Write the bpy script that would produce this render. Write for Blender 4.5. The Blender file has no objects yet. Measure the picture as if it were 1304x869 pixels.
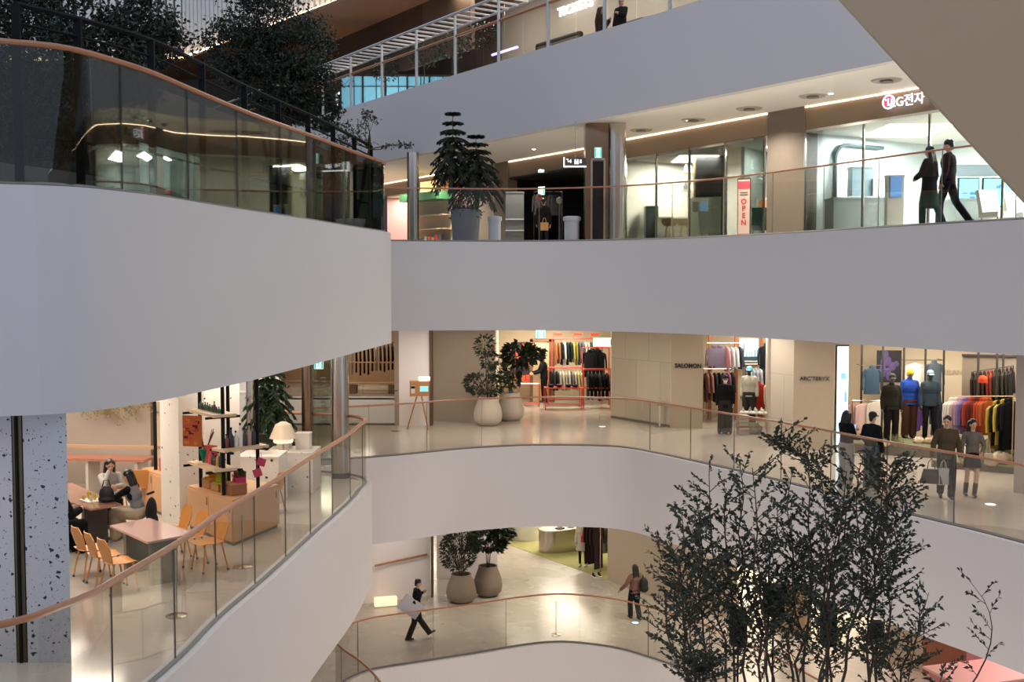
import bpy, bmesh, math, random
from mathutils import Vector, Matrix, Euler
random.seed(11)
C = bpy.context.scene.collection
PI = math.pi
F, CX, CY, HZ = 1400.0, 652.0, 434.5, 361.0
TILT = math.atan((CY - HZ) / F)
ct, st = math.cos(TILT), math.sin(TILT)
# floor heights of the storeys (the eye is at z = 0)
ZB, ZL, ZM, ZU, ZT = -15.9, -10.2, -4.54, 1.12, 6.8

def ray(px, py):
    r, u = (px - CX) / F, (CY - py) / F
    return Vector((r, ct + u * st, -st + u * ct))
def on_z(px, py, z):
    d = ray(px, py); k = z / d.z
    return Vector((d.x * k, d.y * k, z))
def on_y(px, py, y):
    d = ray(px, py); k = y / d.y
    return Vector((d.x * k, y, d.z * k))
def XY(px, py, z):
    p = on_z(px, py, z); return (p.x, p.y)

# ---------------------------------------------------------------- materials
def srgb(c):
    return tuple(((v / 255.0) / 12.92 if v / 255.0 <= 0.04045 else (((v / 255.0) + 0.055) / 1.055) ** 2.4) for v in c) + (1.0,)
_mats = {}
def mat(name, rgb, rough=0.6, metal=0.0, spec=0.5, bump=0.0, bscale=20, var=0.0, vscale=4.0, coat=0.0):
    if name in _mats: return _mats[name]
    m = bpy.data.materials.new(name); m.use_nodes = True
    nt = m.node_tree; b = nt.nodes['Principled BSDF']
    col = srgb(rgb)
    b.inputs['Base Color'].default_value = col
    b.inputs['Roughness'].default_value = rough
    b.inputs['Metallic'].default_value = metal
    b.inputs['Specular IOR Level'].default_value = spec
    if coat: b.inputs['Coat Weight'].default_value = coat; b.inputs['Coat Roughness'].default_value = 0.08
    if var or bump:
        tc = nt.nodes.new('ShaderNodeTexCoord')
        nz = nt.nodes.new('ShaderNodeTexNoise'); nz.inputs['Scale'].default_value = vscale; nz.inputs['Detail'].default_value = 4
        nt.links.new(tc.outputs['Object'], nz.inputs['Vector'])
        if var:
            mx = nt.nodes.new('ShaderNodeMix'); mx.data_type = 'RGBA'
            mx.inputs[6].default_value = tuple(v * (1 - var) for v in col[:3]) + (1,)
            mx.inputs[7].default_value = tuple(min(1, v * (1 + var)) for v in col[:3]) + (1,)
            nt.links.new(nz.outputs['Fac'], mx.inputs[0]); nt.links.new(mx.outputs[2], b.inputs['Base Color'])
        if bump:
            n2 = nt.nodes.new('ShaderNodeTexNoise'); n2.inputs['Scale'].default_value = bscale
            nt.links.new(tc.outputs['Object'], n2.inputs['Vector'])
            bp = nt.nodes.new('ShaderNodeBump'); bp.inputs['Strength'].default_value = bump; bp.inputs['Distance'].default_value = 0.01
            nt.links.new(n2.outputs['Fac'], bp.inputs['Height']); nt.links.new(bp.outputs['Normal'], b.inputs['Normal'])
    _mats[name] = m
    return m
def emis(name, rgb, strength):
    if name in _mats: return _mats[name]
    m = bpy.data.materials.new(name); m.use_nodes = True
    b = m.node_tree.nodes['Principled BSDF']
    b.inputs['Base Color'].default_value = srgb(rgb)
    b.inputs['Emission Color'].default_value = srgb(rgb)
    b.inputs['Emission Strength'].default_value = strength
    _mats[name] = m
    return m
def glassm(name, tint=(225, 228, 225), refl=1.0, rough=0.0):
    """thin architectural glass: tinted see-through plus a fresnel mirror"""
    if name in _mats: return _mats[name]
    m = bpy.data.materials.new(name); m.use_nodes = True
    nt = m.node_tree; nt.nodes.clear()
    out = nt.nodes.new('ShaderNodeOutputMaterial')
    tr = nt.nodes.new('ShaderNodeBsdfTransparent'); tr.inputs['Color'].default_value = srgb(tint)
    gl = nt.nodes.new('ShaderNodeBsdfGlossy'); gl.inputs['Roughness'].default_value = rough
    fr = nt.nodes.new('ShaderNodeFresnel'); fr.inputs['IOR'].default_value = 1.5
    mu = nt.nodes.new('ShaderNodeMath'); mu.operation = 'MULTIPLY'; mu.inputs[1].default_value = refl; mu.use_clamp = True
    mx = nt.nodes.new('ShaderNodeMixShader')
    nt.links.new(fr.outputs[0], mu.inputs[0]); nt.links.new(mu.outputs[0], mx.inputs[0])
    nt.links.new(tr.outputs[0], mx.inputs[1]); nt.links.new(gl.outputs[0], mx.inputs[2])
    nt.links.new(mx.outputs[0], out.inputs[0])
    _mats[name] = m
    return m
def terrazzo(name, base, chip, scale=9.0, size=0.12, rough=0.35, size2=0.05, thr=0.72):
    m = bpy.data.materials.new(name); m.use_nodes = True
    nt = m.node_tree; b = nt.nodes['Principled BSDF']; b.inputs['Roughness'].default_value = rough
    tc = nt.nodes.new('ShaderNodeTexCoord')
    dn = nt.nodes.new('ShaderNodeTexNoise'); dn.inputs['Scale'].default_value = scale * 1.5
    nt.links.new(tc.outputs['Object'], dn.inputs['Vector'])
    va = nt.nodes.new('ShaderNodeVectorMath'); va.operation = 'MULTIPLY_ADD'
    va.inputs[1].default_value = (0.08, 0.08, 0.08)
    nt.links.new(dn.outputs['Color'], va.inputs[0]); nt.links.new(tc.outputs['Object'], va.inputs[2])
    cur = None
    for sc, sz in ((scale, size), (scale * 2.6, size2 * 2.6)):
        vo = nt.nodes.new('ShaderNodeTexVoronoi'); vo.inputs['Scale'].default_value = sc; vo.inputs['Randomness'].default_value = 1.0
        nt.links.new(va.outputs[0], vo.inputs['Vector'])
        wn = nt.nodes.new('ShaderNodeSeparateColor'); nt.links.new(vo.outputs['Color'], wn.inputs[0])
        rm = nt.nodes.new('ShaderNodeMath'); rm.operation = 'MULTIPLY_ADD'; rm.inputs[1].default_value = sz * 2.2 * 1.6; rm.inputs[2].default_value = -sz * 1.6
        nt.links.new(wn.outputs[0], rm.inputs[0])
        lt = nt.nodes.new('ShaderNodeMath'); lt.operation = 'LESS_THAN'
        nt.links.new(vo.outputs['Distance'], lt.inputs[0]); nt.links.new(rm.outputs[0], lt.inputs[1])
        if cur is None: cur = lt
        else:
            ad = nt.nodes.new('ShaderNodeMath'); ad.operation = 'MAXIMUM'
            nt.links.new(cur.outputs[0], ad.inputs[0]); nt.links.new(lt.outputs[0], ad.inputs[1]); cur = ad
    mx = nt.nodes.new('ShaderNodeMix'); mx.data_type = 'RGBA'
    mx.inputs[6].default_value = srgb(base); mx.inputs[7].default_value = srgb(chip)
    nt.links.new(cur.outputs[0], mx.inputs[0]); nt.links.new(mx.outputs[2], b.inputs['Base Color'])
    _mats[name] = m
    return m
def stone_floor():
    m = mat('polished_floor', (190, 180, 168), rough=0.12, spec=0.6, var=0.07, vscale=1.2)
    nt = m.node_tree; b = nt.nodes['Principled BSDF']
    tc = nt.nodes.new('ShaderNodeTexCoord')
    n = nt.nodes.new('ShaderNodeTexNoise'); n.inputs['Scale'].default_value = 0.9
    nt.links.new(tc.outputs['Object'], n.inputs['Vector'])
    r = nt.nodes.new('ShaderNodeMapRange'); r.inputs[3].default_value = 0.06; r.inputs[4].default_value = 0.16
    nt.links.new(n.outputs['Fac'], r.inputs[0]); nt.links.new(r.outputs[0], b.inputs['Roughness'])
    return m
def blocks(name, c1, c2, mortar, bw=1.2, rh=0.9, off=0.5, rough=0.5, msize=0.006):
    """large stone panels with fine joints, laid along x and z of the object"""
    m = bpy.data.materials.new(name); m.use_nodes = True
    nt = m.node_tree; b = nt.nodes['Principled BSDF']; b.inputs['Roughness'].default_value = rough
    tc = nt.nodes.new('ShaderNodeTexCoord'); sp = nt.nodes.new('ShaderNodeSeparateXYZ'); cb = nt.nodes.new('ShaderNodeCombineXYZ')
    nt.links.new(tc.outputs['UV'], sp.inputs[0])
    nt.links.new(sp.outputs[0], cb.inputs[0]); nt.links.new(sp.outputs[1], cb.inputs[1])
    br = nt.nodes.new('ShaderNodeTexBrick'); br.offset = off
    br.inputs['Color1'].default_value = srgb(c1); br.inputs['Color2'].default_value = srgb(c2); br.inputs['Mortar'].default_value = srgb(mortar)
    br.inputs['Scale'].default_value = 1.0; br.inputs['Mortar Size'].default_value = msize
    br.inputs['Brick Width'].default_value = bw; br.inputs['Row Height'].default_value = rh
    nt.links.new(cb.outputs[0], br.inputs['Vector']); nt.links.new(br.outputs['Color'], b.inputs['Base Color'])
    _mats[name] = m
    return m

# ---------------------------------------------------------------- mesh builder
class MB:
    def __init__(s): s.v = []; s.f = []; s.m = []
    def add(s, vs, fs, mi=0):
        b = len(s.v); s.v += [tuple(v) for v in vs]
        for f in fs: s.f.append(tuple(b + i for i in f)); s.m.append(mi)
        return s
    def box(s, c, d, rz=0, mi=0, M=None):
        hx, hy, hz = d[0] / 2, d[1] / 2, d[2] / 2
        vs = [Vector((x, y, z)) for z in (-hz, hz) for (x, y) in ((-hx, -hy), (hx, -hy), (hx, hy), (-hx, hy))]
        R = Matrix.Rotation(rz, 4, 'Z')
        if M is not None: R = M
        vs = [R @ v + Vector(c) for v in vs]
        return s.add(vs, [(0, 3, 2, 1), (4, 5, 6, 7), (0, 1, 5, 4), (1, 2, 6, 5), (2, 3, 7, 6), (3, 0, 4, 7)], mi)
    def prism(s, poly, z0, z1, mi=0):
        n = len(poly)
        a = sum(poly[i][0] * poly[(i + 1) % n][1] - poly[(i + 1) % n][0] * poly[i][1] for i in range(n))
        if a < 0: poly = poly[::-1]
        vs = [(p[0], p[1], z0) for p in poly] + [(p[0], p[1], z1) for p in poly]
        fs = [tuple(range(n))[::-1], tuple(range(n, 2 * n))] + [(i, (i + 1) % n, n + (i + 1) % n, n + i) for i in range(n)]
        return s.add(vs, fs, mi)
    def tube(s, pts, r, n=8, mi=0, closed=False, sc=(1, 1), caps=True):
        pts = [Vector(p) for p in pts]; N = len(pts)
        rs = r if isinstance(r, (list, tuple)) else [r] * N
        vs = []; prev = None
        for i, p in enumerate(pts):
            if closed: t = pts[(i + 1) % N] - pts[i - 1]
            else: t = pts[min(i + 1, N - 1)] - pts[max(i - 1, 0)]
            if t.length < 1e-9: t = Vector((0, 0, 1))
            t.normalize()
            if prev is None:
                up = Vector((0, 0, 1)) if abs(t.z) < 0.9 else Vector((1, 0, 0))
                a = t.cross(up).normalized()
            else:
                a = prev - t * prev.dot(t)
                a = a.normalized() if a.length > 1e-6 else t.orthogonal().normalized()
            prev = a; b = t.cross(a)
            for k in range(n):
                w = 2 * PI * k / n
                vs.append(p + a * (math.cos(w) * rs[i] * sc[0]) + b * (math.sin(w) * rs[i] * sc[1]))
        fs = []
        for i in range(N if closed else N - 1):
            j = (i + 1) % N
            for k in range(n):
                l = (k + 1) % n
                fs.append((i * n + k, i * n + l, j * n + l, j * n + k))
        if not closed and caps:
            fs.append(tuple(range(n))[::-1]); fs.append(tuple((N - 1) * n + k for k in range(n)))
        return s.add(vs, fs, mi)
    def lathe(s, prof, n=24, c=(0, 0, 0), mi=0, sx=1, sy=1):
        vs = []
        for r, z in prof:
            for k in range(n):
                w = 2 * PI * k / n
                vs.append((c[0] + r * sx * math.cos(w), c[1] + r * sy * math.sin(w), c[2] + z))
        fs = []
        for i in range(len(prof) - 1):
            for k in range(n):
                l = (k + 1) % n
                fs.append((i * n + k, i * n + l, (i + 1) * n + l, (i + 1) * n + k))
        fs.append(tuple(range(n))[::-1]); fs.append(tuple((len(prof) - 1) * n + k for k in range(n)))
        return s.add(vs, fs, mi)
    def ell(s, c, r, n=12, m=8, mi=0, R=None):
        vs = [Vector((0, 0, r[2]))]
        for i in range(1, m):
            a = PI * i / m
            for k in range(n):
                w = 2 * PI * k / n
                vs.append(Vector((r[0] * math.sin(a) * math.cos(w), r[1] * math.sin(a) * math.sin(w), r[2] * math.cos(a))))
        vs.append(Vector((0, 0, -r[2])))
        if R is not None: vs = [R @ v for v in vs]
        vs = [v + Vector(c) for v in vs]
        fs = [(0, 1 + k, 1 + (k + 1) % n) for k in range(n)]
        for i in range(m - 2):
            for k in range(n):
                l = (k + 1) % n
                fs.append((1 + i * n + k, 1 + (i + 1) * n + k, 1 + (i + 1) * n + l, 1 + i * n + l))
        e = len(vs) - 1; o = 1 + (m - 2) * n
        fs += [(e, o + (k + 1) % n, o + k) for k in range(n)]
        return s.add(vs, fs, mi)
    def cap(s, p0, p1, r0, r1=None, n=10, sc=(1, 1)):
        """capsule with rounded ends, tapered"""
        p0 = Vector(p0); p1 = Vector(p1); r1 = r0 if r1 is None else r1
        d = (p1 - p0); L = max(d.length, 1e-5); t = d / L
        pts, rs = [], []
        for a in (-80, -50, -20): pts.append(p0 + t * (r0 * math.sin(math.radians(a)))); rs.append(r0 * math.cos(math.radians(a)))
        for k in (0.33, 0.66): pts.append(p0.lerp(p1, k)); rs.append(r0 + (r1 - r0) * k)
        for a in (20, 50, 80): pts.append(p1 + t * (r1 * math.sin(math.radians(a)))); rs.append(r1 * math.cos(math.radians(a)))
        return s.tube(pts, rs, n, sc=sc)

def link(o, parent=None):
    C.objects.link(o)
    if parent is not None: o.parent = parent
    return o
def obj(name, mb, m, parent=None, loc=None, rot=None, smooth=35, uv=False):
    me = bpy.data.meshes.new(name)
    me.from_pydata(mb.v, [], mb.f)
    ms = m if isinstance(m, (list, tuple)) else [m]
    for x in ms: me.materials.append(x)
    if len(ms) > 1: me.polygons.foreach_set('material_index', mb.m)
    if smooth:
        me.polygons.foreach_set('use_smooth', [True] * len(me.polygons))
        me.set_sharp_from_angle(angle=math.radians(smooth))
    if uv:
        # metric UVs: along the wall (horizontal) and up
        ul = me.uv_layers.new(name='UVMap')
        for p in me.polygons:
            nrm = p.normal
            if abs(nrm.z) > 0.8: ax, ay = Vector((1, 0, 0)), Vector((0, 1, 0))
            else: ax = Vector((-nrm.y, nrm.x, 0)).normalized(); ay = Vector((0, 0, 1))
            for li in p.loop_indices:
                co = me.vertices[me.loops[li].vertex_index].co
                ul.data[li].uv = (co.dot(ax), co.dot(ay))
    me.update()
    o = bpy.data.objects.new(name, me)
    if loc is not None: o.location = loc
    if rot is not None: o.rotation_euler = rot
    return link(o, parent)
def tag(o, label, cat, group=None, kind=None):
    o['label'] = label; o['category'] = cat
    if group: o['group'] = group
    if kind: o['kind'] = kind
    return o
def thing(name, label, cat, loc=(0, 0, 0), rz=0, group=None):
    o = bpy.data.objects.new(name, None); C.objects.link(o)
    o.empty_display_size = 0.1
    o.location = loc; o.rotation_euler = (0, 0, rz)
    return tag(o, label, cat, group)
def struct(name, mb, m, **k):
    o = obj(name, mb, m, **k); o['kind'] = 'structure'; return o
def dup(root, loc=None, rz=None, label=None, group=None, scale=None):
    r = root.copy(); C.objects.link(r)
    if loc is not None: r.location = loc
    if rz is not None: r.rotation_euler = (0, 0, rz)
    if scale is not None: r.scale = scale
    if label: r['label'] = label
    if group: r['group'] = group
    for ch in list(root.children):
        c = ch.copy(); C.objects.link(c); c.parent = r
        for g in ch.children:
            d = g.copy(); C.objects.link(d); d.parent = c
    return r
def text_mb(txt, size, depth=0.02, font=None, bold=0.0, width=1.0):
    cu = bpy.data.curves.new('t', 'FONT'); cu.body = txt; cu.size = size; cu.extrude = depth / 2
    cu.align_x = 'CENTER'; cu.align_y = 'CENTER'; cu.offset = bold; cu.resolution_u = 3
    o = bpy.data.objects.new('t', cu); C.objects.link(o)
    dg = bpy.context.evaluated_depsgraph_get(); dg.update()
    me = bpy.data.meshes.new_from_object(o.evaluated_get(dg))
    mb = MB()
    # text lies in xy: stand it up so that it reads from -y
    mb.add([(v.co.x * width, -v.co.z, v.co.y) for v in me.vertices], [tuple(p.vertices) for p in me.polygons])
    bpy.data.objects.remove(o); bpy.data.curves.remove(cu); bpy.data.meshes.remove(me)
    return mb
def smooth_path(pts, per=6):
    """Catmull-Rom through the points"""
    P = [Vector(p) for p in pts]; out = []
    for i in range(len(P) - 1):
        p0 = P[i - 1] if i > 0 else P[i] * 2 - P[i + 1]
        p1, p2 = P[i], P[i + 1]
        p3 = P[i + 2] if i + 2 < len(P) else P[i + 1] * 2 - P[i]
        for k in range(per):
            t = k / per
            out.append(0.5 * ((2 * p1) + (p2 - p0) * t + (2 * p0 - 5 * p1 + 4 * p2 - p3) * t * t + (3 * p1 - p0 - 3 * p2 + p3) * t ** 3))
    out.append(P[-1])
    return out
def aim(v):
    """rz that turns local -y to face the direction v (text and figures built facing -y)"""
    return math.atan2(v[1], v[0]) + PI / 2
# ---------------------------------------------------------------- common materials
WHITE = mat('white_plaster', (206, 200, 198), rough=0.75, bump=0.02, bscale=60)
WALLW = mat('white_wall', (240, 230, 228), rough=0.7)
CREAM = mat('cream_wall', (224, 206, 176), rough=0.7)
CEIL = mat('ceiling_paint', (234, 228, 218), rough=0.8)
FLOOR = stone_floor()
WOOD = mat('handrail_wood', (168, 112, 78), rough=0.4, var=0.12, vscale=3)
STEEL = mat('brushed_steel', (186, 178, 168), rough=0.22, metal=1.0)
DSTEEL = mat('dark_steel', (58, 56, 54), rough=0.4, metal=0.7)
BLACK = mat('matt_black', (9, 9, 10), rough=0.75, spec=.25)
STONE = blocks('stone_panels', (178, 166, 150), (170, 158, 143), (140, 128, 114), 1.15, 1.25)
BEIGE = mat('beige_panel', (172, 156, 136), rough=0.6, var=0.04, vscale=8)
BROWN = mat('taupe_bulkhead', (138, 118, 98), rough=0.6)
GLASS = glassm('rail_glass', (248, 247, 244), 0.2)
GLASSD = glassm('rail_glass_smoked', (216, 220, 214), .7)
SHOPGL = glassm('shop_glass', (236, 240, 236), 0.7)
JOINT = mat('joint_dark', (96, 90, 82), rough=0.5)
TERR = terrazzo('terrazzo_grey', (188, 186, 190), (30, 30, 34), 13.0, 0.19, size2=0.06)
TERRW = terrazzo('terrazzo_white', (222, 212, 200), (60, 54, 50), 9.0, 0.12, size2=0.03)

# ---------------------------------------------------------------- plan curves of the atrium edge
U_left = smooth_path([(-14, 11.2, 0), (-9, 11.4, 0)] + [(*XY(x, y, ZU), 0) for x, y in
    ((0, 236), (50, 237.5), (100, 240), (150, 245), (200, 251), (250, 259), (300, 267), (350, 274.5), (400, 282), (450, 290), (496, 297))], 3)
U_right = smooth_path([(-6.0, 28.7, 0), (-4.6, 29.4, 0), (-3.2, 29.7, 0), (-1.1, 29.95, 0), (1.0, 29.9, 0), (3.05, 29.0, 0), (4.85, 27.3, 0), (6.25, 25.1, 0), (7.4, 22.8, 0), (8.35, 20.9, 0), (9.15, 19.4, 0), (10.2, 16.5, 0), (11, 12, 0), (11.2, 6, 0), (11.2, -6, 0)], 3)
U_back = [Vector(p) for p in ((-2.9, 25.5, 0), (-3.9, 26.4, 0), (-5.4, 27.0, 0), (-6.4, 27.6, 0), (-6.6, 28.2, 0))]
M_left = smooth_path([(-14, 7.0, 0), (-9, 7.8, 0), (-6.3, 8.6, 0)] + [(*XY(x, y, ZM + 1.42), 0) for x, y in
    ((0, 800.6), (81, 776), (130, 756), (167, 734), (238, 691), (286, 656), (346, 620), (400, 585), (448, 555))] +
    [(-3.25, 24.2, 0), (-3.22, 24.8, 0), (-3.45, 25.5, 0), (-4.2, 26.1, 0), (-5.3, 26.5, 0), (-6.0, 27.0, 0), (-5.6, 27.5, 0)], 3)
M_center = smooth_path([(-5.2, 27.6, 0), (-4.6, 27.9, 0)] + [(*XY(x, y, ZM), 0) for x, y in ((466, 585), (530, 579.5), (597, 573), (678, 569), (751, 569.5), (790, 571.5), (825, 577), (916, 597), (1000, 617), (1129, 651), (1304, 695))] + [(10.3, 14.5, 0), (11.2, 9, 0), (11.4, 2, 0), (11.4, -6, 0)], 3)
L_all = smooth_path([(-14, 7.0, 0), (-8, 8.4, 0), (-5, 10.5, 0), (-3.6, 14, 0), (-2.6, 18.5, 0), (-2.3, 22, 0)] + [(*XY(x, y, ZL + 1.4), 0) for x, y in
    ((490, 869), (466, 843), (440, 825), (432, 811), (444, 799.5), (468, 790), (508, 783.6), (543.5, 779), (603, 771), (667, 761.6), (711, 758), (747, 760), (779, 764), (813, 771.6))] +
    [(4.9, 27.9, 0), (6.2, 25.2, 0), (7.5, 22, 0), (8.9, 18.8, 0), (10.4, 14, 0), (11.4, 8, 0), (11.4, -6, 0)], 3)
T0, T1 = Vector((-7.2, 44.3, 0)), Vector((4.7, 26.7, 0))
Td = (T1 - T0).normalized(); Tn = Vector((-Td.y, Td.x, 0))            # Tn points away from the void
T_edge = [T0 + Td * s for s in (-14, -7, 0, 7, 14, 21.2, 26.7, 33, 42)]

def slab(name, poly, z_top, m=FLOOR, th=0.06):
    struct(name, MB().prism([(p[0], p[1]) for p in poly], z_top - th, z_top), m)
def fascia(path, z_top, zb, inward=0.22):
    """the white parapet face that wraps the edge of a storey; zb(i) = height of its lower edge"""
    mb = MB(); n = len(path); vs = []
    for i, p in enumerate(path):
        t = (path[min(i + 1, n - 1)] - path[max(i - 1, 0)]).normalized(); nn = Vector((-t.y, t.x, 0))
        o = p - nn * 0.03; q = p + nn * inward
        z0 = zb(i / (n - 1), p)
        vs += [(o.x, o.y, z_top + 0.012), (o.x, o.y, z0), (q.x, q.y, z0), (q.x, q.y, z_top + 0.012)]
    fs = []
    for i in range(n - 1):
        a, b = 4 * i, 4 * i + 4
        for k in range(4):
            l = (k + 1) % 4
            fs.append((a + k, a + l, b + l, b + k))
    fs += [(0, 1, 2, 3)[::-1], tuple(4 * (n - 1) + k for k in range(4))]
    mb.add(vs, fs)
    o = struct('wall_fascia', mb, WHITE, smooth=40)
    return o

# --- storey U (the one level with the eye)
polyU = [(p.x, p.y) for p in U_left] + [(p.x, p.y) for p in U_back] + [(p.x, p.y) for p in U_right] + [(45, -6), (45, 64), (-32, 64), (-32, 11.2)]
slab('floor', polyU, ZU)
struct('ceiling', MB().prism(polyU, -1.22, -1.16), CEIL)
def zbUL(t, p):
    return -1.53 + 0.2 * max(0, min(1, (p.y - 17) / 8.0))
edgeUL = U_left + U_back
fascia(edgeUL, ZU, zbUL)
fascia(U_right, ZU, lambda t, p: -1.28)
# --- storey M
polyM = [(p.x, p.y) for p in M_left] + [(p.x, p.y) for p in M_center] + [(45, -6), (45, 64), (-3.0, 64), (-3.0, 35.2), (-10, 35.2), (-10, 43.4), (-3.02, 43.4), (-3.02, 64), (-32, 64), (-32, 7.0)]
slab('floor', polyM, ZM)
struct('ceiling', MB().prism([p for p in polyM], ZM - 2.25, ZM - 2.19), CEIL)
fascia(M_left, ZM, lambda t, p: -6.95 + 0.1 * max(0, min(1, (p.y - 22) / 4)))
fascia(M_center, ZM, lambda t, p: -6.78)
# --- storey L
polyL = [(p.x, p.y) for p in L_all] + [(45, -6), (45, 64), (-32, 64), (-32, 7.0)]
FLOORL = FLOOR.copy(); FLOORL.name = 'polished_floor_lower'
for n_ in FLOORL.node_tree.nodes:
    if n_.type == 'MAP_RANGE': n_.inputs[3].default_value = 0.20; n_.inputs[4].default_value = 0.34
slab('floor', polyL, ZL, FLOORL)
fascia(L_all, ZL, lambda t, p: ZL - 2.3)
struct('ceiling', MB().prism(polyL, ZL - 2.3, ZL - 2.24), CEIL)
# --- ground floor of the atrium and the planting terrace that carries the tall shrub
slab('floor', [(-32, -8), (45, -8), (45, 64), (-32, 64)], ZB)
struct('floor_terrace', MB().prism([(-1.2, 8.2), (5.6, 8.2), (5.6, 13.5), (-1.2, 13.5)], ZB, -9.0), WHITE)
# --- storey T (straight edge)
polyT = [(p.x, p.y) for p in T_edge] + [(45, 2), (45, 70), (-32, 70)]
slab('floor', polyT, ZT, mat('dark_floor', (90, 84, 78), rough=0.3))
fascia(T_edge, ZT, lambda t, p: 4.46)
struct('ceiling', MB().prism(polyT, 4.5, 4.56), CEIL)

# ---------------------------------------------------------------- glass balustrades
def balustrade(path, z, h, label, glass, lift=0.0, pane=1.65, inset=0.10, rail_r=0.035, zr=None, gap=0.006, group='glass balustrades round the atrium'):
    P = []
    n = len(path)
    for i, p in enumerate(path):
        t = (path[min(i + 1, n - 1)] - path[max(i - 1, 0)]).normalized(); nn = Vector((-t.y, t.x, 0))
        P.append(p + nn * inset)
    L = [0]
    for i in range(1, n): L.append(L[-1] + (P[i] - P[i - 1]).length)
    def at(s):
        s = max(0, min(L[-1], s))
        for i in range(1, n):
            if s <= L[i] + 1e-9:
                k = (s - L[i - 1]) / max(1e-9, L[i] - L[i - 1]); return P[i - 1].lerp(P[i], k)
        return P[-1]
    hz = (lambda s: h) if zr is None else zr
    o = at(0)
    root = thing('glass_balustrade', label, 'balustrade', (o.x, o.y, z), 0, None)
    off = Vector((o.x, o.y, 0))
    pts = [at(s * 0.25) for s in range(int(L[-1] / 0.25) + 1)] + [P[-1]]
    obj('handrail', MB().tube([(p - off) + Vector((0, 0, hz(p))) for p in pts], rail_r, 8, sc=(1, 0.8)), WOOD, root)
    mb = MB()
    mb.tube([(p - off) + Vector((0, 0, 0.03)) for p in pts], 0.03, 4)
    obj('base_channel', mb, mat('channel_grey', (128, 120, 112), rough=.5), root)
    k = max(1, round(L[-1] / pane)); w = L[-1] / k
    for i in range(k):
        s0, s1 = i * w + gap, (i + 1) * w - gap
        m_ = max(2, int(w / 0.4)); q = [at(s0 + (s1 - s0) * j / m_) for j in range(m_ + 1)]
        vs = []; th = 0.008
        for j, p in enumerate(q):
            t = (q[min(j + 1, m_)] - q[max(j - 1, 0)]).normalized(); nn = Vector((-t.y, t.x, 0)) * th
            zt = hz(p) - 0.02
            for a in (p - off - nn, p - off + nn): vs += [(a.x, a.y, 0.02), (a.x, a.y, zt)]
        fs = []
        for j in range(m_):
            a, b = 4 * j, 4 * j + 4
            fs += [(a, b, b + 1, a + 1), (a + 2, a + 3, b + 3, b + 2)]
        e = 4 * m_
        mb = MB().add(vs, fs, 0)
        mb.add(vs, [(0, 1, 3, 2), (e, e + 2, e + 3, e + 1)], 1)
        obj('glass_pane', mb, [glass, JOINT], root)
    return root
balustrade(edgeUL, ZU, 1.5, 'glass balustrade with wood handrail curving in front of the upper trees', GLASSD, zr=lambda p: 1.56 + 0.1 * max(0, min(1, (18 - p.y) / 6)), rail_r=0.045)
balustrade(U_right[2:], ZU, 1.46, 'long glass balustrade with thin handrail before the electronics shop and café windows', GLASS, zr=lambda p: 1.45, rail_r=0.026)
balustrade(M_left, ZM, 1.42, 'glass balustrade with wood handrail sweeping past the dining chairs', GLASS, rail_r=0.045)
balustrade(M_center, ZM, 1.4, 'long curved glass balustrade in front of the two clothing shops', GLASS, zr=lambda p: 1.37, rail_r=0.032)
balustrade(L_all, ZL, 1.4, 'lowest glass balustrade, curving past the man with the white board', GLASS, zr=lambda p: 1.4, pane=2.2, rail_r=0.03)
# second void behind: two more balustrades and a white parapet
V = lambda x, y: Vector((x, y, 0))
balustrade([V(-10, 35.3), V(-7, 35.2), V(-3.1, 35.2)], ZM, 1.4, 'straight glass balustrade behind the wooden photo box', GLASS, inset=-0.1, rail_r=0.03)
balustrade([V(-10, 43.5), V(-7, 43.5), V(-3.1, 43.5)], ZM, 1.4, 'farthest glass balustrade, before the dark clothes rail', GLASS, rail_r=0.03)
struct('wall_fascia', MB().box((-6.5, 43.45, ZM - 1.1), (7, 0.1, 2.3)), WHITE)
# storey T: white posts, tan rail and a white ladder-like trellis over the edge
def t_rail():
    o = T_edge[0]; root = thing('glass_balustrade', 'top glass balustrade with white posts and pale trellis beams under the dark cinema wall', 'balustrade', (o.x, o.y, ZT))
    whm = mat('white_metal', (196, 196, 196), rough=0.4)
    end = (T_edge[-1] - o).length
    obj('handrail', MB().tube([Td * s + Tn * 0.1 + Vector((0, 0, 1.3)) for s in (0, end)], 0.045, 6), WOOD, root)
    obj('upper_beam', MB().tube([Td * s + Vector((0, 0, 2.0)) for s in (0, 31)], 0.05, 4), whm, root)
    obj('inner_beam', MB().tube([Td * s + Tn * 1.1 + Vector((0, 0, 2.0)) for s in (0, 31)], 0.04, 4), whm, root)
    s = 8.0
    while s < 31:
        obj('rung', MB().tube([Td * s + Vector((0, 0, 2.0)), Td * s + Tn * 1.1 + Vector((0, 0, 2.0))], 0.035, 4), whm, root); s += 0.55
    s = 13.0
    while s < end:
        obj('post', MB().box(tuple(Td * s + Tn * 0.08 + Vector((0, 0, 0.98))), (0.07, 0.07, 1.96), math.atan2(Td.y, Td.x)), whm, root); s += 2.6
    s = 0
    while s < end:
        a, b = Td * (s + 0.02) + Tn * 0.1, Td * (min(end, s + 1.3) - 0.02) + Tn * 0.1
        mb = MB().box(tuple((a + b) / 2 + Vector((0, 0, 0.66))), ((b - a).length, 0.014, 1.26), math.atan2(Td.y, Td.x))
        obj('glass_pane', mb, GLASS, root); s += 1.3
    return root
t_rail()

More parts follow.
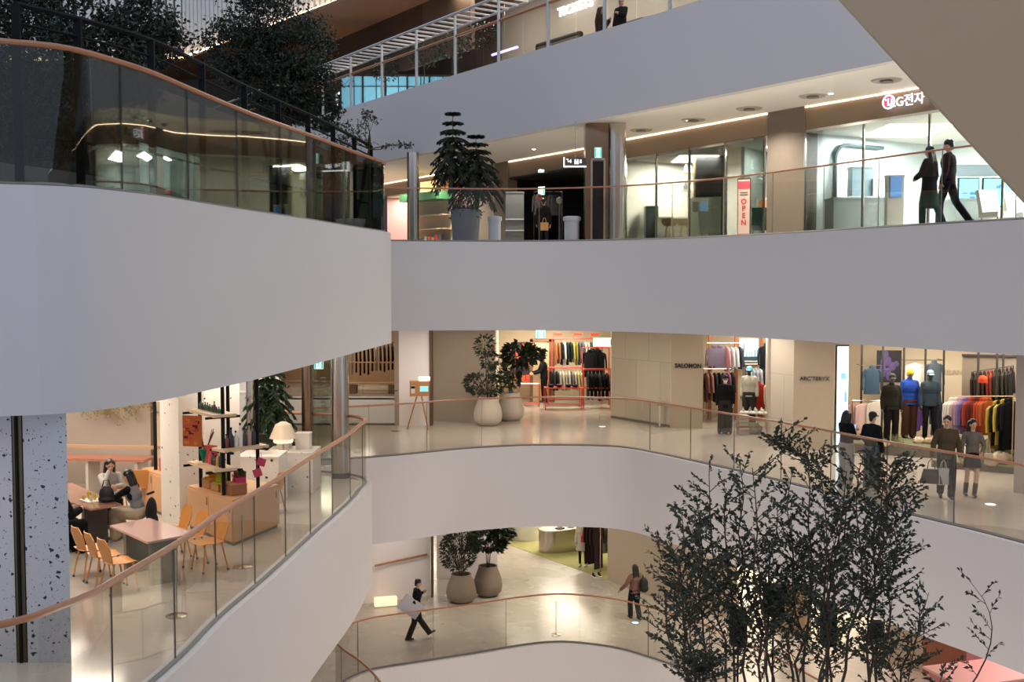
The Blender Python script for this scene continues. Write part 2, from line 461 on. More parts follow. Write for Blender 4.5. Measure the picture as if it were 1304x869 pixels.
# ---------------------------------------------------------------- escalator underside, upper right, near the eye
def soffit():
    p0 = on_y(1062, 0, 9.0); p1 = on_y(1306, 271, 5.6)
    d = (p0 - p1)
    a, b = p1 - d * 1.2, p0 + d * 1.6
    right = Vector((1, 0, 0)) * 4.5
    up = Vector((0, 0, 1)) * 1.1
    vs = [a, a + right, a + right + up, a + up, b, b + right, b + right + up, b + up]
    mb = MB().add(vs, [(0, 3, 2, 1), (4, 5, 6, 7), (0, 1, 5, 4), (1, 2, 6, 5), (2, 3, 7, 6), (3, 0, 4, 7)])
    o = obj('escalator', mb, mat('soffit_taupe', (190, 162, 130), rough=0.7, bump=0.03, bscale=50), smooth=0)
    tag(o, 'plain taupe underside of an escalator cutting across the upper corner', 'escalator')
    bpy.context.view_layer.objects.active = o
    m = o.modifiers.new('b', 'BEVEL'); m.width = 0.05; m.segments = 3
    return o
soffit()

# ---------------------------------------------------------------- outer enclosure
struct('wall_back', MB().box((6, 64, 0), (80, 0.3, 40)), mat('dark_back', (60, 52, 46), rough=0.8))
struct('wall_front_unseen', MB().box((-17, -6, 3.2), (28, 0.3, 9)), mat('dark_front_wall', (50, 44, 40)))  # unseen dark wall, added for the upper left glass to reflect
struct('wall_left', MB().box((-32, 35, 0), (0.3, 60, 34)), mat('dark_back', (60, 52, 46)))
struct('wall_right', MB().box((45, 30, 0), (0.3, 72, 34)), mat('dark_back', (60, 52, 46)))

# ---------------------------------------------------------------- lights
def area(name, loc, size, power, rgb, rot=(0, 0, 0), spread=None, sy=None):
    l = bpy.data.lights.new(name, 'AREA'); l.energy = power; l.color = srgb(rgb)[:3]; l.size = size
    if sy: l.shape = 'RECTANGLE'; l.size_y = sy
    if spread: l.spread = math.radians(spread)
    o = bpy.data.objects.new(name, l); C.objects.link(o); o.location = loc; o.rotation_euler = rot
    return o
def spot(name, loc, power, rgb, angle=110, blend=0.9, rot=(0, 0, 0), r=0.08):
    l = bpy.data.lights.new(name, 'SPOT'); l.energy = power; l.color = srgb(rgb)[:3]; l.spot_size = math.radians(angle); l.spot_blend = blend; l.shadow_soft_size = r
    o = bpy.data.objects.new(name, l); C.objects.link(o); o.location = loc; o.rotation_euler = rot
    return o
WARM = (255, 246, 234); NEUT = (255, 236, 214); COOL = (236, 244, 255)
w = bpy.data.worlds.new('w'); bpy.context.scene.world = w; w.use_nodes = True
w.node_tree.nodes['Background'].inputs[0].default_value = srgb((200, 213, 234)); w.node_tree.nodes['Background'].inputs[1].default_value = 1.18

cam = bpy.data.cameras.new('cam'); co = bpy.data.objects.new('cam', cam); C.objects.link(co)
cam.sensor_width = 36; cam.lens = F * 36 / 1304; cam.clip_end = 300; cam.clip_start = 0.05
co.rotation_euler = (PI / 2 - TILT, 0, 0)
sc = bpy.context.scene; sc.camera = co
sc.view_settings.view_transform = 'Standard'; sc.view_settings.look = 'None'; sc.view_settings.gamma = 1.0
sc.view_settings.use_curve_mapping = False; sc.view_settings.exposure = 0.0
sc.cycles.max_bounces = 8; sc.cycles.diffuse_bounces = 3; sc.cycles.glossy_bounces = 3; sc.cycles.transparent_max_bounces = 24
sc.cycles.use_denoising = True; sc.cycles.sample_clamp_indirect = 4.0; sc.cycles.caustics_reflective = False; sc.cycles.caustics_refractive = False
def wall(name, pts, z0, z1, m, th=0.2, uv=True, kind='structure'):
    """a vertical wall along pts (left to right as seen), its body behind the line"""
    mb = MB()
    for (a, b) in zip(pts[:-1], pts[1:]):
        a = Vector((a[0], a[1])); b = Vector((b[0], b[1])); d = (b - a).normalized(); n = Vector((-d.y, d.x))
        if n.dot((a + b) / 2) < 0: n = -n
        mb.prism([tuple(a), tuple(b), tuple(b + n * th), tuple(a + n * th)], z0, z1)
    o = obj(name, mb, m, uv=uv, smooth=0)
    if kind: o['kind'] = kind
    return o
def shop_box(p0, p1, depth, z0, z1, mb_, ms=None, mc=None, sides=(1, 1), skew=0.0):
    a, b = Vector((*p0, 0)), Vector((*p1, 0)); d = (b - a).normalized(); n = Vector((-d.y, d.x, 0))
    if n.dot((a + b) / 2) < 0: n = -n
    n = (n + d * skew)
    A, B = a + n * depth, b + n * depth
    ms = ms or mb_; mc = mc or CEIL
    wall('wall_shop', [A, B], z0, z1, mb_, 0.12)
    for k, (u, v) in enumerate(((a, A), (b, B))):
        if sides[k]: wall('wall_shop', [u, v], z0, z1, ms, 0.1)
    struct('ceiling', MB().prism([(a.x, a.y), (b.x, b.y), (B.x, B.y), (A.x, A.y)], z1 - 0.06, z1), mc, smooth=0)
    return a, b, A, B, d, n

# ================================================================ storey U
Up = [(-16, 62), (-5.6, 49.6), (-0.15, 40.9), (2.45, 36.8), (3.56, 34.6), (6.96, 29.0), (9.4, 25.4), (13.5, 19.0), (20, 9), (21, -10)]
wall('wall_bulkhead', Up, 3.9, 4.5, BROWN, 0.25)
# cove lamp: a warm strip at the head of the bulkhead
mb = MB()
for a, b in zip(Up[:-1], Up[1:]):
    a, b = Vector((*a, 4.47)), Vector((*b, 4.47)); d = (b - a).normalized(); n = Vector((d.y, -d.x, 0))
    if n.dot(a) > 0: n = -n
    mb.tube([a + n * 0.03, b + n * 0.03], 0.010, 4)
cv = obj('cove_light', mb, emis('cove_warm', (255, 228, 198), 10.0)); tag(cv, 'long warm cove lamp strip along the head of the taupe bulkhead', 'light strip')
PW = mat('pillar_taupe', (116, 104, 92), rough=0.45, var=0.08, vscale=6)
wall('wall_pier', [(6.74, 29.25), (7.43, 28.2)], ZU, 4.5, PW, 0.5)
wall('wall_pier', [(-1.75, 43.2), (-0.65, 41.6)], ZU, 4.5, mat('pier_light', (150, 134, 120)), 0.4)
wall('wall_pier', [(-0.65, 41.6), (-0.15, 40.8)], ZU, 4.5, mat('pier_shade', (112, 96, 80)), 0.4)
GREYW = mat('pale_grey_wall', (176, 176, 168), rough=0.6)
a = shop_box((3.56, 34.6), (5.97, 30.6), 3.6, ZU, 3.9, mat('cream_shop', (240, 236, 226)), sides=(1, 0))
b = shop_box((5.97, 30.6), (6.96, 29.0), 2.2, ZU, 3.9, GREYW, sides=(0, 1))
wall('wall_shop', [(6.55, 31.2), (8.3, 33.6)], ZU, 3.9, GREYW, 0.1)
lg = shop_box((7.47, 28.25), (15.5, 15.5), 5.0, ZU, 3.9, mat('lab_white', (226, 232, 230), rough=0.4), sides=(1, 0))
BLK = mat('black_shop', (10, 10, 12), rough=0.5)
k = shop_box((-0.15, 40.9), (3.3, 35.1), 6.0, ZU, 3.9, BLK, mc=BLK)
LEG = mat('shop_mauve', (150, 120, 130), rough=0.6)
k2 = shop_box((-5.6, 49.6), (-1.75, 43.2), 5.0, ZU, 3.9, LEG, LEG)
wall('wall_shop', [(-16, 62), (-5.6, 49.6)], ZU, 3.9, mat('shop_violet', (84, 78, 120)), 0.2)
# shop glazing: one framed front per shop
def glazing(p0, p1, z0, z1, n, label, gl=SHOPGL, fr=STEEL, w=0.05):
    a, b = Vector((*p0, 0)), Vector((*p1, 0)); d = b - a; ang = math.atan2(d.y, d.x)
    root = thing('shop_window', label, 'shop window', (a.x, a.y, z0))
    L = d.length; u = d.normalized()
    for i in range(n + 1):
        obj('mullion', MB().box(tuple(u * (L * i / n) + Vector((0, 0, (z1 - z0) / 2))), (w, w, z1 - z0), ang), fr, root)
    for i in range(n):
        c = u * (L * (i + .5) / n)
        obj('glass_pane', MB().box((c.x, c.y, (z1 - z0) / 2), (L / n - w, 0.012, z1 - z0), ang), gl, root)
    return root
glazing((3.56, 34.6), (6.7, 29.4), ZU, 3.9, 4, 'café shop window between the steel column and the taupe pier')
glazing((7.47, 28.25), (13.5, 19.0), ZU, 3.9, 6, 'white lit electronics shop window beside the taupe pier')
# steel columns
def steel_column(px0, px1, y, z0, z1, label, m=STEEL):
    xa = on_y(px0, 361, y).x; xb = on_y(px1, 361, y).x; r = (xb - xa) / 2
    mb = MB(); n = 28; pr = []
    # rounded-square plan
    pts = []
    for i in range(n):
        w_ = 2 * PI * i / n; c_, s_ = math.cos(w_), math.sin(w_)
        k_ = (abs(c_) ** 4 + abs(s_) ** 4) ** (-0.25)
        pts.append((c_ * k_ * r, s_ * k_ * r))
    mb.prism(pts, 0, z1 - z0)
    root = thing('column', label, 'column', ((xa + xb) / 2, y + r, z0)); root['kind'] = 'structure'
    obj('shaft', mb, m, root, smooth=50)
    obj('base_ring', MB().prism([(p[0] * 1.03, p[1] * 1.03) for p in pts], 0, 0.12), DSTEEL, root)
    return root
steel_column(774, 797, 31.0, ZU, 4.5, 'polished steel column beside the exit sign')
steel_column(518.5, 533.5, 38.0, ZU, 4.5, 'dull steel column left of the two-trunk pine')
MST = mat('mirror_taupe', (140, 118, 98), rough=0.18, metal=0.9)
# lift kiosk beside the steel column
def lift():
    x0, x1 = on_y(745, 361, 31.1).x, on_y(774, 361, 31.1).x
    r = thing('lift_shaft', 'mirror-clad lift shaft with a dark door, joined to the polished steel column', 'lift', ((x0 + x1) / 2, 31.1, ZU))
    W = x1 - x0; H = 4.5 - ZU
    obj('cladding', MB().box((0, 0.35, H / 2), (W, 0.7, H)), MST, r)
    obj('door', MB().box((0.03, -0.02, 1.15), (W * 0.5, 0.03, 2.3)), mat('lift_door', (20, 22, 24), rough=0.15), r)
    f = MB(); f.box((0.03 - W * 0.28, -0.03, 1.17), (0.05, 0.06, 2.34)); f.box((0.03 + W * 0.28, -0.03, 1.17), (0.05, 0.06, 2.34)); f.box((0.03, -0.03, 2.36), (W * 0.6, 0.06, 0.06))
    obj('door_frame', f, STEEL, r)
lift()
# ================================================================ storey M
MW = [(-3.6, 34.9), (-2.63, 34.9)]
wall('wall_back', MW, ZM, -1.2, WALLW, 0.3)
wall('trim_1', [(-2.63, 34.85), (-2.55, 34.85)], ZM, -1.2, mat('brown_trim', (96, 70, 52)), 0.6)
wall('wall_back', [(-2.6, 36.1), (-0.56, 36.1)], ZM, -1.2, BEIGE, 0.3)
wall('wall_shop', [(-0.57, 36.1), (-0.5, 43.6)], ZM, -1.2, CREAM, 0.2)
wall('wall_shop', [(-0.6, 43.6), (6.0, 43.6)], ZM, -1.2, CREAM, 0.2)
struct('wall_pier', MB().prism([(3.35, 36.95), (4.98, 34.5), (5.0, 34.4), (5.5, 38.0), (4.4, 43.4), (3.9, 43.4)], ZM, -1.2), STONE, uv=True, smooth=0)
struct('wall_pier', MB().prism([(5.0, 34.4), (5.96, 34.2), (6.55, 37.8), (5.5, 38.0)], ZM, -1.2), BEIGE, uv=True, smooth=0)
struct('baseboard_left', MB().prism([(3.33, 36.93), (4.97, 34.47), (4.98, 34.49), (3.35, 36.96)], ZM, ZM + 0.08), JOINT, smooth=0)
struct('wall_pier', MB().prism([(7.23, 30.6), (7.66, 29.8), (8.6, 34.6), (8.0, 34.6)], ZM, -1.2), STONE, uv=True, smooth=0)
struct('wall_pier', MB().prism([(7.66, 29.8), (8.69, 29.6), (10.0, 34.3), (8.62, 34.6)], ZM, -1.2), BEIGE, uv=True, smooth=0)
wall('wall_shop', [(5.5, 38.2), (9.0, 36.5)], ZM, -1.2, CREAM, 0.2)
wall('wall_shop', [(9.0, 34.6), (17, 30.4)], ZM, -1.2, CREAM, 0.2)
struct('wall_pier', MB().prism([(10.9, 23.7), (12.4, 22.6), (14, 25), (12.6, 26.2)], ZM, -1.2), mat('pier_plum', (176, 164, 158)), smooth=0)
# far clothes shop beyond the second void
wall('wall_back', [(-12, 50), (-2.9, 50)], ZM, -1.2, mat('shop_tan', (150, 116, 84)), 0.2)
wall('wall_pier', [(-3.75, 34.95), (-3.6, 34.9)], ZM, -1.2, BEIGE, 0.3)
# dining area walls (left)
wall('wall_left', [(-14, 25.3), (-8.1, 24.5)], ZM, -1.2, mat('clay_wall', (176, 158, 144), var=0.05), 0.2)
struct('wall_left', MB().prism([(-7.95, 24.4), (-7.75, 24.4), (-7.75, 24.8), (-7.95, 24.8)], ZM, -1.2), mat('clay_pier', (204, 180, 152)), smooth=0)
wall('wall_left', [(-7.7, 28.4), (-6.2, 28.4)], ZM, -1.2, WALLW, 0.2)
wall('wall_left', [(-10, 35.1), (-3.8, 35.1)], ZM - 2.2, ZM, WHITE, 0.1)
wall('wall_left', [(-14, 32), (-6.6, 31.0)], ZM, -1.2, WALLW, 0.2)
# ================================================================ storey L
wall('wall_back', [(-6.5, 34.0), (-4.3, 34.66), (-2.66, 35.5)], ZL, ZL + 3.4, WALLW, 0.2)
struct('trim_2', MB().box((-2.6, 35.4, ZL + 1.7), (0.07, 0.3, 3.4)), mat('brown_trim', (96, 70, 52)))
wall('wall_back', [(-2.6, 37.5), (-0.5, 37.5)], ZL, ZL + 3.4, WALLW, 1.0)
GREEN = mat('green_carpet', (158, 154, 96), rough=0.95, bump=0.1, bscale=200, var=0.05, vscale=30)
struct('floor_carpet', MB().prism([(-0.36, 42.8), (3.28, 37.3), (9.5, 39), (9.5, 63), (-14, 63)], ZL, ZL + 0.012), GREEN, smooth=0)
LW = [(3.28, 37.3), (4.6, 35.2), (6.7, 32.85)]
wall('wall_right', LW, ZL, ZL + 3.4, BEIGE, 0.2)
wall('wall_right', [(10.05, 29.1), (10.75, 28.3)], ZL, ZL + 3.4, BEIGE, 0.2)
wall('wall_right', [(10.75, 28.3), (11.6, 27.6)], ZL, ZL + 3.4, mat('terracotta', (140, 92, 66)), 0.2)
wall('wall_right', [(11.6, 27.6), (14.5, 26.4)], ZL, ZL + 3.4, mat('mauve_wall', (190, 140, 144)), 0.2)
wall('wall_shop', [(5.5, 38.5), (11.5, 36.5)], ZL, ZL + 3.4, mat('lit_white', (240, 236, 220)), 0.2)
wall('wall_pier', [(7.75, 31.8), (8.45, 31.2)], ZL, ZL + 3.4, mat('column_tan', (150, 130, 100)), 0.4)
wall('wall_shop', [(-16, 60), (9.5, 60)], ZL, ZL + 3.4, mat('lit_white', (240, 236, 220)), 0.2)
struct('floor_carpet', MB().prism([(10.2, 27.2), (13.5, 25.4), (16, 26), (16, 29), (11.6, 27.5)], ZL, ZL + 0.015), mat('pink_floor', (226, 170, 166)), smooth=0)
# ================================================================ storey T
def tpt(s, off): p = T0 + Td * s + Tn * off; return (p.x, p.y)
wall('wall_back', [tpt(-16, 6.5), tpt(-2, 6.5)], 6.8, 11.4, mat('dark_timber_wall', (74, 56, 44), rough=0.5, var=0.2, vscale=1.5), 0.2)
wall('wall_bulkhead', [tpt(-16, 3.6), tpt(1.0, 3.6)], 8.95, 11.4, mat('dark_timber_wall', (74, 56, 44)), 0.2)
wall('wall_bulkhead', [tpt(1.02, 3.6), tpt(4.7, 3.6)], 8.95, 11.4, mat('brown_wall_panel', (96, 76, 60), rough=0.5, var=0.15, vscale=1.0), 0.2)
wall('wall_right', [(13.6, 19.1), (20.1, 9), (21.1, -10)], ZU, 3.9, mat('dark_front', (40, 38, 36), rough=.3), .2)  # out-of-view dark wall added to be mirrored in the upper left glass
wall('wall_back', [tpt(-2, 6.5), tpt(2.5, 6.5)], 6.8, 11.4, mat('brown_wall_panel', (84, 66, 54), rough=0.5, var=0.15, vscale=1.0), 0.2)
wall('wall_back', [tpt(2.5, 6.5), tpt(36, 6.5)], 6.8, 11.4, mat('ticket_wall', (176, 168, 156), rough=0.6), 0.2)
TIM = mat('timber_soffit', (128, 90, 64), rough=0.45, var=0.12, vscale=2)
sf = [(-6.2, 44.2), (-16.7, 56.8), (-30, 60), (-30, 66), tpt(-16, 6.6), tpt(36, 6.6), (3.0, 33.5)]
struct('ceiling', MB().prism([(-30, 58.5), (-16.7, 56.8), (-6.2, 44.2), (6, 29.5), (17, 26.5), tpt(36, 6.6), tpt(-16, 6.6), (-30, 64)], 11.4, 11.5), TIM, smooth=0)
rb = MB(); rp = [Vector((-30, 59.5, 0)), Vector((-17.0, 57.6, 0)), Vector((-6.0, 44.8, 0)), Vector((6, 30.2, 0))]
for a, b in zip(rp[:-1], rp[1:]):
    L = (b - a).length; n = int(L / 0.45); d = (b - a).normalized()
    for i in range(n):
        c = a + d * (L * (i + .5) / n); rb.box((c.x, c.y, 15.5), (0.30, 0.12, 7.6), math.atan2(d.y, d.x))
struct('wall_ribbed', rb, mat('ribbed_white', (226, 226, 224), rough=0.6), smooth=0)
wall('wall_upper', [(-30, 59.8), (-17.0, 57.9), (-5.9, 45.1), (6.1, 30.5)], 11.5, 19.3, mat('rib_gap', (150, 150, 152)), 0.2)
mb = MB()
for a, b in zip(rp[:-1], rp[1:]):
    d = (b - a).normalized(); n = Vector((d.y, -d.x, 0)); n = -n if n.dot(a) > 0 else n
    mb.tube([a + n * 0.3 + Vector((0, 0, 11.56)), b + n * 0.3 + Vector((0, 0, 11.56))], 0.05, 4)
tag(obj('cove_light', mb, emis('cove_warm2', (255, 214, 160), 14.0)), 'warm lamp strip at the foot of the white ribbed wall, above the timber soffit', 'light strip')
# ================================================================ lamps (positions in the ceilings)
def clamp_area(x, y, z, s, p, c, sy=None): area('panel_lamp', (x, y, z), s, p, c, sy=sy)
# M corridor + shops
for (x, y, p) in ((2, 33.0, 260), (6.2, 29.8, 220), (8.6, 25.8, 220), (10.4, 20, 200), (-2.2, 32.3, 160), (-1.4, 34.2, 30), (14, 15, 200)):
    clamp_area(x, y, -1.3, 1.6, p * .42, WARM)
for (x, y, p) in ((1.5, 40.6, 560), (7.6, 34.6, 420), (10.8, 30.2, 420), (13.2, 28.0, 420), (11.5, 26.6, 160)):
    clamp_area(x, y, -1.3, 2.2, p * .5, (255, 246, 232))
for (x, y, p) in ((-6.5, 16, 110), (-8.5, 20.5, 160), (-10, 22.5, 110), (-5.6, 21.5, 110), (-6, 26, 120), (-8, 12, 60), (-8, 29.5, 100)):
    clamp_area(x, y, -1.3, 1.8, p * .9, (255, 244, 230))
for (x, y, p) in ((-7, 47, 150), (-7, 39, 330)):
    clamp_area(x, y, -1.3, 2.0, p, WARM)
# L
for (x, y, p) in ((1, 35, 240), (-3.2, 32.5, 160), (5, 32, 160), (8, 28.4, 120), (0, 40, 200), (-9, 22, 150), (12, 24, 120)):
    clamp_area(x, y, ZL + 3.3, 1.6, p * .36, (255, 246, 232))
for (x, y, p) in ((2.5, 44, 700), (-3, 50, 500), (8.0, 35.2, 600), (10.2, 32.4, 300)):
    clamp_area(x, y, ZL + 3.3, 2.5, p * .6, (255, 242, 222))
area('pink_lamp', (12.6, 25.9, ZL + 3.2), 1.0, 60, (255, 190, 190))
# warm fill lamps added on the unseen ground floor to brighten the fascias
for (x, y) in ((0, 19), (4, 21.5), (6.0, 17.5), (1, 25.5)):
    area('ground_fill', (x, y, ZB + .1), 3.0, 330 if x > 3 else 190, (255, 238, 218), rot=(PI, 0, 0))
for s_ in (-6, 0, 6, 13, 20):
    x, y = tpt(s_, 2.5); area('soffit_fill', (x, y, ZT + .1), 1.0, 60, (255, 240, 226), rot=(PI, 0, 0))  # hidden fill lamps added to brighten the timber soffit
# U shops
def panel_light(x, y, z, sx, sy, p, c, label, group=None):
    r = thing('ceiling_light', label, 'light', (x, y, z), 0, group)
    obj('diffuser', MB().box((0, 0, -0.02), (sx, sy, 0.03)), emis('diffuser', (255, 250, 240), 3.0), r)
    area('panel_lamp', (x, y, z - 0.05), sx, p, c, sy=sy)
panel_light(5.6, 34.0, 3.84, 1.2, 1.8, 900, (255, 250, 240), 'bright light panel in the café shop ceiling')
panel_light(7.4, 30.6, 3.84, 0.5, 1.2, 190, (236, 250, 250), 'slim light panel over the café side wall')
panel_light(9.9, 27.8, 3.84, 1.6, 2.2, 950, COOL, 'white light panel over the electronics counter')
panel_light(13.5, 23.4, 3.84, 2.6, 2.6, 1500, COOL, 'big white light panel deep in the electronics shop')
area('shop_lamp', (-4, 49, 3.8), 2, 420, (255, 226, 196))
area('shop_lamp', (-10, 55, 3.8), 2, 200, (160, 160, 255))
# U corridor downlights
k = 0
for (px, py) in ((873, 153), (1058, 119), (680, 190), (1169, 112.5), (560, 212), (1222, 92), (510, 219), (960, 136), (780, 170)):
    p = on_z(px, py, 4.5)
    if k < 5:
        r = thing('ceiling_light', 'small glowing downlight in the corridor ceiling, ' + ('above the café window', 'above the taupe pier', 'above the black shop', 'nearest the electronics sign', 'above the pine pot')[k], 'light', (p.x, p.y, 4.5))
        obj('lens', MB().lathe([(0.05, -0.012), (0.055, 0.0)], 12), emis('downlight', (255, 246, 228), 30.0), r)
        obj('trim_ring', MB().lathe([(0.08, -0.008), (0.085, -0.002)], 14), mat('white_metal', (196, 196, 196)), r)
    spot('downlight_lamp', (p.x, p.y, 4.44), 800, (255, 248, 236), 130)
    k += 1
# ceiling-mounted speakers / diffusers (round discs)
for i, (px, py) in enumerate(((1129, 102), (1035, 122), (954, 138), (883, 152.5), (816, 165.5))):
    p = on_z(px, py, 4.5)
    r = thing('ceiling_vent', 'round grey air vent in the corridor ceiling, ' + ('nearest the electronics sign', 'second from the electronics sign', 'third from the electronics sign', 'fourth from the electronics sign', 'nearest the steel column')[i], 'vent', (p.x, p.y, 4.5), 0, 'round air vents in the corridor ceiling')
    obj('outer_ring', MB().lathe([(0.20, -0.012), (0.30, -0.03), (0.34, -0.004)], 20), mat('vent_grey', (168, 158, 146)), r)
    obj('inner_disc', MB().lathe([(0.14, -0.05), (0.15, -0.03), (0.10, 0.0)], 16), mat('vent_dark', (110, 102, 94)), r)
# T storey
for s_, p_ in ((4.5, 160), (8, 220), (12, 220), (17, 160)):
    x, y = tpt(s_, 3.8); area('shop_lamp', (x, y, 11.2), 1.5, p_, (255, 244, 230))
# ================================================================ figures
def remeshed(name, mb, ms, parent, voxel=0.014, it=2, paint=None):
    me = bpy.data.meshes.new(name); me.from_pydata(mb.v, [], mb.f); me.update()
    o = bpy.data.objects.new(name, me); C.objects.link(o)
    m = o.modifiers.new('r', 'REMESH'); m.mode = 'VOXEL'; m.voxel_size = voxel; m.use_smooth_shade = True
    m = o.modifiers.new('s', 'SMOOTH'); m.factor = 0.5; m.iterations = it
    dg = bpy.context.evaluated_depsgraph_get(); dg.update()
    nm = bpy.data.meshes.new_from_object(o.evaluated_get(dg))
    o.modifiers.clear(); o.data = nm; nm.name = name; bpy.data.meshes.remove(me)
    nm.materials.clear()
    for x in (ms if isinstance(ms, (list, tuple)) else [ms]): nm.materials.append(x)
    nm.polygons.foreach_set('use_smooth', [True] * len(nm.polygons))
    if paint:
        idx = [paint(p.center) for p in nm.polygons]; nm.polygons.foreach_set('material_index', idx)
    o.parent = parent
    return o
def RX(a): return Matrix.Rotation(a, 3, 'X')
STAND = dict(hip=(0, 0, .93), chest=(0, -.005, 1.24), neck=(0, .01, 1.44), head=(0, -.015, 1.60),
    shL=(.162, .01, 1.375), elL=(.215, .02, 1.11), wrL=(.228, -.05, .87), shR=(-.162, .01, 1.375), elR=(-.215, .02, 1.11), wrR=(-.228, -.05, .87),
    hjL=(.09, 0, .90), knL=(.10, -.02, .50), anL=(.10, .02, .09), hjR=(-.09, 0, .90), knR=(-.10, -.02, .50), anR=(-.10, .02, .09), toeL=None, toeR=None, look=0.0)
def mk(**k): d = dict(STAND); d.update(k); return d
SKIN = mat('skin', (205, 160, 130), rough=0.55); LIPS = mat('lips', (160, 84, 76)); EYE = mat('eye_dark', (30, 22, 20), rough=0.3)
HAIRB = mat('black_hair', (20, 17, 16), rough=0.45)
def hand(mb, w, d, side, curl=0.5, k=1.0):
    d = Vector(d).normalized(); w = Vector(w)
    a = d.cross(Vector((1, 0, 0))); a = a.normalized() if a.length > .2 else d.cross(Vector((0, 1, 0))).normalized()   # palm width axis (front-back)
    n = a.cross(d).normalized() * side * -1                                                                       # towards the thigh
    if n.x * side > 0: n = -n
    p0 = w + d * .015; p1 = w + d * .085
    for q in (-.024, 0, .024): mb.cap(p0 + a * q * .7, p1 + a * q, .017, .015, 8)
    for i, (q, L) in enumerate(((-.030, .062), (-.010, .075), (.010, .070), (.030, .055))):
        b = p1 + a * q; m1 = b + (d * math.cos(curl * .5) + n * math.sin(curl * .5)) * L * .55; m2 = m1 + (d * math.cos(curl * 1.5) + n * math.sin(curl * 1.5)) * L * .5
        mb.cap(b, m1, .0095, .009, 6); mb.cap(m1, m2, .009, .008, 6)
    t0 = w + d * .03 - a * .028; t1 = t0 + (d * .6 - a * .7 + n * .3).normalized() * .035; t2 = t1 + (d * .9 - a * .2 + n * .3).normalized() * .03
    mb.cap(t0, t1, .012, .010, 6); mb.cap(t1, t2, .010, .009, 6)
def person(name, label, cat, loc, face, h=1.72, pose=None, top=None, bottom=None, shoes=(30, 28, 28), hair='short', skin=SKIN, hat=None, group=None, mask=False, slim=1.0, mannequin=False, vox=0.014, skirt=None, haircol=None, topmat=None, legskin=False, hairdark=None, vest=None, boots=False):
    P = pose or STAND; k = h / 1.72
    root = thing(name, label, cat, loc, face, group)
    g = {a: (Vector(b) * k if isinstance(b, tuple) else b) for a, b in P.items()}
    S = slim
    hip, chest, neck, head = g['hip'], g['chest'], g['neck'], g['head']
    lean = (chest - hip).normalized(); R = Vector((0, 0, 1)).rotation_difference(lean).to_matrix()
    hl = (head - neck).normalized(); Rh = Matrix.Rotation(P['look'], 3, 'Z') @ Vector((0, 0, 1)).rotation_difference(hl).to_matrix()
    w = hip.lerp(chest, .45)
    def torso(mb, e):
        e *= k
        mb.ell(hip + lean * .0 * k, ((.148 * S) * k + e * .7, .100 * k + e * .7, .12 * k), R=R)
        mb.ell(w, ((.135 * S) * k + e, .095 * k + e, .17 * k + e * .3), R=R)
        mb.ell(chest + lean * .02 * k, ((.160 * S) * k + e, .112 * k + e, .17 * k + e), R=R)
        mb.cap(g['shL'].lerp(g['shR'], .12), g['shR'].lerp(g['shL'], .12), .056 * k + e * .6, sc=(1, 1))
        for L in 'LR': mb.cap(neck - lean * .045 * k, g['sh' + L].lerp(neck, .25), .050 * k + e * .5, .048 * k + e * .5)
    # body: one continuous surface
    b = MB(); torso(b, -0.012)
    b.cap(neck - lean * .06 * k, head - hl * .04 * k, .052 * k, .048 * k)
    b.ell(head + hl * .02 * k, (.072 * k, .090 * k, .098 * k), 14, 10, R=Rh)
    b.ell(head + Rh @ Vector((0, -.022, -.055)) * k, (.050 * k, .058 * k, .055 * k), R=Rh)
    b.cap(head + Rh @ Vector((0, -.088, .005)) * k, head + Rh @ Vector((0, -.103, -.022)) * k, .008 * k, .013 * k, 6)
    for s in (1, -1): b.ell(head + Rh @ Vector((.074 * s, .005, -.008)) * k, (.012 * k, .02 * k, .03 * k), 8, 6, R=Rh)
    for s, L in ((1, 'L'), (-1, 'R')):
        sh, el, wr, hj, kn, an = (g[n + L] for n in ('sh', 'el', 'wr', 'hj', 'kn', 'an'))
        b.cap(sh, el, .044 * k, .036 * k); b.cap(el, wr, .036 * k, .025 * k)
        m = MB(); hand(m, Vector(wr) / k, (wr - el), s, curl=P.get('curl', .55)); b.add([Vector(v) * k for v in m.v], m.f)
        b.cap(hj, kn, .078 * k, .052 * k); b.cap(kn, kn.lerp(an, .35), .05 * k, .052 * k); b.cap(kn.lerp(an, .35), an, .052 * k, .036 * k)
    def paint(c):
        q = Rh.inverted() @ (c - head) / k
        if mannequin: return 0
        if q.y < -.06 and abs(q.z - .008) < .009 and .018 < abs(q.x) < .042: return 1
        if q.y < -.06 and abs(q.z + .058) < .008 and abs(q.x) < .024: return 2
        return 0
    remeshed('body', b, [skin, EYE, LIPS], root, vox * .8 * k, 1, paint)
    if top:
        col = topmat or mat('cloth_%d_%d_%d' % top['c'], tuple(v * .84 for v in top['c']), rough=.9, spec=.15)
        t = MB(); e = top.get('e', .02); torso(t, e)
        hem = top.get('hem', 0)
        sit_ = hip.z < .7 * k
        if not sit_:
            hem = max(hem, .09); ra, rb2 = (.150 * S + e * .8) * k, (.158 * S + e * .8 + top.get('flare', .0)) * k
            t.lathe([(ra * .8, -(hem - .03) * k), (rb2 * .97, -(hem + .012) * k), (rb2, -hem * k), (ra, 0), (ra * .94, .22 * k)], 20, tuple(hip), sy=.74)
        t.cap(neck - lean * .07 * k, neck - lean * .01 * k, .068 * k, .062 * k)
        if top.get('hood'): t.ell(neck + Vector((0, .06, -.02)) * k, (.11 * k, .07 * k, .07 * k))
        if top.get('collar'): t.cap(neck, neck + hl * .05 * k, .07 * k, .065 * k)
        for L in 'LR':
            sh, el, wr = g['sh' + L], g['el' + L], g['wr' + L]
            t.cap(sh, el, (.050 + e * .6) * k, (.043 + e * .6) * k)
            if not top.get('short'): t.cap(el, wr - (wr - el).normalized() * .01 * k, (.042 + e * .6) * k, (.032 + e * .6) * k)
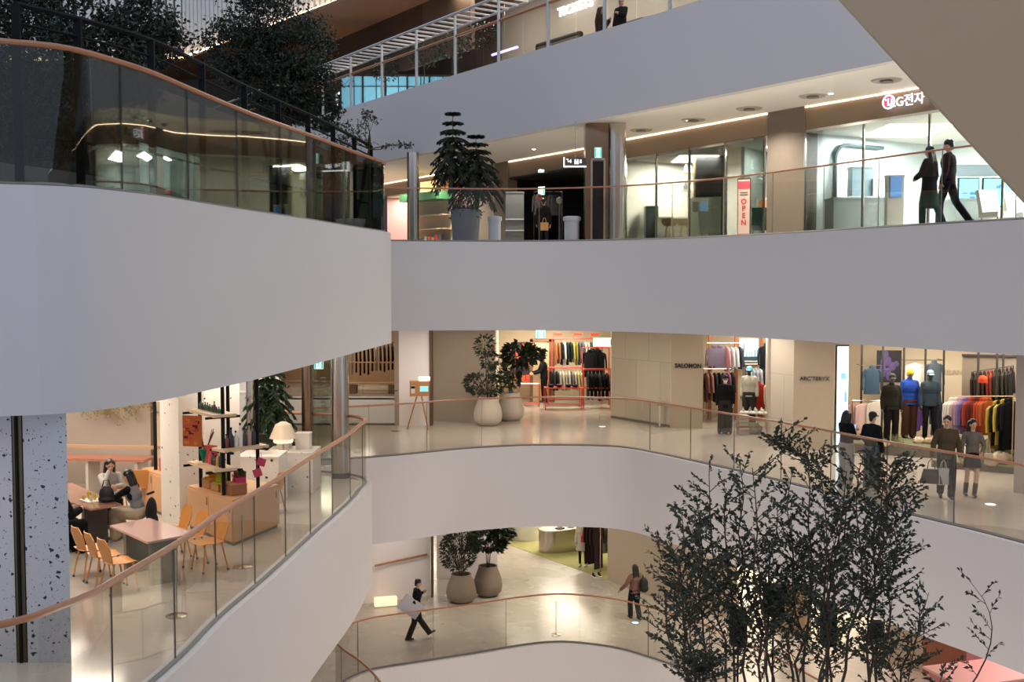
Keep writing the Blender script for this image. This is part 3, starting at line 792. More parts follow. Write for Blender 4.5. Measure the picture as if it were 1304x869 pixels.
        if vest:
            cols = [col, mat('cloth_%d_%d_%d' % vest, tuple(v * .84 for v in vest), rough=.9, spec=.15)]
            xs = (g['shL'].x - .02 * k)
            remeshed('top', t, cols, root, vox * k, 2, lambda c: 1 if abs(c.x - chest.x) < xs and c.z > hip.z - .05 else 0)
        else: remeshed('top', t, col, root, vox * k, 2)
    if skirt:
        t = MB(); t.lathe([(.13 * k, 0), (.155 * k, -.08 * k), (.20 * k, -.34 * k), (.19 * k, -.34 * k), (.12 * k, 0)], 20, tuple(hip + Vector((0, 0, .07 * k))), sy=.8)
        obj('skirt', t, mat('cloth_%d_%d_%d' % skirt, tuple(v * .84 for v in skirt), rough=.9, spec=.15), root)
    if bottom:
        c = bottom['c']; e = bottom.get('e', .014)
        t = MB(); t.ell(hip, ((.155 * S) * k + e * k, .11 * k + e * k, .12 * k), R=R)
        for L in 'LR':
            hj, kn, an = g['hj' + L], g['kn' + L], g['an' + L]
            t.cap(hj, kn, (.082 + e) * k, (.058 + e) * k); t.cap(kn, an + Vector((0, 0, .0)), (.056 + e) * k, (.045 + e * 1.3) * k)
        remeshed('trousers', t, mat('cloth_%d_%d_%d' % c, tuple(v * .84 for v in c), rough=.9, spec=.15), root, vox * k, 2)
    t = MB()
    for s, L in ((1, 'L'), (-1, 'R')):
        kn, an = g['kn' + L], g['an' + L]
        sh_ = (an - kn).normalized()
        f = Vector((0, -1, 0)) if g['toe' + L] is None else Vector(P['toe' + L]).normalized()
        hl_ = an - f * .045 * k + sh_ * .045 * k; tt = an + f * .15 * k + sh_ * .05 * k
        t.cap(hl_, tt, .042 * k, .034 * k, 10, sc=(1.05, .85)); t.cap(an - sh_ * .01, hl_, .045 * k, .042 * k)
        if boots: t.cap(an - sh_ * .2 * k, an, .058 * k, .05 * k)
    remeshed('shoes', t, mat('shoe_%d_%d_%d' % shoes, shoes, rough=.5), root, vox * .8 * k, 1)
    hm = HAIRB if haircol is None else mat('hair_%d' % haircol[0], haircol, rough=.5)
    if hair in ('short', 'long', 'bob', 'hood'):
        t = MB(); t.ell(head + Rh @ Vector((0, .018, .045)) * k, (.085 * k, .098 * k, .088 * k), 14, 10, R=Rh)
        t.cap(head + Rh @ Vector((0, .065, .0)) * k, head + Rh @ Vector((0, .06, -.06)) * k, .05 * k, .04 * k)
        if hair in ('long', 'bob', 'hood'):
            dn = .26 if hair == 'long' else .15
            for s in (-1, 0, 1):
                t.cap(head + Rh @ Vector((.062 * s, .045, .03)) * k, head + Rh @ Vector((.075 * s, .065, -dn)) * k, .05 * k, .042 * k)
            if hair == 'hood':
                for s in (-1, 1): t.cap(head + Rh @ Vector((.07 * s, -.01, .05)) * k, head + Rh @ Vector((.075 * s, -.01, -.14)) * k, .035 * k, .045 * k)
        remeshed('hair', t, hm, root, vox * .8 * k, 1)
    if hat:
        kind, c = hat; t = MB(); hmt = mat('hat_%d_%d_%d' % c, c, rough=.8)
        if kind == 'beanie':
            t.ell(head + Rh @ Vector((0, .01, .06)) * k, (.09 * k, .104 * k, .09 * k), 14, 10, R=Rh)
            t.cap(head + Rh @ Vector((-.0, .01, .035)) * k, head + Rh @ Vector((0, .01, .06)) * k, .095 * k, .095 * k)
        else:
            t.ell(head + Rh @ Vector((0, .01, .06)) * k, (.088 * k, .102 * k, .078 * k), 14, 10, R=Rh)
            t.add(*(lambda m: (m.v, m.f))(MB().ell(head + Rh @ Vector((0, -.115, .045)) * k, (.07 * k, .07 * k, .012 * k), R=Rh)))
        obj('hat', t, hmt, root)
    if mask:
        t = MB(); t.ell(head + Rh @ Vector((0, -.045, -.045)) * k, (.058 * k, .06 * k, .045 * k), R=Rh)
        obj('face_mask', t, mat('mask_white', (228, 228, 226)), root)
    return root

def tote(name, label, cat, loc, rz, w, h, d, c, flare=1.0, strap=.3):
    r = thing(name, label, cat, loc, rz)
    m = mat('bag_%d_%d_%d' % c, c, rough=.6)
    vs = []
    for z, f in ((0, flare), (h * .5, (1 + flare) / 2), (h, 1)):
        for x, y in ((-1, -1), (1, -1), (1, 1), (-1, 1)): vs.append((x * w / 2 * f, y * d / 2 * (1 if z < h else .7), z))
    fs = [(3, 2, 1, 0), (8, 9, 10, 11)] + [(4 * a + i, 4 * a + (i + 1) % 4, 4 * a + 4 + (i + 1) % 4, 4 * a + 4 + i) for a in (0, 1) for i in range(4)]
    obj('bag_body', MB().add(vs, fs), m, r, smooth=0)
    for s in (-1, 1):
        obj('handle', MB().tube([(-w * .25, s * d * .3, h), (-w * .17, s * d * .1, h + strap * .7), (0, 0, h + strap), (w * .17, s * d * .1, h + strap * .7), (w * .25, s * d * .3, h)], .008, 5), m, r)
    return r
def at_floor(px, py, z): p = on_z(px, py, z); return (p.x, p.y, z)
walk = mk(knL=(.10, -.20, .52), anL=(.10, -.30, .10), knR=(-.10, .02, .50), anR=(-.10, .30, .16), toeR=(0, -1, -.7), elL=(.24, .12, 1.13), wrL=(.24, .10, .90), elR=(-.24, -.06, 1.13), wrR=(-.22, -.24, .93))
# --- storey M, right: two shoppers seen from behind
p = at_floor(1077, 618, ZM)
person('person', 'person in a black hoodie and wide cream trousers lifting a phone by the bright screen', 'person', p, aim((0.9, .45)), 1.69,
    mk(elL=(.22, -.08, 1.15), wrL=(.12, -.30, 1.22), elR=(-.23, -.02, 1.13), wrR=(-.14, -.26, 1.08)), top=dict(c=(24, 24, 27), e=.035, hem=.12), bottom=dict(c=(206, 198, 186), e=.045), hair='hood', shoes=(200, 196, 190))
f = Vector((.9, .45, 0)).normalized(); hv = Vector(p) + Vector((f.x * .36 + f.y * -.11, f.y * .36 + f.x * .11, 1.27))
r = thing('phone', 'pale glowing phone held up by the person in the black hoodie', 'phone', tuple(hv), aim((0.9, .45)))
obj('case', MB().box((0, 0, 0), (.075, .01, .15)), mat('phone_case', (170, 175, 185), rough=.3), r)
obj('screen', MB().box((0, .007, 0), (.068, .003, .14)), emis('phone_glow', (190, 215, 245), .9), r)
person('person', 'person in a black cap, black jacket and blue jeans, back turned to the void', 'person', at_floor(1109.5, 624, ZM), aim((.75, .6)), 1.72,
    mk(elL=(.24, -.02, 1.14), wrL=(.18, -.16, .98)), top=dict(c=(26, 26, 30), e=.04, hem=.05), bottom=dict(c=(96, 108, 124), e=.04), hair='short', hat=('cap', (24, 24, 26)), shoes=(190, 186, 180))
# couple
pc = at_floor(1204, 636, ZM)
person('person', 'man in a brown sweater and dark trousers walking with shopping bags in one hand', 'person', pc, aim((-.25, -1)), 1.77,
    mk(knL=(.10, -.14, .52), anL=(.09, -.12, .11), knR=(-.09, .0, .50), anR=(-.08, .20, .13), toeR=(0, -1, -.5), elR=(-.25, .0, 1.13), wrR=(-.28, -.06, .88), elL=(.24, .04, 1.13), wrL=(.26, -.02, .90), look=-.35),
    top=dict(c=(92, 78, 58), e=.03, hem=.03), bottom=dict(c=(28, 28, 34), e=.025), shoes=(26, 26, 30))
pw = at_floor(1237, 633, ZM)
person('person', 'woman in grey knit top, short black skirt and black boots beside the man in brown', 'person', pw, aim((-.2, -1)), 1.66,
    mk(knL=(.08, -.10, .50), anL=(.05, -.06, .10), anR=(-.12, .04, .10), elL=(.24, -.02, 1.13), wrL=(.16, -.2, 1.02), look=.3), top=dict(c=(128, 118, 110), e=.014), skirt=(26, 26, 28), hair='long', boots=True, slim=.88, shoes=(30, 28, 28))
tote('handbag', 'black tapered shopping bag carried by the man in the brown sweater', 'bag', (pc[0] - .36, pc[1] - .12, pc[2] + .36), -.3, .30, .30, .14, (34, 32, 34), 1.5, .22)
tote('paper_bag', 'pale grey paper shopping bag next to the black one in the walking man\'s hand', 'bag', (pc[0] - .12, pc[1] - .16, pc[2] + .34), .25, .26, .34, .10, (170, 168, 172), 1.0, .18)
tote('shoulder_bag', 'beige shoulder bag at the side of the woman in the black skirt', 'bag', (pw[0] + .30, pw[1] - .05, pw[2] + .72), .2, .20, .22, .09, (186, 168, 148), 1.1, .34)
# person by the left clothing shop
person('person', 'person all in black with cap and white face mask in the shop entrance', 'person', at_floor(923, 553, ZM), aim((-.1, -1)), 1.78,
    mk(elL=(.23, -.02, 1.13), wrL=(.22, -.14, .92)), top=dict(c=(18, 18, 20), e=.045, hem=.16), bottom=dict(c=(48, 44, 42), e=.06), hair='short', hat=('cap', (20, 20, 22)), mask=True, shoes=(150, 140, 128))
# person stooping in the red-rack shop
person('person', 'person in black clothes and dark green beanie bowing over the red display table', 'person', at_floor(693, 513, ZM), aim((-1, -.15)), 1.86,
    mk(chest=(0, -.03, 1.24), neck=(0, -.08, 1.43), head=(0, -.16, 1.56), shL=(.175, -.05, 1.38), shR=(-.175, -.05, 1.38), elL=(.2, -.16, 1.12), wrL=(.18, -.38, 1.05), elR=(-.2, -.14, 1.12), wrR=(-.18, -.36, 1.05)),
    top=dict(c=(20, 22, 24), e=.04, hem=.1), bottom=dict(c=(16, 16, 18), e=.03), hat=('beanie', (44, 52, 44)), shoes=(18, 18, 18), hair='none')
# --- storey L
pm = at_floor(530, 814, ZL)
person('person', 'man in a black shirt and grey trousers striding past with a big white board', 'person', pm, aim((1, .1)), 1.74,
    mk(knL=(.10, -.10, .53), anL=(.10, -.36, .16), toeL=(0, -1, .5), knR=(-.10, .05, .50), anR=(-.10, .22, .08), chest=(0, -.03, 1.24), neck=(0, -.04, 1.44), head=(0, -.07, 1.60), elR=(-.26, .06, 1.14), wrR=(-.22, -.10, .98), elL=(.24, -.02, 1.15), wrL=(.14, -.20, 1.30)),
    top=dict(c=(26, 26, 30), e=.025), bottom=dict(c=(66, 60, 58), e=.03), shoes=(40, 32, 28))
bd = thing('display_board', 'large white board carried under the walking man\'s arm', 'board', (pm[0] - .12, pm[1] - .30, pm[2] + 1.02), .1)
obj('panel', MB().box((0, 0, 0), (.62, .03, .46), M=Matrix.Rotation(.62, 4, 'Y')), mat('board_white', (214, 208, 214), rough=.5), bd)
obj('rim', MB().box((0, .02, 0), (.64, .012, .48), M=Matrix.Rotation(.62, 4, 'Y')), mat('board_rim', (176, 168, 168)), bd)
pl = at_floor(808, 789, ZL)
person('person', 'woman in a dusty pink cardigan and dark trousers walking away beside the beige wall', 'person', pl, aim((-.45, .9)), 1.68,
    mk(knL=(.09, -.12, .5), anL=(.08, -.1, .1), anR=(-.08, .16, .1), elL=(.30, -.02, 1.12), wrL=(.42, -.14, .96)), top=dict(c=(150, 112, 98), e=.04, hem=.04), bottom=dict(c=(34, 36, 44), e=.03), hair='long', shoes=(60, 50, 46))
bp = thing('backpack', 'black slouchy backpack on the woman in the dusty pink cardigan', 'bag', (pl[0] + .26, pl[1] - .12, pl[2] + .92), aim((-.45, .9)))
remeshed('pouch', MB().ell((0, 0, .18), (.15, .11, .22)).ell((0, .03, .06), (.14, .11, .12)), mat('bag_black', (20, 20, 22), rough=.6), bp, .02)
obj('strap', MB().tube([(-.05, -.08, .36), (-.06, -.16, .42), (-.1, -.2, .3), (-.08, -.1, .1)], .015, 6), mat('bag_black', (20, 20, 22)), bp)
# --- storey U couple seen from behind
um = on_y(1205, 361, 22.2); uw = on_y(1181, 361, 22.0)
person('person', 'tall man in a dark maroon top and black trousers strolling, seen from behind', 'person', (um.x, um.y, ZU), aim((-.75, .65)), 1.76,
    mk(knL=(.09, -.12, .51), anL=(.09, -.14, .10), knR=(-.10, .12, .50), anR=(-.10, .38, .14), toeR=(0, -1, -.5)), top=dict(c=(50, 28, 34), e=.035, hem=.04), bottom=dict(c=(20, 20, 26), e=.02), shoes=(24, 22, 22))
person('person', 'person in a long black coat leaning on the maroon-topped man\'s side', 'person', (uw.x, uw.y, ZU), aim((-.65, .75)), 1.60,
    mk(knL=(.09, -.10, .5), anL=(.09, -.1, .1), knR=(-.1, .1, .48), anR=(-.1, .26, .12), elL=(.24, -.05, 1.13), wrL=(.16, -.22, 1.05)), top=dict(c=(18, 18, 20), e=.05, hem=.52, flare=.04), bottom=dict(c=(16, 16, 18), e=.022), hair='long', shoes=(18, 18, 18))
# --- storey T: two visitors
t1 = on_y(763, 361, 34.4); t2 = on_y(789, 361, 33.0)
person('person', 'person in a dark brown coat at the top balustrade under the ticket sign', 'person', (t1.x, t1.y, ZT), aim((.9, -.4)), 1.74, mk(elL=(.2, -.1, 1.16), wrL=(.1, -.25, 1.28)), top=dict(c=(62, 46, 38), e=.06, hem=.2), bottom=dict(c=(30, 30, 34)), hair='hood', haircol=(58, 42, 36))
person('person', 'person in a cream bucket hat leaning behind the top balustrade', 'person', (t2.x, t2.y, ZT), aim((-.6, -.8)), 1.62, mk(elL=(.2, -.12, 1.16), wrL=(.1, -.25, 1.2)), top=dict(c=(34, 30, 32), e=.05), bottom=dict(c=(40, 38, 40)), hair='short', hat=('cap', (200, 190, 176)))
# --- seated at the dining table
def sit(**k):
    return mk(hip=(0, .05, .50), chest=(0, .0, .80), neck=(0, -.01, 1.01), head=(0, -.03, 1.17), shL=(.17, 0, .96), shR=(-.17, 0, .96), elL=(.21, -.1, .72), wrL=(.14, -.32, .76), elR=(-.21, -.1, .72), wrR=(-.14, -.32, .76),
        hjL=(.09, .02, .50), knL=(.11, -.40, .50), anL=(.11, -.38, .09), hjR=(-.09, .02, .50), knR=(-.11, -.40, .50), anR=(-.11, -.38, .09), **k)
s1 = dict(sit()); s1.update(chest=(0, -.05, .80), neck=(.0, -.10, 1.0), head=(0, -.14, 1.16), shL=(.17, -.1, .95), shR=(-.17, -.1, .95), wrR=(-.04, -.20, 1.06), elR=(-.16, -.32, .80), elL=(.20, -.22, .76), wrL=(.05, -.42, .79))
person('person', 'seated woman with dark hair resting her chin on her hand at the dining table', 'person', (-7.62, 20.62, ZM), aim((.55, -.9)), 1.66, s1, top=dict(c=(196, 188, 182), e=.02), bottom=dict(c=(24, 24, 28)), hair='long', slim=.9)
s2 = dict(sit()); s2.update(chest=(0, -.06, .80), neck=(0, -.13, 1.0), head=(0, -.17, 1.16), shL=(.17, -.11, .95), shR=(-.17, -.11, .95), elL=(.2, -.32, .80), wrL=(.06, -.46, .84), elR=(-.2, -.30, .80), wrR=(-.06, -.46, .82))
person('person', 'seated woman in a grey top with black sleeves and cream trousers, side to the void', 'person', (-6.62, 19.25, ZM), aim((-1, .15)), 1.68, s2, top=dict(c=(26, 26, 28), e=.022), vest=(150, 148, 152), bottom=dict(c=(206, 186, 158), e=.04), hair='bob', slim=.92, shoes=(120, 96, 80))
person('person', 'seated person in black partly hidden behind the speckled column', 'person', (-7.52, 18.02, ZM), aim((.5, .85)), 1.7, sit(), top=dict(c=(18, 18, 22), e=.06), bottom=dict(c=(16, 16, 20), e=.04), hair='short', shoes=(60, 56, 54))
cg = thing('coat', 'black coat hung behind the seated woman in the grey top', 'coat', (-6.36, 19.2, ZM + .42), aim((-1, .15)))
remeshed('cloth', MB().ell((0, 0, .12), (.19, .06, .24)).ell((0, .02, -.08), (.18, .07, .16)), mat('cloth_coat', (18, 18, 21), rough=.9), cg, .02)
obj('collar', MB().tube([(-.09, -.03, .42), (0, .05, .45), (.09, -.03, .42)], .02, 6), mat('cloth_coat', (18, 18, 21)), cg)
# --- mannequins
MQ = mat('mannequin_grey', (72, 72, 74), rough=.5)
MP = ZM + .26
def mp(px, y): q = on_y(px, 361, y); return (q.x, y, MP)
person('mannequin', 'mannequin in a dark olive hooded jacket with goggles on its cap, on the planted platform', 'mannequin', mp(1138, 29.3), aim((-.05, -1)), 1.86, mk(), top=dict(c=(38, 36, 28), e=.034, hem=.06, collar=1, hood=1), bottom=dict(c=(20, 20, 20), e=.03), hair='none', hat=('cap', (40, 38, 36)), skin=MQ, mannequin=True, shoes=(24, 24, 24))
person('mannequin', 'mannequin in a bright blue jacket and yellow beanie between two dark mannequins', 'mannequin', mp(1161, 30.3), aim((.0, -1)), 1.9, mk(), top=dict(c=(34, 66, 150), e=.042, hem=.06, collar=1, hood=1), bottom=dict(c=(72, 42, 30), e=.04), hair='none', hat=('beanie', (206, 168, 40)), skin=MQ, mannequin=True, shoes=(60, 44, 34))
person('mannequin', 'mannequin in a slate teal hooded top and black trousers under the hanging grey jacket', 'mannequin', mp(1187, 30.0), aim((-.1, -1)), 1.9, mk(anL=(.14, -.05, .09)), top=dict(c=(46, 58, 66), e=.025, hood=1), bottom=dict(c=(18, 18, 20), e=.015), hair='none', hat=('cap', (110, 130, 142)), skin=mat('mannequin_dark', (30, 32, 36)), mannequin=True, shoes=(20, 20, 20))
q = on_y(953, 361, 34.6)
person('mannequin', 'mannequin in a cream jacket, black harness and light blue cap by the shoe table', 'mannequin', (q.x, 34.3, ZM + .1), aim((-.3, -1)), 1.84, mk(), top=dict(c=(206, 200, 184), e=.034), bottom=dict(c=(60, 56, 56), e=.04), hair='none', hat=('cap', (104, 176, 206)), skin=mat('mannequin_dark', (30, 32, 36)), mannequin=True, shoes=(40, 40, 42))
obj('platform_block', MB().box((q.x, 34.3, ZM + .05), (.7, .7, .1)), mat('platform_grey', (120, 110, 98)))
tag(bpy.data.objects['platform_block'], 'low grey block under the mannequin with the light blue cap', 'platform')
# ================================================================ clothes on hangers
def cloth(c): return mat('cloth_%d_%d_%d' % c, tuple(v * .84 for v in c), rough=.9, spec=.15)
HANG = mat('hanger_wood', (196, 160, 116), rough=.5)
_gm = {}
def garment(kind, L):
    """shirt or jacket hanging from z = 0, its width along x"""
    key = (kind, round(L, 2))
    if key in _gm: return _gm[key]
    b = MB(); n = 14; prof = [(.06, .018, -.04), (.13, .026, -.07), (.21, .032, -.12), (.215, .036, -.3), (.22, .038, -L * .7), (.235, .042, -L)]
    vs = []
    for (rx, ry, z) in prof:
        for i in range(n):
            w = 2 * PI * i / n; wob = 1 + .10 * math.sin(5 * w + z * 3) * min(1, -z * 1.5)
            vs.append((rx * math.cos(w), ry * math.sin(w) * wob, z))
    fs = [tuple(range(n))] + [(a * n + i, (a + 1) * n + i, (a + 1) * n + (i + 1) % n, a * n + (i + 1) % n) for a in range(len(prof) - 1) for i in range(n)] + [tuple((len(prof) - 1) * n + i for i in range(n))[::-1]]
    b.add(vs, fs)
    sl = .52 if kind != 'tee' else .2
    for s in (1, -1): b.tube([(s * .17, 0, -.10), (s * .24, .0, -.16), (s * .27, -.01, -.16 - sl * .5), (s * .275, -.03, -.16 - sl)], [.034, .04, .036, .032], 8, sc=(1, 1))
    if kind == 'hood': b.ell((0, .01, -.03), (.09, .035, .07))
    _gm[key] = b
    return b
ORD = ['first', 'second', 'third', 'fourth', 'fifth', 'sixth', 'seventh', 'eighth', 'ninth', 'tenth', 'eleventh', 'twelfth', 'thirteenth', 'fourteenth', 'fifteenth', 'sixteenth']
_proto = {}
def hang(loc, rz, c, L, label, group, kind='shirt', name='hanging_shirt', s=1.0):
    key = (kind, round(L, 2), c, name)
    if key in _proto:
        return dup(_proto[key], loc, rz, label, group, (s, s, s))
    r = thing(name, label, 'clothing', loc, rz, group); r.scale = (s, s, s)
    obj('garment', garment(kind, L), cloth(c), r)
    h = MB().tube([(-.19, 0, -.12), (-.02, 0, -.045), (.02, 0, -.045), (.19, 0, -.12)], .009, 5).tube([(0, 0, -.045), (0, 0, .0), (.015, 0, .02), (0, 0, .035)], .004, 4)
    obj('hanger', h, HANG, r)
    _proto[key] = r
    return r
def row(p0, p1, cols, L, where, group, turn=0.0, kind='shirt', name='hanging_shirt', jit=.05, names=None, s=1.0):
    a, b = Vector(p0) - Vector((0, 0, .058)), Vector(p1) - Vector((0, 0, .058)); d = b - a; n = len(cols); base = math.atan2(d.y, d.x) + PI / 2 + (turn if turn > 1 else turn * .25)
    for i, c in enumerate(cols):
        p = a + d * ((i + .5) / n)
        hang(tuple(p), base + random.uniform(-jit, jit), c, L * random.choice((.94, 1.0, 1.06)), '%s %s on %s, %s from its far end' % (cname(c), 'jacket' if kind == 'hood' else 'shirt', where, ORD[n - 1 - i]), group, kind, name, s)
def cname(c):
    r, g, b = c; m, M = min(c), max(c)
    if M < 50: return 'black'
    if M - m < 22: return 'white' if m > 200 else 'pale grey' if m > 150 else 'grey' if m > 90 else 'charcoal'
    if r >= g >= b:
        if r - g < 25: return 'cream' if r > 190 else 'olive' if r > 90 else 'dark olive'
        if r - g > 90: return 'red' if g < 70 else 'orange'
        return 'pink' if r > 200 and b > 150 else 'tan' if r > 150 else 'brown'
    if g > r and g >= b: return 'green'
    if b > g > r: return 'blue'
    if r > b > g: return 'pink' if r > 200 else 'plum'
    return 'lavender' if M > 150 else 'purple'
RED = mat('red_metal', (196, 62, 40), rough=.4)
def frame_rack(name, label, cat, loc, rz, w, d, h, m, mid=None, shelf=None, r=.016):
    o = thing(name, label, cat, loc, rz)
    for x in (-1, 1):
        for y in (-1, 1): obj('leg', MB().tube([(x * w / 2, y * d / 2, 0), (x * w / 2, y * d / 2, h)], r, 6), m, o)
    def loop(z):
        b = MB(); c = [(-w / 2, -d / 2, z), (w / 2, -d / 2, z), (w / 2, d / 2, z), (-w / 2, d / 2, z)]
        for i in range(4): b.tube([c[i], c[(i + 1) % 4]], r, 6)
        return b
    obj('top_frame', loop(h), m, o)
    if mid: obj('lower_frame', loop(mid), m, o)
    if shelf: obj('shelf', MB().box((0, 0, h - .01), (w - .03, d - .03, .02)), shelf, o)
    return o
# ---- red-rack shop (far, middle storey)
def K(px, y, z): q = on_y(px, 361, y); return (q.x, y, z)
def zat(py, y): return -(py - HZ) / F * y if py >= HZ else (HZ - py) / F * y
Y1 = 41.6
o = frame_rack('clothes_rack', 'tall red wall rack holding the upper row of shirts in the far shop', 'clothes rack', (K(735, Y1, 0)[0], Y1, ZM), 0, 1.9, .5, 2.45, RED, 1.35)
for x in (-.9, -.15, .5):
    obj('sign_holder', MB().tube([(x, -.25, 2.45), (x, -.25, 2.68)], .012, 5).box((x + .17, -.25, 2.62), (.3, .01, .09)), RED, o)
cols = [(168, 104, 66), (150, 100, 60), (24, 24, 26), (205, 200, 190), (26, 40, 38), (30, 36, 44), (176, 166, 70), (140, 132, 60), (84, 92, 104), (92, 96, 100), (216, 208, 186), (200, 192, 170), (38, 84, 68), (150, 92, 60), (90, 40, 34)]
x0 = on_y(706, 361, Y1).x; x1 = on_y(763, 361, Y1).x
row((x0, Y1, ZM + 2.42), (x1, Y1, ZM + 2.42), cols, .86, 'the tall red wall rack', 'shirts on the upper red rail', turn=.35)
cols = [(24, 26, 30), (60, 50, 60), (30, 44, 44), (190, 184, 164), (204, 196, 176), (186, 176, 150), (206, 200, 184), (120, 116, 112), (196, 186, 160), (210, 190, 120), (180, 170, 140)]
x0 = on_y(700, 361, 41.0).x; x1 = on_y(742, 361, 41.0).x
row((x0, 41.0, ZM + 1.36), (x1, 41.0, ZM + 1.36), cols, .72, 'the lower red rail', 'shirts on the lower red rail', turn=.35)
frame_rack('clothes_rack', 'low red rail rack in front of the tall red wall rack', 'clothes rack', ((x0 + x1) / 2, 41.0, ZM), 0, x1 - x0 + .1, .12, 1.4, RED, .2)
tb = frame_rack('display_table', 'open red metal display table with dark folded clothes on top', 'table', (K(717, 39.6, 0)[0], 39.6, ZM), 0.05, 1.3, .6, .78, RED, .14, mat('dark_shelf', (50, 38, 34)))
frame_rack('display_table', 'smaller red metal table with a pale top, behind the round planters', 'table', (K(674, 40.6, 0)[0], 40.6, ZM), 0, .75, .5, .82, RED, .1, mat('pale_top', (220, 206, 190)))
for i, (dx, c) in enumerate(((-.42, (30, 28, 34)), (-.12, (120, 40, 34)), (.2, (40, 44, 48)), (.45, (70, 54, 60)))):
    q = thing('folded_clothes', '%s folded clothes on the open red table, %s from the door side' % (cname(c), ORD[i]), 'clothing', (K(717, 39.6, 0)[0] + dx, 39.6, ZM + .79), random.uniform(-.1, .1), 'folded clothes on the red table')
    for j in range(3): obj('folded_piece', MB().ell((random.uniform(-.01, .01), 0, .02 + j * .035), (.11, .15, .02), 10, 6), cloth(c), q)
rk = frame_rack('clothes_rack', 'red floor rack full of black clothes at the edge of the stone pier', 'clothes rack', (K(761, 39.9, 0)[0], 39.9, ZM), 0, 1.0, .5, 1.42, RED, .75)
x0 = on_y(747, 361, 39.9).x; x1 = on_y(776, 361, 39.9).x
row((x0, 39.9, ZM + 1.38), (x1, 39.9, ZM + 1.38), [(22, 22, 24), (30, 26, 30), (20, 20, 24), (58, 56, 60), (26, 26, 28), (36, 30, 30)], 1.0, 'the red floor rack', 'black clothes on the red floor rack', turn=.5)
row((x0 + .1, 40.9, ZM + 2.1), (x1 - .2, 40.9, ZM + 2.1), [(20, 20, 22), (16, 18, 20), (24, 24, 26)], .95, 'the high rail under the white sign box', 'black coats under the white sign box', turn=1.3, kind='hood')
frame_rack('clothes_rack', 'tall thin red rack under the white sign box', 'clothes rack', ((x0 + x1) / 2, 40.9, ZM), 0, 1.0, .2, 2.14, RED)
# white hanging sign box
q = thing('hanging_sign', 'white illuminated sign box hung from the ceiling beside the stone pier', 'sign', K(767, 38.0, zat(436, 38)), .0)
obj('box', MB().box((0, 0, 0), (.62, .10, .30)), emis('sign_white', (246, 246, 226), 1.0), q)
obj('end_cap', MB().box((.34, -.01, .0), (.10, .1, .2)), mat('sign_green', (40, 120, 100)), q)
obj('rod', MB().tube([(-.1, 0, .15), (-.1, 0, .9)], .008, 5), STEEL, q)
# red script wall lettering
tm = text_mb('kompact', .34, .02); q = obj('wall_lettering', tm, RED, loc=(K(740, 42.1, 0)[0], 42.08, zat(416.5, 42.1))); tag(q, 'red shop name lettering on the cream wall above the shirt rack', 'lettering')
q = thing('exit_sign', 'green and white exit sign above the brown door in the far shop', 'sign', K(688.5, 42.0, zat(426, 42)), 0)
def exit_face(q, w, h):
    obj('housing', MB().box((0, .02, 0), (w, .05, h)), mat('sign_case', (210, 214, 210)), q)
    obj('lit_face', MB().box((0, -.01, 0), (w * .94, .01, h * .9)), emis('exit_white', (190, 250, 240), 1.5), q)
    g = MB(); 
    g.box((-w * .36, -.02, 0), (w * .16, .01, h * .86)); g.box((w * .36, -.02, 0), (w * .16, .01, h * .86)); g.ell((0, -.02, h * .26), (w * .06, .01, w * .06), 8, 6)
    g.tube([(0, -.02, h * .18), (-w * .02, -.02, -h * .05), (w * .1, -.02, -h * .3)], w * .035, 5).tube([(-w * .02, -.02, -h * .05), (-w * .12, -.02, -h * .3)], w * .035, 5).tube([(w * .1, -.02, h * .02), (0, -.02, h * .14), (-w * .12, -.02, h * .02)], w * .03, 5)
    obj('running_figure', g, emis('exit_green', (20, 150, 130), .9), q)
exit_face(q, .34, .30)
q = thing('door_1', 'brown-framed door in the back wall of the far shop', 'door', K(689, 42.08, ZM), 0); q['kind'] = 'structure'
obj('leaf', MB().box((0, 0, 1.15), (.62, .06, 2.3)), mat('door_tan', (206, 178, 136)), q)
obj('frame', MB().box((-.37, -.02, 1.2), (.12, .1, 2.4)).box((.42, -.02, 1.2), (.22, .1, 2.4)).box((.03, -.02, 2.36), (.9, .1, .12)), mat('door_brown', (112, 82, 56)), q)
q = thing('poster', 'dark and orange poster panel behind the leafy round planters', 'poster', K(664, 42.05, zat(461, 42)), 0)
obj('frame', MB().box((0, 0, 0), (.78, .05, 1.5)), mat('poster_dark', (40, 30, 34)), q)
g = MB(); [g.box((random.uniform(-.3, .3), -.03, random.uniform(-.65, .65)), (random.uniform(.08, .25), .01, random.uniform(.08, .3))) for i in range(14)]
obj('print', g, mat('poster_orange', (206, 84, 52)), q)
# ---- left clothing shop (stone piers), name on the pier
def on_face(p0, p1, px):
    """point on the wall line p0-p1 seen at column px"""
    s = (px - CX) / F * 1.0
    ry = ct; k = (px - CX) / F
    # x = k' * y with k' = tan of the column (level approximation)
    x0, y0, x1, y1 = *p0, *p1; kk = k
    t = (kk * y0 - x0) / ((x1 - x0) - kk * (y1 - y0)); return Vector((x0 + (x1 - x0) * t, y0 + (y1 - y0) * t, 0))
def lettering(txt, p0, p1, px, py, size, label, m, bold=0.0, width=1.0, off=.03, name='wall_lettering'):
    c = on_face(p0, p1, px); d = Vector((p1[0] - p0[0], p1[1] - p0[1], 0)); n = Vector((d.y, -d.x, 0)).normalized()
    if n.dot(c) > 0: n = -n
    c = c + n * off; z = -(py - HZ) / F * c.y
    o = obj(name, text_mb(txt, size, .02, bold=bold, width=width), m, loc=(c.x, c.y, z), rot=(0, 0, math.atan2(d.y, d.x))); tag(o, label, 'lettering'); return o
LET = mat('letter_black', (24, 20, 18), rough=.4)
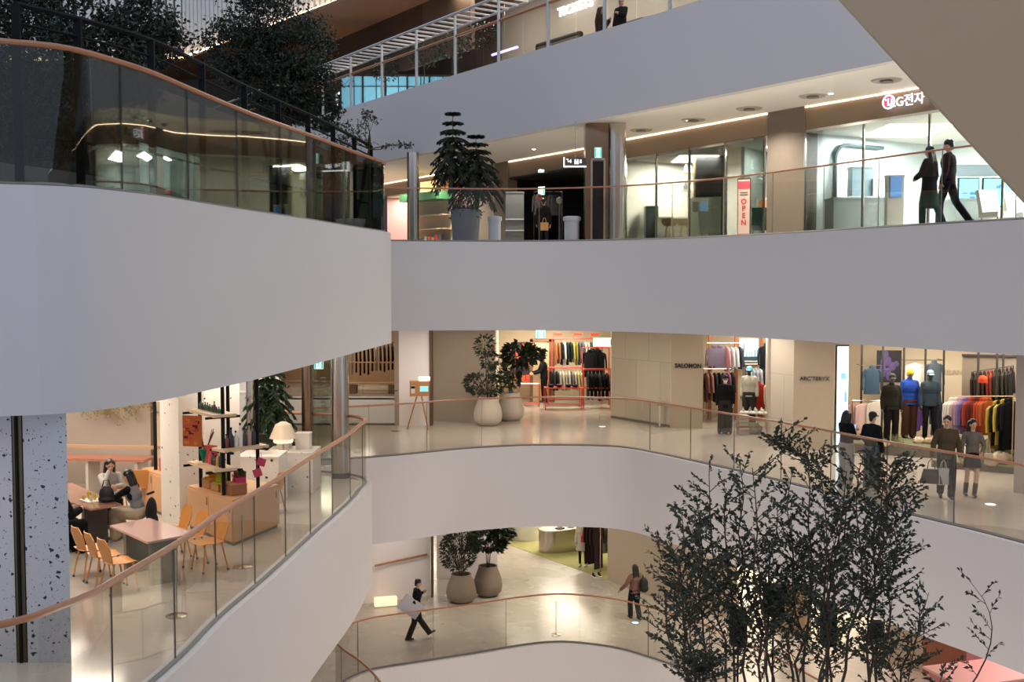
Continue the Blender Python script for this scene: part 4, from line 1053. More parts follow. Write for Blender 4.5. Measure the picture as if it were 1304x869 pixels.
lettering('SALOMON', (5.0, 34.4), (5.96, 34.2), 877, 466.5, .185, 'bold black shop name on the beige pier nearer the red-rack shop', LET, bold=.006, width=.92)
lettering("ARC'TERYX", (7.66, 29.8), (8.69, 29.6), 1038.5, 483, .155, 'thin black shop name lettering on the beige pier between the two clothing shops', LET, width=.97)
OW = mat('orange_wood', (150, 88, 48), rough=.5, var=.15, vscale=3)
for i, px in enumerate((905, 938.5, 970)):
    q = K(px, 36.4, ZM); o = thing('display_post', 'orange wood display post in the stone-pier shop, %s from the entrance pier' % ORD[i], 'post', q, 0, 'orange wood display posts')
    obj('post', MB().box((0, 0, 1.65), (.11, .11, 3.3)), OW, o); obj('bracket', MB().box((0, -.12, 2.0), (.03, .15, .03)), STEEL, o)
def rail(name, label, p0, p1, m=STEEL, legs=True, floor=ZM, r=.014, group=None):
    o = thing(name, label, 'rail', tuple(p0), 0, group); d = Vector(p1) - Vector(p0)
    obj('bar', MB().tube([(0, 0, 0), tuple(d)], r, 6), m, o)
    if legs:
        for e in (0, 1): obj('leg', MB().tube([tuple(d * e), (d.x * e, d.y * e, floor - p0[2])], r, 6), m, o)
    return o
# upper displays
rail('clothes_rail', 'steel rail carrying the lilac jackets high in the stone-pier shop', K(901, 36.0, zat(437, 36)), K(948, 36.0, zat(437, 36)))
row(K(906, 36.0, zat(438, 36)), K(922, 36.0, zat(438, 36)), [(104, 92, 108), (112, 100, 116)], .72, 'the high rail with lilac jackets', 'lilac jackets on the high rail', turn=PI / 2, jit=.25, kind='hood')
row(K(924, 35.9, zat(438, 36)), K(946, 35.9, zat(438, 36)), [(180, 130, 136), (186, 184, 186), (206, 204, 204), (60, 60, 72)], .80, 'the high rail beside the lilac jackets', 'light jackets on the high rail', turn=.5)
rail('clothes_rail', 'lower steel rail with dark jackets behind the masked person', K(897, 35.8, zat(470, 35.8)), K(935, 35.8, zat(470, 35.8)))
row(K(898, 35.7, zat(471, 35.7)), K(936, 35.7, zat(471, 35.7)), [(120, 80, 74), (150, 104, 92), (40, 40, 48), (30, 30, 36), (92, 76, 96), (120, 74, 92), (34, 34, 40)], 1.0, 'the lower rail behind the masked person', 'dark jackets on the lower rail', turn=.4)
rail('clothes_rail', 'steel rail with pale jackets under the framed landscape photo', K(950, 36.0, zat(464, 36)), K(982, 36.0, zat(464, 36)))
row(K(952, 35.9, zat(465, 36)), K(980, 35.9, zat(465, 36)), [(220, 220, 218), (150, 168, 186), (190, 190, 196), (200, 204, 206), (40, 42, 50), (34, 36, 42)], .72, 'the rail under the landscape photo', 'pale jackets under the photo', turn=.45)
hang(K(977, 35.2, zat(438, 35.2)), .2, (24, 34, 38), .80, 'black and teal jacket hung high by the second stone pier', None, 'hood')
hang(K(967, 34.6, zat(487, 34.6)), .1, (186, 60, 34), .86, 'orange red jacket hung low over the shoe table', None, 'hood')
hang(K(980, 34.4, zat(487, 34.4)), .9, (214, 186, 166), 1.0, 'pale peach coat hung against the second stone pier', None, 'hood')
q = thing('picture', 'framed mountain landscape photo high on the shop wall between orange posts', 'picture', K(955.5, 36.6, zat(446, 36.6)), 0)
obj('frame', MB().box((0, 0, 0), (.70, .04, .80)), mat('frame_white', (220, 224, 226)), q)
obj('photo', MB().box((0, -.025, .05), (.64, .01, .62)), emis('photo_sky', (176, 210, 220), .55), q)
g = MB(); g.box((0, -.035, -.28), (.64, .01, .12)); [g.box((x, -.035, -.12), (.015, .01, random.uniform(.1, .28))) for x in (-.26, -.2, -.1, .0, .06, .18, .25)]
obj('tree_line', g, mat('photo_dark', (52, 70, 82)), q)
# shoe table with shoes
tq = on_z(963, 552, ZM); st_ = thing('display_table', 'white shoe table on thin legs before the cream-jacket mannequin', 'table', (tq.x, 33.2, ZM), -.3)
tm_ = mat('table_pale', (206, 196, 184)); obj('table_top', MB().box((0, 0, .62), (.95, .45, .04)), tm_, st_); obj('shelf', MB().box((0, 0, .42), (.9, .42, .03)), mat('table_wood', (140, 90, 62)), st_)
for x in (-.44, .44):
    for y in (-.2, .2): obj('leg', MB().box((x, y, .31), (.03, .03, .62)), tm_, st_)
def shoe(loc, rz, c, label, group):
    key = ('shoe', c)
    if key in _proto: return dup(_proto[key], loc, rz, label, group)
    o = thing('shoe', label, 'shoe', loc, rz, group)
    remeshed('upper', MB().cap((0, .09, .05), (0, -.08, .038), .042, .036).cap((0, .09, .05), (0, .07, .10), .038, .036), cloth(c), o, .012)
    obj('sole', MB().box((0, 0, .012), (.085, .27, .024)), mat('sole', (230, 230, 226)), o)
    _proto[key] = o; return o
k = 0
for i in range(5):
    c = random.choice([(214, 210, 204), (190, 178, 166), (160, 150, 150), (226, 222, 216)])
    v = Matrix.Rotation(-.3, 3, 'Z') @ Vector((-.38 + i * .19, 0, 0))
    shoe((tq.x + v.x, 33.2 + v.y, ZM + .645), random.uniform(-.5, .5) - .3, c, '%s trainer on the white shoe table, %s from the masked person' % (cname(c), ORD[i]), 'trainers on the white shoe table')
bx = thing('display_plinth', 'stack of pale stone slabs beside the white shoe table', 'plinth', K(947.5, 32.9, ZM), .1)
for j in range(5): obj('slab', MB().box((random.uniform(-.01, .01), 0, .06 + j * .12), (.30, .3, .10)), mat('slab_stone', (170, 156, 138), var=.15, vscale=9), bx)
def rock(name, label, cat, loc, r, c, seed, group=None, moss=False):
    random.seed(seed); mb = MB().ell((0, 0, r[2] * .7), r, 16, 10)
    mb.v = [tuple(Vector(v) * (1 + .12 * math.sin(9 * v[0] / r[0] + seed) * math.cos(7 * v[1] / r[1]) + random.uniform(-.05, .05))) for v in mb.v]
    mb.v = [(v[0], v[1], max(v[2], -.0)) for v in mb.v]
    o = obj(name, mb, mat('rock_%d_%d_%d' % c, c, rough=.9, var=.3, vscale=9, bump=.4, bscale=30), loc=loc); tag(o, label, cat, group); random.seed(seed + 5); return o
rock('rock', 'smooth grey boulder under the white shoe table', 'rock', (tq.x - .12, 33.1, ZM), (.26, .2, .2), (150, 140, 122), 3)
# ---- right clothing shop
def zx(px, py, y): q = on_y(px, 361, y); return (q.x, y, -(py - HZ) / F * y)
PB = mat('pole_black', (44, 38, 34), rough=.4)
for i, (px, y) in enumerate(((1099, 31.6), (1126, 31.0), (1153, 31.2), (1180.5, 31.2), (1204, 30.8), (1248, 28.8), (1272, 28.4), (1280, 28.8))):
    q = zx(px, 600, y); o = thing('display_pole', 'slim dark display pole in the right-hand clothing shop, %s from the bright screen' % ORD[i], 'pole', (q[0], y, ZM), 0, 'slim dark display poles')
    obj('pole', MB().box((0, 0, 1.66), (.045, .045, 3.32)), PB, o); obj('foot', MB().box((0, 0, .01), (.12, .12, .02)), PB, o)
def shelf_rail(px0, px1, py, y, label):
    a, b = zx(px0, py, y), zx(px1, py, y); o = thing('wall_rail', label, 'rail', a, 0)
    obj('bar', MB().tube([(0, 0, 0), (b[0] - a[0], 0, 0)], .012, 6), PB, o)
    for e in (0.02, .98): obj('arm', MB().tube([((b[0] - a[0]) * e, 0, 0), ((b[0] - a[0]) * e, .5, 0)], .01, 5), PB, o)
shelf_rail(1099, 1128, 466, 31.5, 'short wall rail carrying the slate blue jacket')
shelf_rail(1153, 1205, 459, 31.4, 'short wall rail carrying the white shirt and grey jacket')
hang(zx(1112.5, 467, 31.4), 0, (62, 82, 98), .80, 'slate blue jacket hung alone between two dark poles', None, 'hood')
hang(zx(1093, 512, 31.6), 0, (214, 172, 164), .92, 'dusty pink sweater low beside the bright screen', 'pale sweaters beside the screen')
hang(zx(1103, 512, 31.5), .3, (226, 190, 178), .92, 'rose sweater low behind the first dark pole', 'pale sweaters beside the screen')
hang(zx(1118, 510, 31.5), .2, (230, 214, 196), .92, 'cream sweater low between the first two dark poles', 'pale sweaters beside the screen')
hang(zx(1167, 461, 31.3), 0, (222, 216, 210), .74, 'white printed shirt hung high behind the blue mannequin', None)
hang(zx(1192, 460, 31.3), .1, (96, 108, 118), .88, 'steel grey jacket hung high behind the teal mannequin', None, 'hood')
hang(zx(1196, 510, 31.3), .5, (52, 56, 70), 1.0, 'navy long coat hung low behind the teal mannequin', None, 'hood')
hang(zx(1172, 514, 31.3), .9, (120, 84, 160), .8, 'violet jacket hung low between blue and teal mannequins', None, 'hood')
rail('clothes_rail', 'low steel rail with pale sweaters beside the bright screen', zx(1088, 511, 31.55), zx(1124, 511, 31.55))
rail('clothes_rail', 'low steel rail behind the blue and teal mannequins', zx(1164, 513, 31.35), zx(1204, 513, 31.35))
q = thing('poster', 'dark violet artwork panel behind the first two dark poles', 'poster', zx(1134, 467, 32.4), .0)
obj('panel', MB().box((0, 0, 0), (.72, .05, .95)), mat('poster_black', (30, 24, 30)), q)
g = MB(); [g.ell((random.uniform(-.2, .25), -.03, random.uniform(-.3, .35)), (random.uniform(.06, .16), .01, random.uniform(.08, .2)), 10, 6) for i in range(9)]
obj('print', g, mat('poster_violet', (84, 66, 112)), q)
lettering('VEILANCE', (9.0, 34.6), (17, 30.4), 1218, 475, .20, 'faint pale grey lettering on the cream wall behind the dark poles', mat('letter_faint', (198, 176, 148)))
q = thing('display_screen', 'tall glowing pale blue screen at the edge of the beige pier', 'screen', (on_y(1075, 361, 30.4).x, 30.4, ZM), .15)
obj('housing', MB().box((0, .05, 1.42), (.36, .08, 2.84)), mat('screen_case', (40, 44, 50)), q)
obj('display', MB().box((0, 0, 1.42), (.33, .01, 2.74)), emis('screen_blue', (186, 226, 246), 1.6), q)
g = MB(); [g.box((random.uniform(-.1, .1), -.01, 1.42 + random.uniform(-1.2, 1.2)), (random.uniform(.05, .15), .005, random.uniform(.1, .3))) for i in range(2)]
obj('lit_image', g, emis('screen_blue2', (110, 160, 196), .9), q)
# alcove
q = thing('wall_alcove', 'framed grey alcove with dark jackets at the back of the right-hand shop', 'alcove', zx(1266, 480, 29.6), -.35)
obj('back_panel', MB().box((0, 0, 0), (1.5, .04, 1.1)), mat('alcove_grey', (112, 98, 82)), q); obj('lintel', MB().box((0, -.04, .57), (1.54, .12, .05)), PB, q)
a = zx(1240, 474, 29.3); b = zx(1293, 466, 28.6)
rail('clothes_rail', 'high dark rail in the grey alcove', a, b, PB)
row(a, b, [(40, 30, 26), (52, 40, 32), (64, 44, 34), (60, 40, 34), (120, 44, 30), (128, 50, 34), (44, 40, 30), (36, 34, 28), (60, 52, 40), (44, 40, 34), (36, 32, 28)], .85, 'the high rail in the grey alcove', 'dark jackets in the grey alcove', turn=.5, kind='hood')
q = thing('beanie', 'orange beanie on the high rail of the grey alcove', 'hat', zx(1254.5, 483.5, 28.3), 0)
obj('knit', MB().ell((0, 0, 0), (.11, .11, .105)), cloth((216, 78, 44)), q); obj('cuff', MB().lathe([(.112, -.09), (.118, -.06), (.112, -.03)], 16), cloth((196, 66, 38)), q)
# front colourful rail
a = zx(1213, 508, 28.9); b = zx(1294, 505, 26.4)
a = (a[0], a[1], -2.98); b = (b[0], b[1], -2.72)
rail('clothes_rail', 'long front rail of bright jackets, sorted white to orange to black', a, b, mat('rail_wood', (190, 160, 120)))
row((a[0], a[1], a[2]), (a[0] + (b[0] - a[0]) * .66, a[1] + (b[1] - a[1]) * .66, a[2] + (b[2] - a[2]) * .66), [(226, 218, 206), (222, 212, 196), (226, 220, 214), (196, 160, 164), (176, 146, 164), (134, 114, 158), (100, 84, 138), (176, 66, 38), (130, 44, 30), (100, 34, 26), (104, 38, 28), (176, 62, 32), (186, 76, 38), (170, 86, 42)], .86, 'the long front rail', 'bright jackets on the long front rail', turn=.55, kind='hood')
row((a[0] + (b[0] - a[0]) * .72, a[1] + (b[1] - a[1]) * .72, a[2] + (b[2] - a[2]) * .72 - .1), b, [(190, 160, 60), (26, 24, 26), (206, 176, 70), (24, 24, 26), (22, 22, 26)], 1.05, 'the near part of the long front rail', 'yellow and black jackets on the long front rail', turn=.7, kind='hood', s=1.1)
# planted platforms and rocks
q = thing('display_platform', 'low dark platform with moss under the three mannequins', 'platform', (on_y(1152, 361, 29.6).x, 29.6, ZM), -.45)
obj('base', MB().box((0, 0, .12), (2.5, 1.9, .24)), mat('platform_dark', (86, 76, 62)), q); obj('moss_bed', MB().box((0, 0, .25), (2.44, 1.84, .02)), mat('moss', (92, 96, 58), var=.4, vscale=14, bump=.5, bscale=60), q)
q2 = thing('display_platform', 'low dark platform with rocks under the long front rail', 'platform', (on_y(1262, 361, 26.8).x, 26.95, ZM), -.6)
obj('base', MB().box((0, 0, .07), (2.2, 1.3, .14)), mat('platform_dark', (86, 76, 62)), q2)
obj('moss_bed', MB().box((0, 0, .15), (2.14, 1.24, .02)), mat('moss', (92, 96, 58)), q2)
k = 0
for (px, y, r) in ((1247, 26.6, (.24, .2, .14)), (1262, 26.9, (.3, .24, .2)), (1280, 26.6, (.26, .2, .17)), (1256, 27.5, (.28, .22, .26)), (1274, 27.3, (.3, .24, .3)), (1287, 27.0, (.22, .2, .22)), (1268, 26.3, (.16, .12, .1))):
    s = on_y(px, 361, y); rock('rock', '%s rock on the platform under the long front rail, %s from the walking couple' % (('tan', 'mossy', 'pale', 'brown')[k % 4], ORD[k]), 'rock', (s.x, y, ZM + .15), r, ((170, 146, 112), (104, 92, 56), (190, 172, 146), (128, 100, 70))[k % 4], 20 + k, 'rocks under the long front rail'); k += 1
k = 0
for (px, y, r) in ((1174, 29.3, (.16, .12, .1)), (1190, 29.2, (.2, .14, .1)), (1147, 28.9, (.16, .12, .1)), (1128, 28.8, (.18, .14, .09)), (1200, 29.6, (.2, .14, .12))):
    s = on_y(px, 361, y); rock('rock', '%s rock at the mannequins\' feet, %s along the mossy platform' % (('pale', 'tan', 'mossy')[k % 3], ORD[k]), 'rock', (s.x, y, ZM + .25), r, ((196, 176, 146), (170, 146, 112), (100, 96, 56))[k % 3], 40 + k, 'rocks on the mossy platform'); k += 1
def tuft(loc, n, h, label, c=(120, 120, 84)):
    mb = MB()
    for i in range(n):
        w = random.uniform(0, 2 * PI); l = random.uniform(.4, 1) * h; sp = random.uniform(.1, .5) * h
        p = Vector((random.uniform(-.06, .06), random.uniform(-.06, .06), 0))
        mb.tube([p, p + Vector((math.cos(w) * sp * .4, math.sin(w) * sp * .4, l * .6)), p + Vector((math.cos(w) * sp, math.sin(w) * sp, l))], [.006, .005, .001], 3)
    o = obj('grass_tuft', mb, mat('tuft_%d' % c[0], c, rough=.9), loc=loc); tag(o, label, 'plant')
s = on_y(1145, 361, 28.7); tuft((s.x, 28.75, ZM + .25), 90, .36, 'dry grass tuft at the feet of the olive-jacket mannequin')
s = on_y(1131, 361, 28.8); tuft((s.x, 28.9, ZM + .25), 60, .22, 'small dry grass tuft at the near corner of the mossy platform', (140, 130, 96))
# bollards / stanchions
def stanchion(px, py, z, h, label, plate=False):
    q = on_z(px, py, z); o = thing('floor_stand', label, 'stand', (q.x, q.y, z)); obj('base', MB().lathe([(.15, 0), (.15, .01), (.02, .03)], 20), STEEL, o)
    obj('pole', MB().tube([(0, 0, .02), (0, 0, h)], .011, 6), STEEL, o)
    if plate: obj('plate', MB().box((0, 0, h), (.10, .02, .05)), STEEL, o)
stanchion(708, 809, ZL, 1.0, 'slim steel stand alone on the lowest walkway floor')
stanchion(505, 549.5, ZM, 1.25, 'slim steel stand next to the wooden photo box', True)
stanchion(309, 722.5, ZM, .85, 'slim steel stand behind the balustrade near the wooden shelf cabinet')
stanchion(225, 785, ZM, .9, 'slim steel stand behind the balustrade below the glass dining table')
q = on_z(840, 544, ZM); o = thing('hand_sanitizer_stand', 'small pale stand with pump bottles in front of the stone pier', 'stand', (q.x, q.y, ZM))
obj('post', MB().box((0, 0, .35), (.05, .05, .7)), mat('stand_pale', (210, 200, 188)), o); obj('base', MB().box((0, 0, .01), (.3, .25, .02)), STEEL, o); obj('bottle', MB().lathe([(.04, .7), (.045, .74), (.045, .86), (.015, .9), (.015, .95)], 12), mat('bottle_clear', (170, 160, 150), rough=.2), o); obj('tray', MB().box((.03, 0, .7), (.2, .16, .02)), STEEL, o)
# floor spotlights: small lit discs of exit guidance
for i, (px, py, z, s) in enumerate(((1261, 643, ZM, 'on the floor in front of the walking couple'), (767, 544, ZM, 'on the floor before the stone pier'), (809, 794, ZL, 'on the lowest floor at the pink cardigan woman\'s feet'))):
    q = on_z(px, py, z); o = thing('floor_marker', 'small glowing pale blue floor marker ' + s, 'floor light', (q.x, q.y, z)); obj('lens', MB().lathe([(.11, .0), (.11, .012), (.09, .016)], 20), emis('marker_blue', (190, 232, 246), 1.4), o); obj('rim', MB().lathe([(.135, 0), (.135, .008), (.11, .012)], 20), STEEL, o)
# wooden photo box on a tripod
q = on_z(534, 547, ZM)
o = thing('photo_box', 'wooden photo box with lamp and small screen on splayed wooden legs', 'photo booth', (q.x, q.y + .1, ZM), .1)
WD = mat('box_wood', (168, 116, 70), rough=.5, var=.1)
obj('box', MB().box((0, 0, 1.27), (.60, .34, .46)), WD, o)
obj('screen', MB().box((.14, -.18, 1.27), (.26, .01, .17)), emis('screen_cyan', (130, 196, 206), .8), o)
obj('paper_notice', MB().box((-.20, -.18, 1.25), (.12, .008, .24)), mat('notice', (206, 196, 180)), o)
obj('notice_photo', MB().box((-.20, -.187, 1.32), (.12, .006, .07)), BLACK, o)
obj('lamp', MB().tube([(-.02, -.02, 1.575), (.32, -.02, 1.575)], .06, 10), emis('lamp_white', (255, 246, 230), 5.0), o)
for (x, y) in ((-.12, 0), (.1, -.08), (.1, .1)):
    obj('leg', MB().tube([(x * .6, y, 1.05), (x * 3.2 if x < 0 else x * 2.6, y * 3, 0)], .022, 8), WD, o)
# far clothes rail beyond the second void
a, b = K(440, 46.5, zat(441, 46.5)), K(507, 46.5, zat(436, 46.5))
rail('clothes_rail', 'far dark clothes rail beyond the second void', a, b, BLACK)
row(a, b, [(200, 190, 176), (190, 178, 160), (24, 26, 28), (30, 28, 32), (20, 24, 24), (26, 28, 30), (34, 24, 26), (190, 176, 160), (60, 50, 48), (30, 30, 34), (22, 24, 26), (28, 32, 34), (36, 36, 38)], 1.15, 'the far rail beyond the second void', 'clothes on the far rail', turn=.6, kind='hood')
q = thing('bench', 'long low wooden bench beyond the farthest balustrade', 'bench', K(474, 45.3, ZM), 0)
obj('seat', MB().box((0, 0, .42), (2.2, .5, .08)), mat('bench_wood', (190, 150, 104)), q)
for x in (-.8, .8): obj('leg', MB().box((x, 0, .19), (.3, .4, .38)), mat('bench_leg', (120, 90, 64)), q)
# ================================================================ dining area, middle storey, left
OAK = mat('chair_oak', (206, 140, 72), rough=.4, var=.12, vscale=4)
def shell_chair(loc, rz, label, group, m=OAK):
    if 'chair' in _proto: return dup(_proto['chair'], loc, rz, label, group)
    r = thing('dining_chair', label, 'chair', loc, rz, group)
    def sheet(P, th):
        n = len(P); w = len(P[0]); mb = MB(); vs = []
        for s in (0, 1):
            for rr in P:
                for v in rr: vs.append((v[0], v[1] + (th if s else 0), v[2] - (th * .4 if s else 0)))
        o = n * w; fs = []
        for i in range(n - 1):
            for j in range(w - 1):
                a, b, c, d = i * w + j, i * w + j + 1, (i + 1) * w + j + 1, (i + 1) * w + j
                fs += [(a, b, c, d), (o + a, o + d, o + c, o + b)]
        per = [j for j in range(w)] + [i * w + w - 1 for i in range(1, n)] + [(n - 1) * w + j for j in range(w - 2, -1, -1)] + [i * w for i in range(n - 2, 0, -1)]
        for a, b in zip(per, per[1:] + per[:1]): fs.append((b, a, o + a, o + b))
        return mb.add(vs, fs)
    seat = [[(x * (.20 + .03 * (1 - abs(v))), -.22 + .42 * t, .455 + .02 * x * x - .015 * math.sin(t * PI) + (.02 if t < .05 else 0) * -1) for x in [k / 4 - 1 for k in range(9)]] for t, v in [(i / 6, 2 * i / 6 - 1) for i in range(7)]]
    obj('seat', sheet([[(a, b, c) for a, b, c in r_] for r_ in seat], .012), m, r)
    back = []
    for i in range(8):
        t = i / 7; wd = .17 + .05 * math.sin(min(1, t * 1.4) * PI / 2) - (.09 * max(0, t - .7) / .3)
        back.append([(x * wd, .19 + .10 * t - .035 * (1 - x * x) * 0 - .03 * x * x, .47 + .36 * t) for x in [k / 4 - 1 for k in range(9)]])
    obj('backrest', sheet(back, .012), m, r)
    for x in (-1, 1):
        for y in (-1, 1):
            lg_ = obj('leg', MB().tube([(x * .15, y * .14, .45), (x * .20, y * .20 + (.02 if y > 0 else 0), .02)], [.016, .012], 8), m, r)
            obj('foot_cap', MB().ell((x * .20, y * .20 + (.02 if y > 0 else 0), .022), (.022, .022, .022), 8, 6), mat('foot_cap', (90, 96, 110)), lg_)
    _proto['chair'] = r
    return r
face = aim((.76, .65)); back_ = aim((-.76, -.65))
G1 = 'oak shell chairs at the glass dining table'
for i, (x, y) in enumerate(((-6.45, 16.85), (-6.1, 16.45), (-5.75, 16.05))):
    shell_chair((x - .04, y - .04, ZM), face + random.uniform(-.1, .1), 'oak shell chair on the column side of the glass dining table, ' + ('nearest the seated women', 'middle of three', 'nearest the handrail')[i], G1)
for i, (x, y) in enumerate(((-5.62, 18.05), (-5.22, 17.6), (-4.8, 17.22))):
    shell_chair((x, y, ZM), back_ + random.uniform(-.12, .12), 'oak shell chair on the shelf side of the glass dining table, ' + ('nearest the speckled pillar', 'middle of three', 'nearest the handrail')[i], G1)
for i, (px, py) in enumerate(((122, 671), (154, 671))):
    q = on_z(px, py, ZM)
    shell_chair((q.x - .15, 21.75 + i * .25, ZM), aim((-.2, 1)), 'oak shell chair behind the seated women, ' + ('before the middle of the wall bench', 'nearest the wooden cabinet')[i], None)
q = on_y(341, 361, 21.6); shell_chair((q.x, q.y, ZM), aim((-1, .3)), 'oak shell chair by the white counter, past the black metal shelves', None)
q = on_z(318, 632, ZM); 
def table(name, label, P, z, top, legm, gl=False, th=.03):
    cx = sum(p[0] for p in P) / 4; cy = sum(p[1] for p in P) / 4
    r = thing(name, label, 'table', (cx, cy, ZM)); h = z - ZM
    L = [(p[0] - cx, p[1] - cy) for p in P]
    obj('table_top', MB().prism(L, h - th, h), top, r)
    a = math.atan2(L[1][1] - L[0][1], L[1][0] - L[0][0])
    for k in (-.5, .5):
        c = ((L[0][0] + L[3][0]) / 2 * (0.5 - k) + (L[1][0] + L[2][0]) / 2 * (0.5 + k), (L[0][1] + L[3][1]) / 2 * (0.5 - k) + (L[1][1] + L[2][1]) / 2 * (0.5 + k))
        c = (c[0] * .6, c[1] * .6)
        obj('pedestal', MB().box((c[0], c[1], (h - th) / 2), (.10, .42, h - th), a), legm, r)
    obj('apron', MB().box((0, 0, h - th - .04), (.9, .05, .06), a), legm, r)
    return r
TT = mat('table_rose', (196, 158, 150), rough=.08, spec=.8, coat=.5); TT2 = mat('table_rosewood', (150, 108, 92), rough=.15, coat=.4)
t1 = table('dining_table', 'pale rose gloss-topped dining table ringed by oak shell chairs', [(-6.32, 17.1), (-5.36, 15.98), (-4.83, 16.55), (-5.88, 17.64)], -3.8, TT, mat('pedestal_glass', (140, 140, 130), rough=.2, metal=.3))
t2 = table('dining_table', 'brown gloss-topped dining table where the two women sit', [(-8.9, 20.2), (-7.1, 18.35), (-6.72, 18.75), (-8.4, 20.8)], -3.8, TT2, mat('pedestal_dark', (70, 62, 56), rough=.3))
tr = thing('food_tray', 'tray of yellow cups and wrapped snacks on the brown dining table', 'tray', (-7.35, 19.05, -3.8), -.8)
obj('tray', MB().box((0, 0, .01), (.40, .28, .02)), mat('tray_white', (220, 210, 196)), tr)
for (x, y, c, h) in ((-.1, .0, (226, 196, 60), .12), (.02, .05, (232, 206, 90), .10), (.1, -.05, (240, 236, 220), .09), (-.14, -.08, (228, 190, 120), .06)): obj('cup', MB().lathe([(.025, 0.02), (.035, .02 + h), (.03, .02 + h), (.02, .04)], 12, (x, y, 0)), cloth(c), tr)
hb = thing('handbag', 'black handbag standing on the brown dining table', 'bag', (-7.05, 18.95, -3.8), .2)
remeshed('pouch', MB().ell((0, 0, .14), (.13, .08, .15)).ell((0, 0, .05), (.15, .09, .06)), mat('bag_black', (20, 20, 22)), hb, .014); obj('handle', MB().tube([(-.07, 0, .26), (-.04, 0, .38), (.04, 0, .38), (.07, 0, .26)], .01, 6), mat('bag_black', (20, 20, 22)), hb)
# wall bench table
bt = thing('bar_table', 'long brick-red bar table along the clay wall behind the diners', 'table', (-8.95, 23.3, ZM), -.13)
obj('table_top', MB().box((0, 0, .82), (2.6, .6, .05)), mat('table_brick', (166, 106, 84), rough=.3), bt); obj('wall_ledge', MB().box((0, .42, 1.0), (2.6, .12, .06)), mat('ledge_oak', (186, 148, 118)), bt)
for x in (-1.1, 0, 1.1): obj('leg', MB().box((x, 0, .4), (.06, .5, .8)), mat('leg_pale', (190, 180, 170)), bt)
k = thing('wall_vine', 'sparse dry vine trained across the clay wall', 'plant', (-9.2, 24.35, -2.55))
random.seed(5)
mb = MB(); lf = MB()
for i in range(16):
    x = random.uniform(-.9, 1.1); z = random.uniform(-.1, .1); pts = [(x, 0, z)]
    for j in range(4): x += random.uniform(-.15, .2); z -= random.uniform(.02, .16); pts.append((x, random.uniform(-.06, 0), z))
    mb.tube(pts, .006, 4)
    for j in range(26):
        q = Vector(random.choice(pts)) + Vector((random.uniform(-.12, .12), random.uniform(-.1, 0), random.uniform(-.1, .1))); a = random.uniform(0, PI)
        u = Vector((math.cos(a), 0, math.sin(a))) * .035; v = Vector((-math.sin(a), .4, math.cos(a))) * .015
        lf.add([q - u, q + v, q + u, q - v], [(0, 1, 2, 3)])
obj('stems', mb, mat('vine_stem', (120, 96, 60)), k); obj('leaves', lf, mat('vine_leaf', (128, 118, 62)), k)
# speckled column at the left edge
r = thing('column', 'broad grey speckled terrazzo column with a dark metal joint', 'column', (-5.45, 12.3, ZM)); r['kind'] = 'structure'
xr = on_y(85, 561, 12.95).x; xj = on_y(21, 561, 12.95).x
obj('face_panel', MB().prism([(xj + .075 + 5.45, -.3), (xr + 5.45, -.3), ((xr) * 1.07 + 5.43, .5), (xj + .075 + 5.45, .5)], 0, 3.2), TERR, r, smooth=0)
obj('face_panel', MB().box((xj - 1.0 + 5.45, .2, 1.6), (1.9, 1.0, 3.2)), TERR, r)
obj('metal_joint', MB().box((xj + 5.45, -.05, 1.6), (.12, .5, 3.2)), mat('joint_olive', (96, 84, 62), rough=.3, metal=.6), r)
obj('dark_gap', MB().box((xj + 5.45 + .0, -.31, 1.6), (.03, .03, 3.2)), BLACK, r)
r.location = (-5.45, 13.25, ZM)
# speckled white pillar
r = thing('column', 'white speckled square pillar between the two wooden cabinets', 'column', (-6.3, 20.9, ZM)); r['kind'] = 'structure'
obj('shaft', MB().prism([(.08, -.5), (-.42, -.02), (-.05, .55), (.38, .02)], 0, 3.3), TERRW, r, smooth=0)
struct('wall_left', MB().prism([(-6.05, 21.5), (-5.45, 21.9), (-5.5, 22.0), (-6.1, 21.6)], ZM, -1.2), TERRW, smooth=0)
# wooden cabinets
CAB = mat('cabinet_oak', (198, 150, 108), rough=.5, var=.06, vscale=3)
def cabinet(label, P, h, doors):
    cx, cy = P[0]; r = thing('cabinet', label, 'cabinet', (cx, cy, ZM)); L = [Vector((p[0] - cx, p[1] - cy, 0)) for p in P]
    obj('carcass', MB().prism([(v.x, v.y) for v in L], .05, h), CAB, r, smooth=0)
    obj('plinth', MB().prism([(v.x * .97, v.y * .97) for v in L], 0, .05), JOINT, r, smooth=0)
    for (i, j, n) in doors:
        a, b = L[i], L[j]; d = (b - a).normalized(); nn = Vector((d.y, -d.x, 0))
        if nn.dot(Vector((cx, cy, 0))) > 0: nn = -nn
        w = (b - a).length / n
        for q in range(n):
            c = a + d * (w * (q + .5)) + nn * .012
            dr = obj('door', MB().box((c.x, c.y, h * .52), (w - .02, .02, h - .12), math.atan2(d.y, d.x)), CAB, r)
            e = c + nn * .012 + d * (w * .42); obj('handle', MB().box((e.x, e.y, h * .8), (.02, .012, .14), math.atan2(d.y, d.x)), JOINT, dr)
    return r
cabinet('oak cabinet carrying the black metal shelves, beside the glass dining table', [(-4.82, 18.8), (-6.0, 20.2), (-5.3, 21.0), (-4.35, 20.3)], .80, [(1, 0, 2), (0, 3, 1)])
cabinet('oak cabinet left of the speckled pillar, behind the seated women', [(-6.75, 21.2), (-7.5, 22.1), (-7.0, 22.6), (-6.3, 21.9)], .80, [(1, 0, 2)])
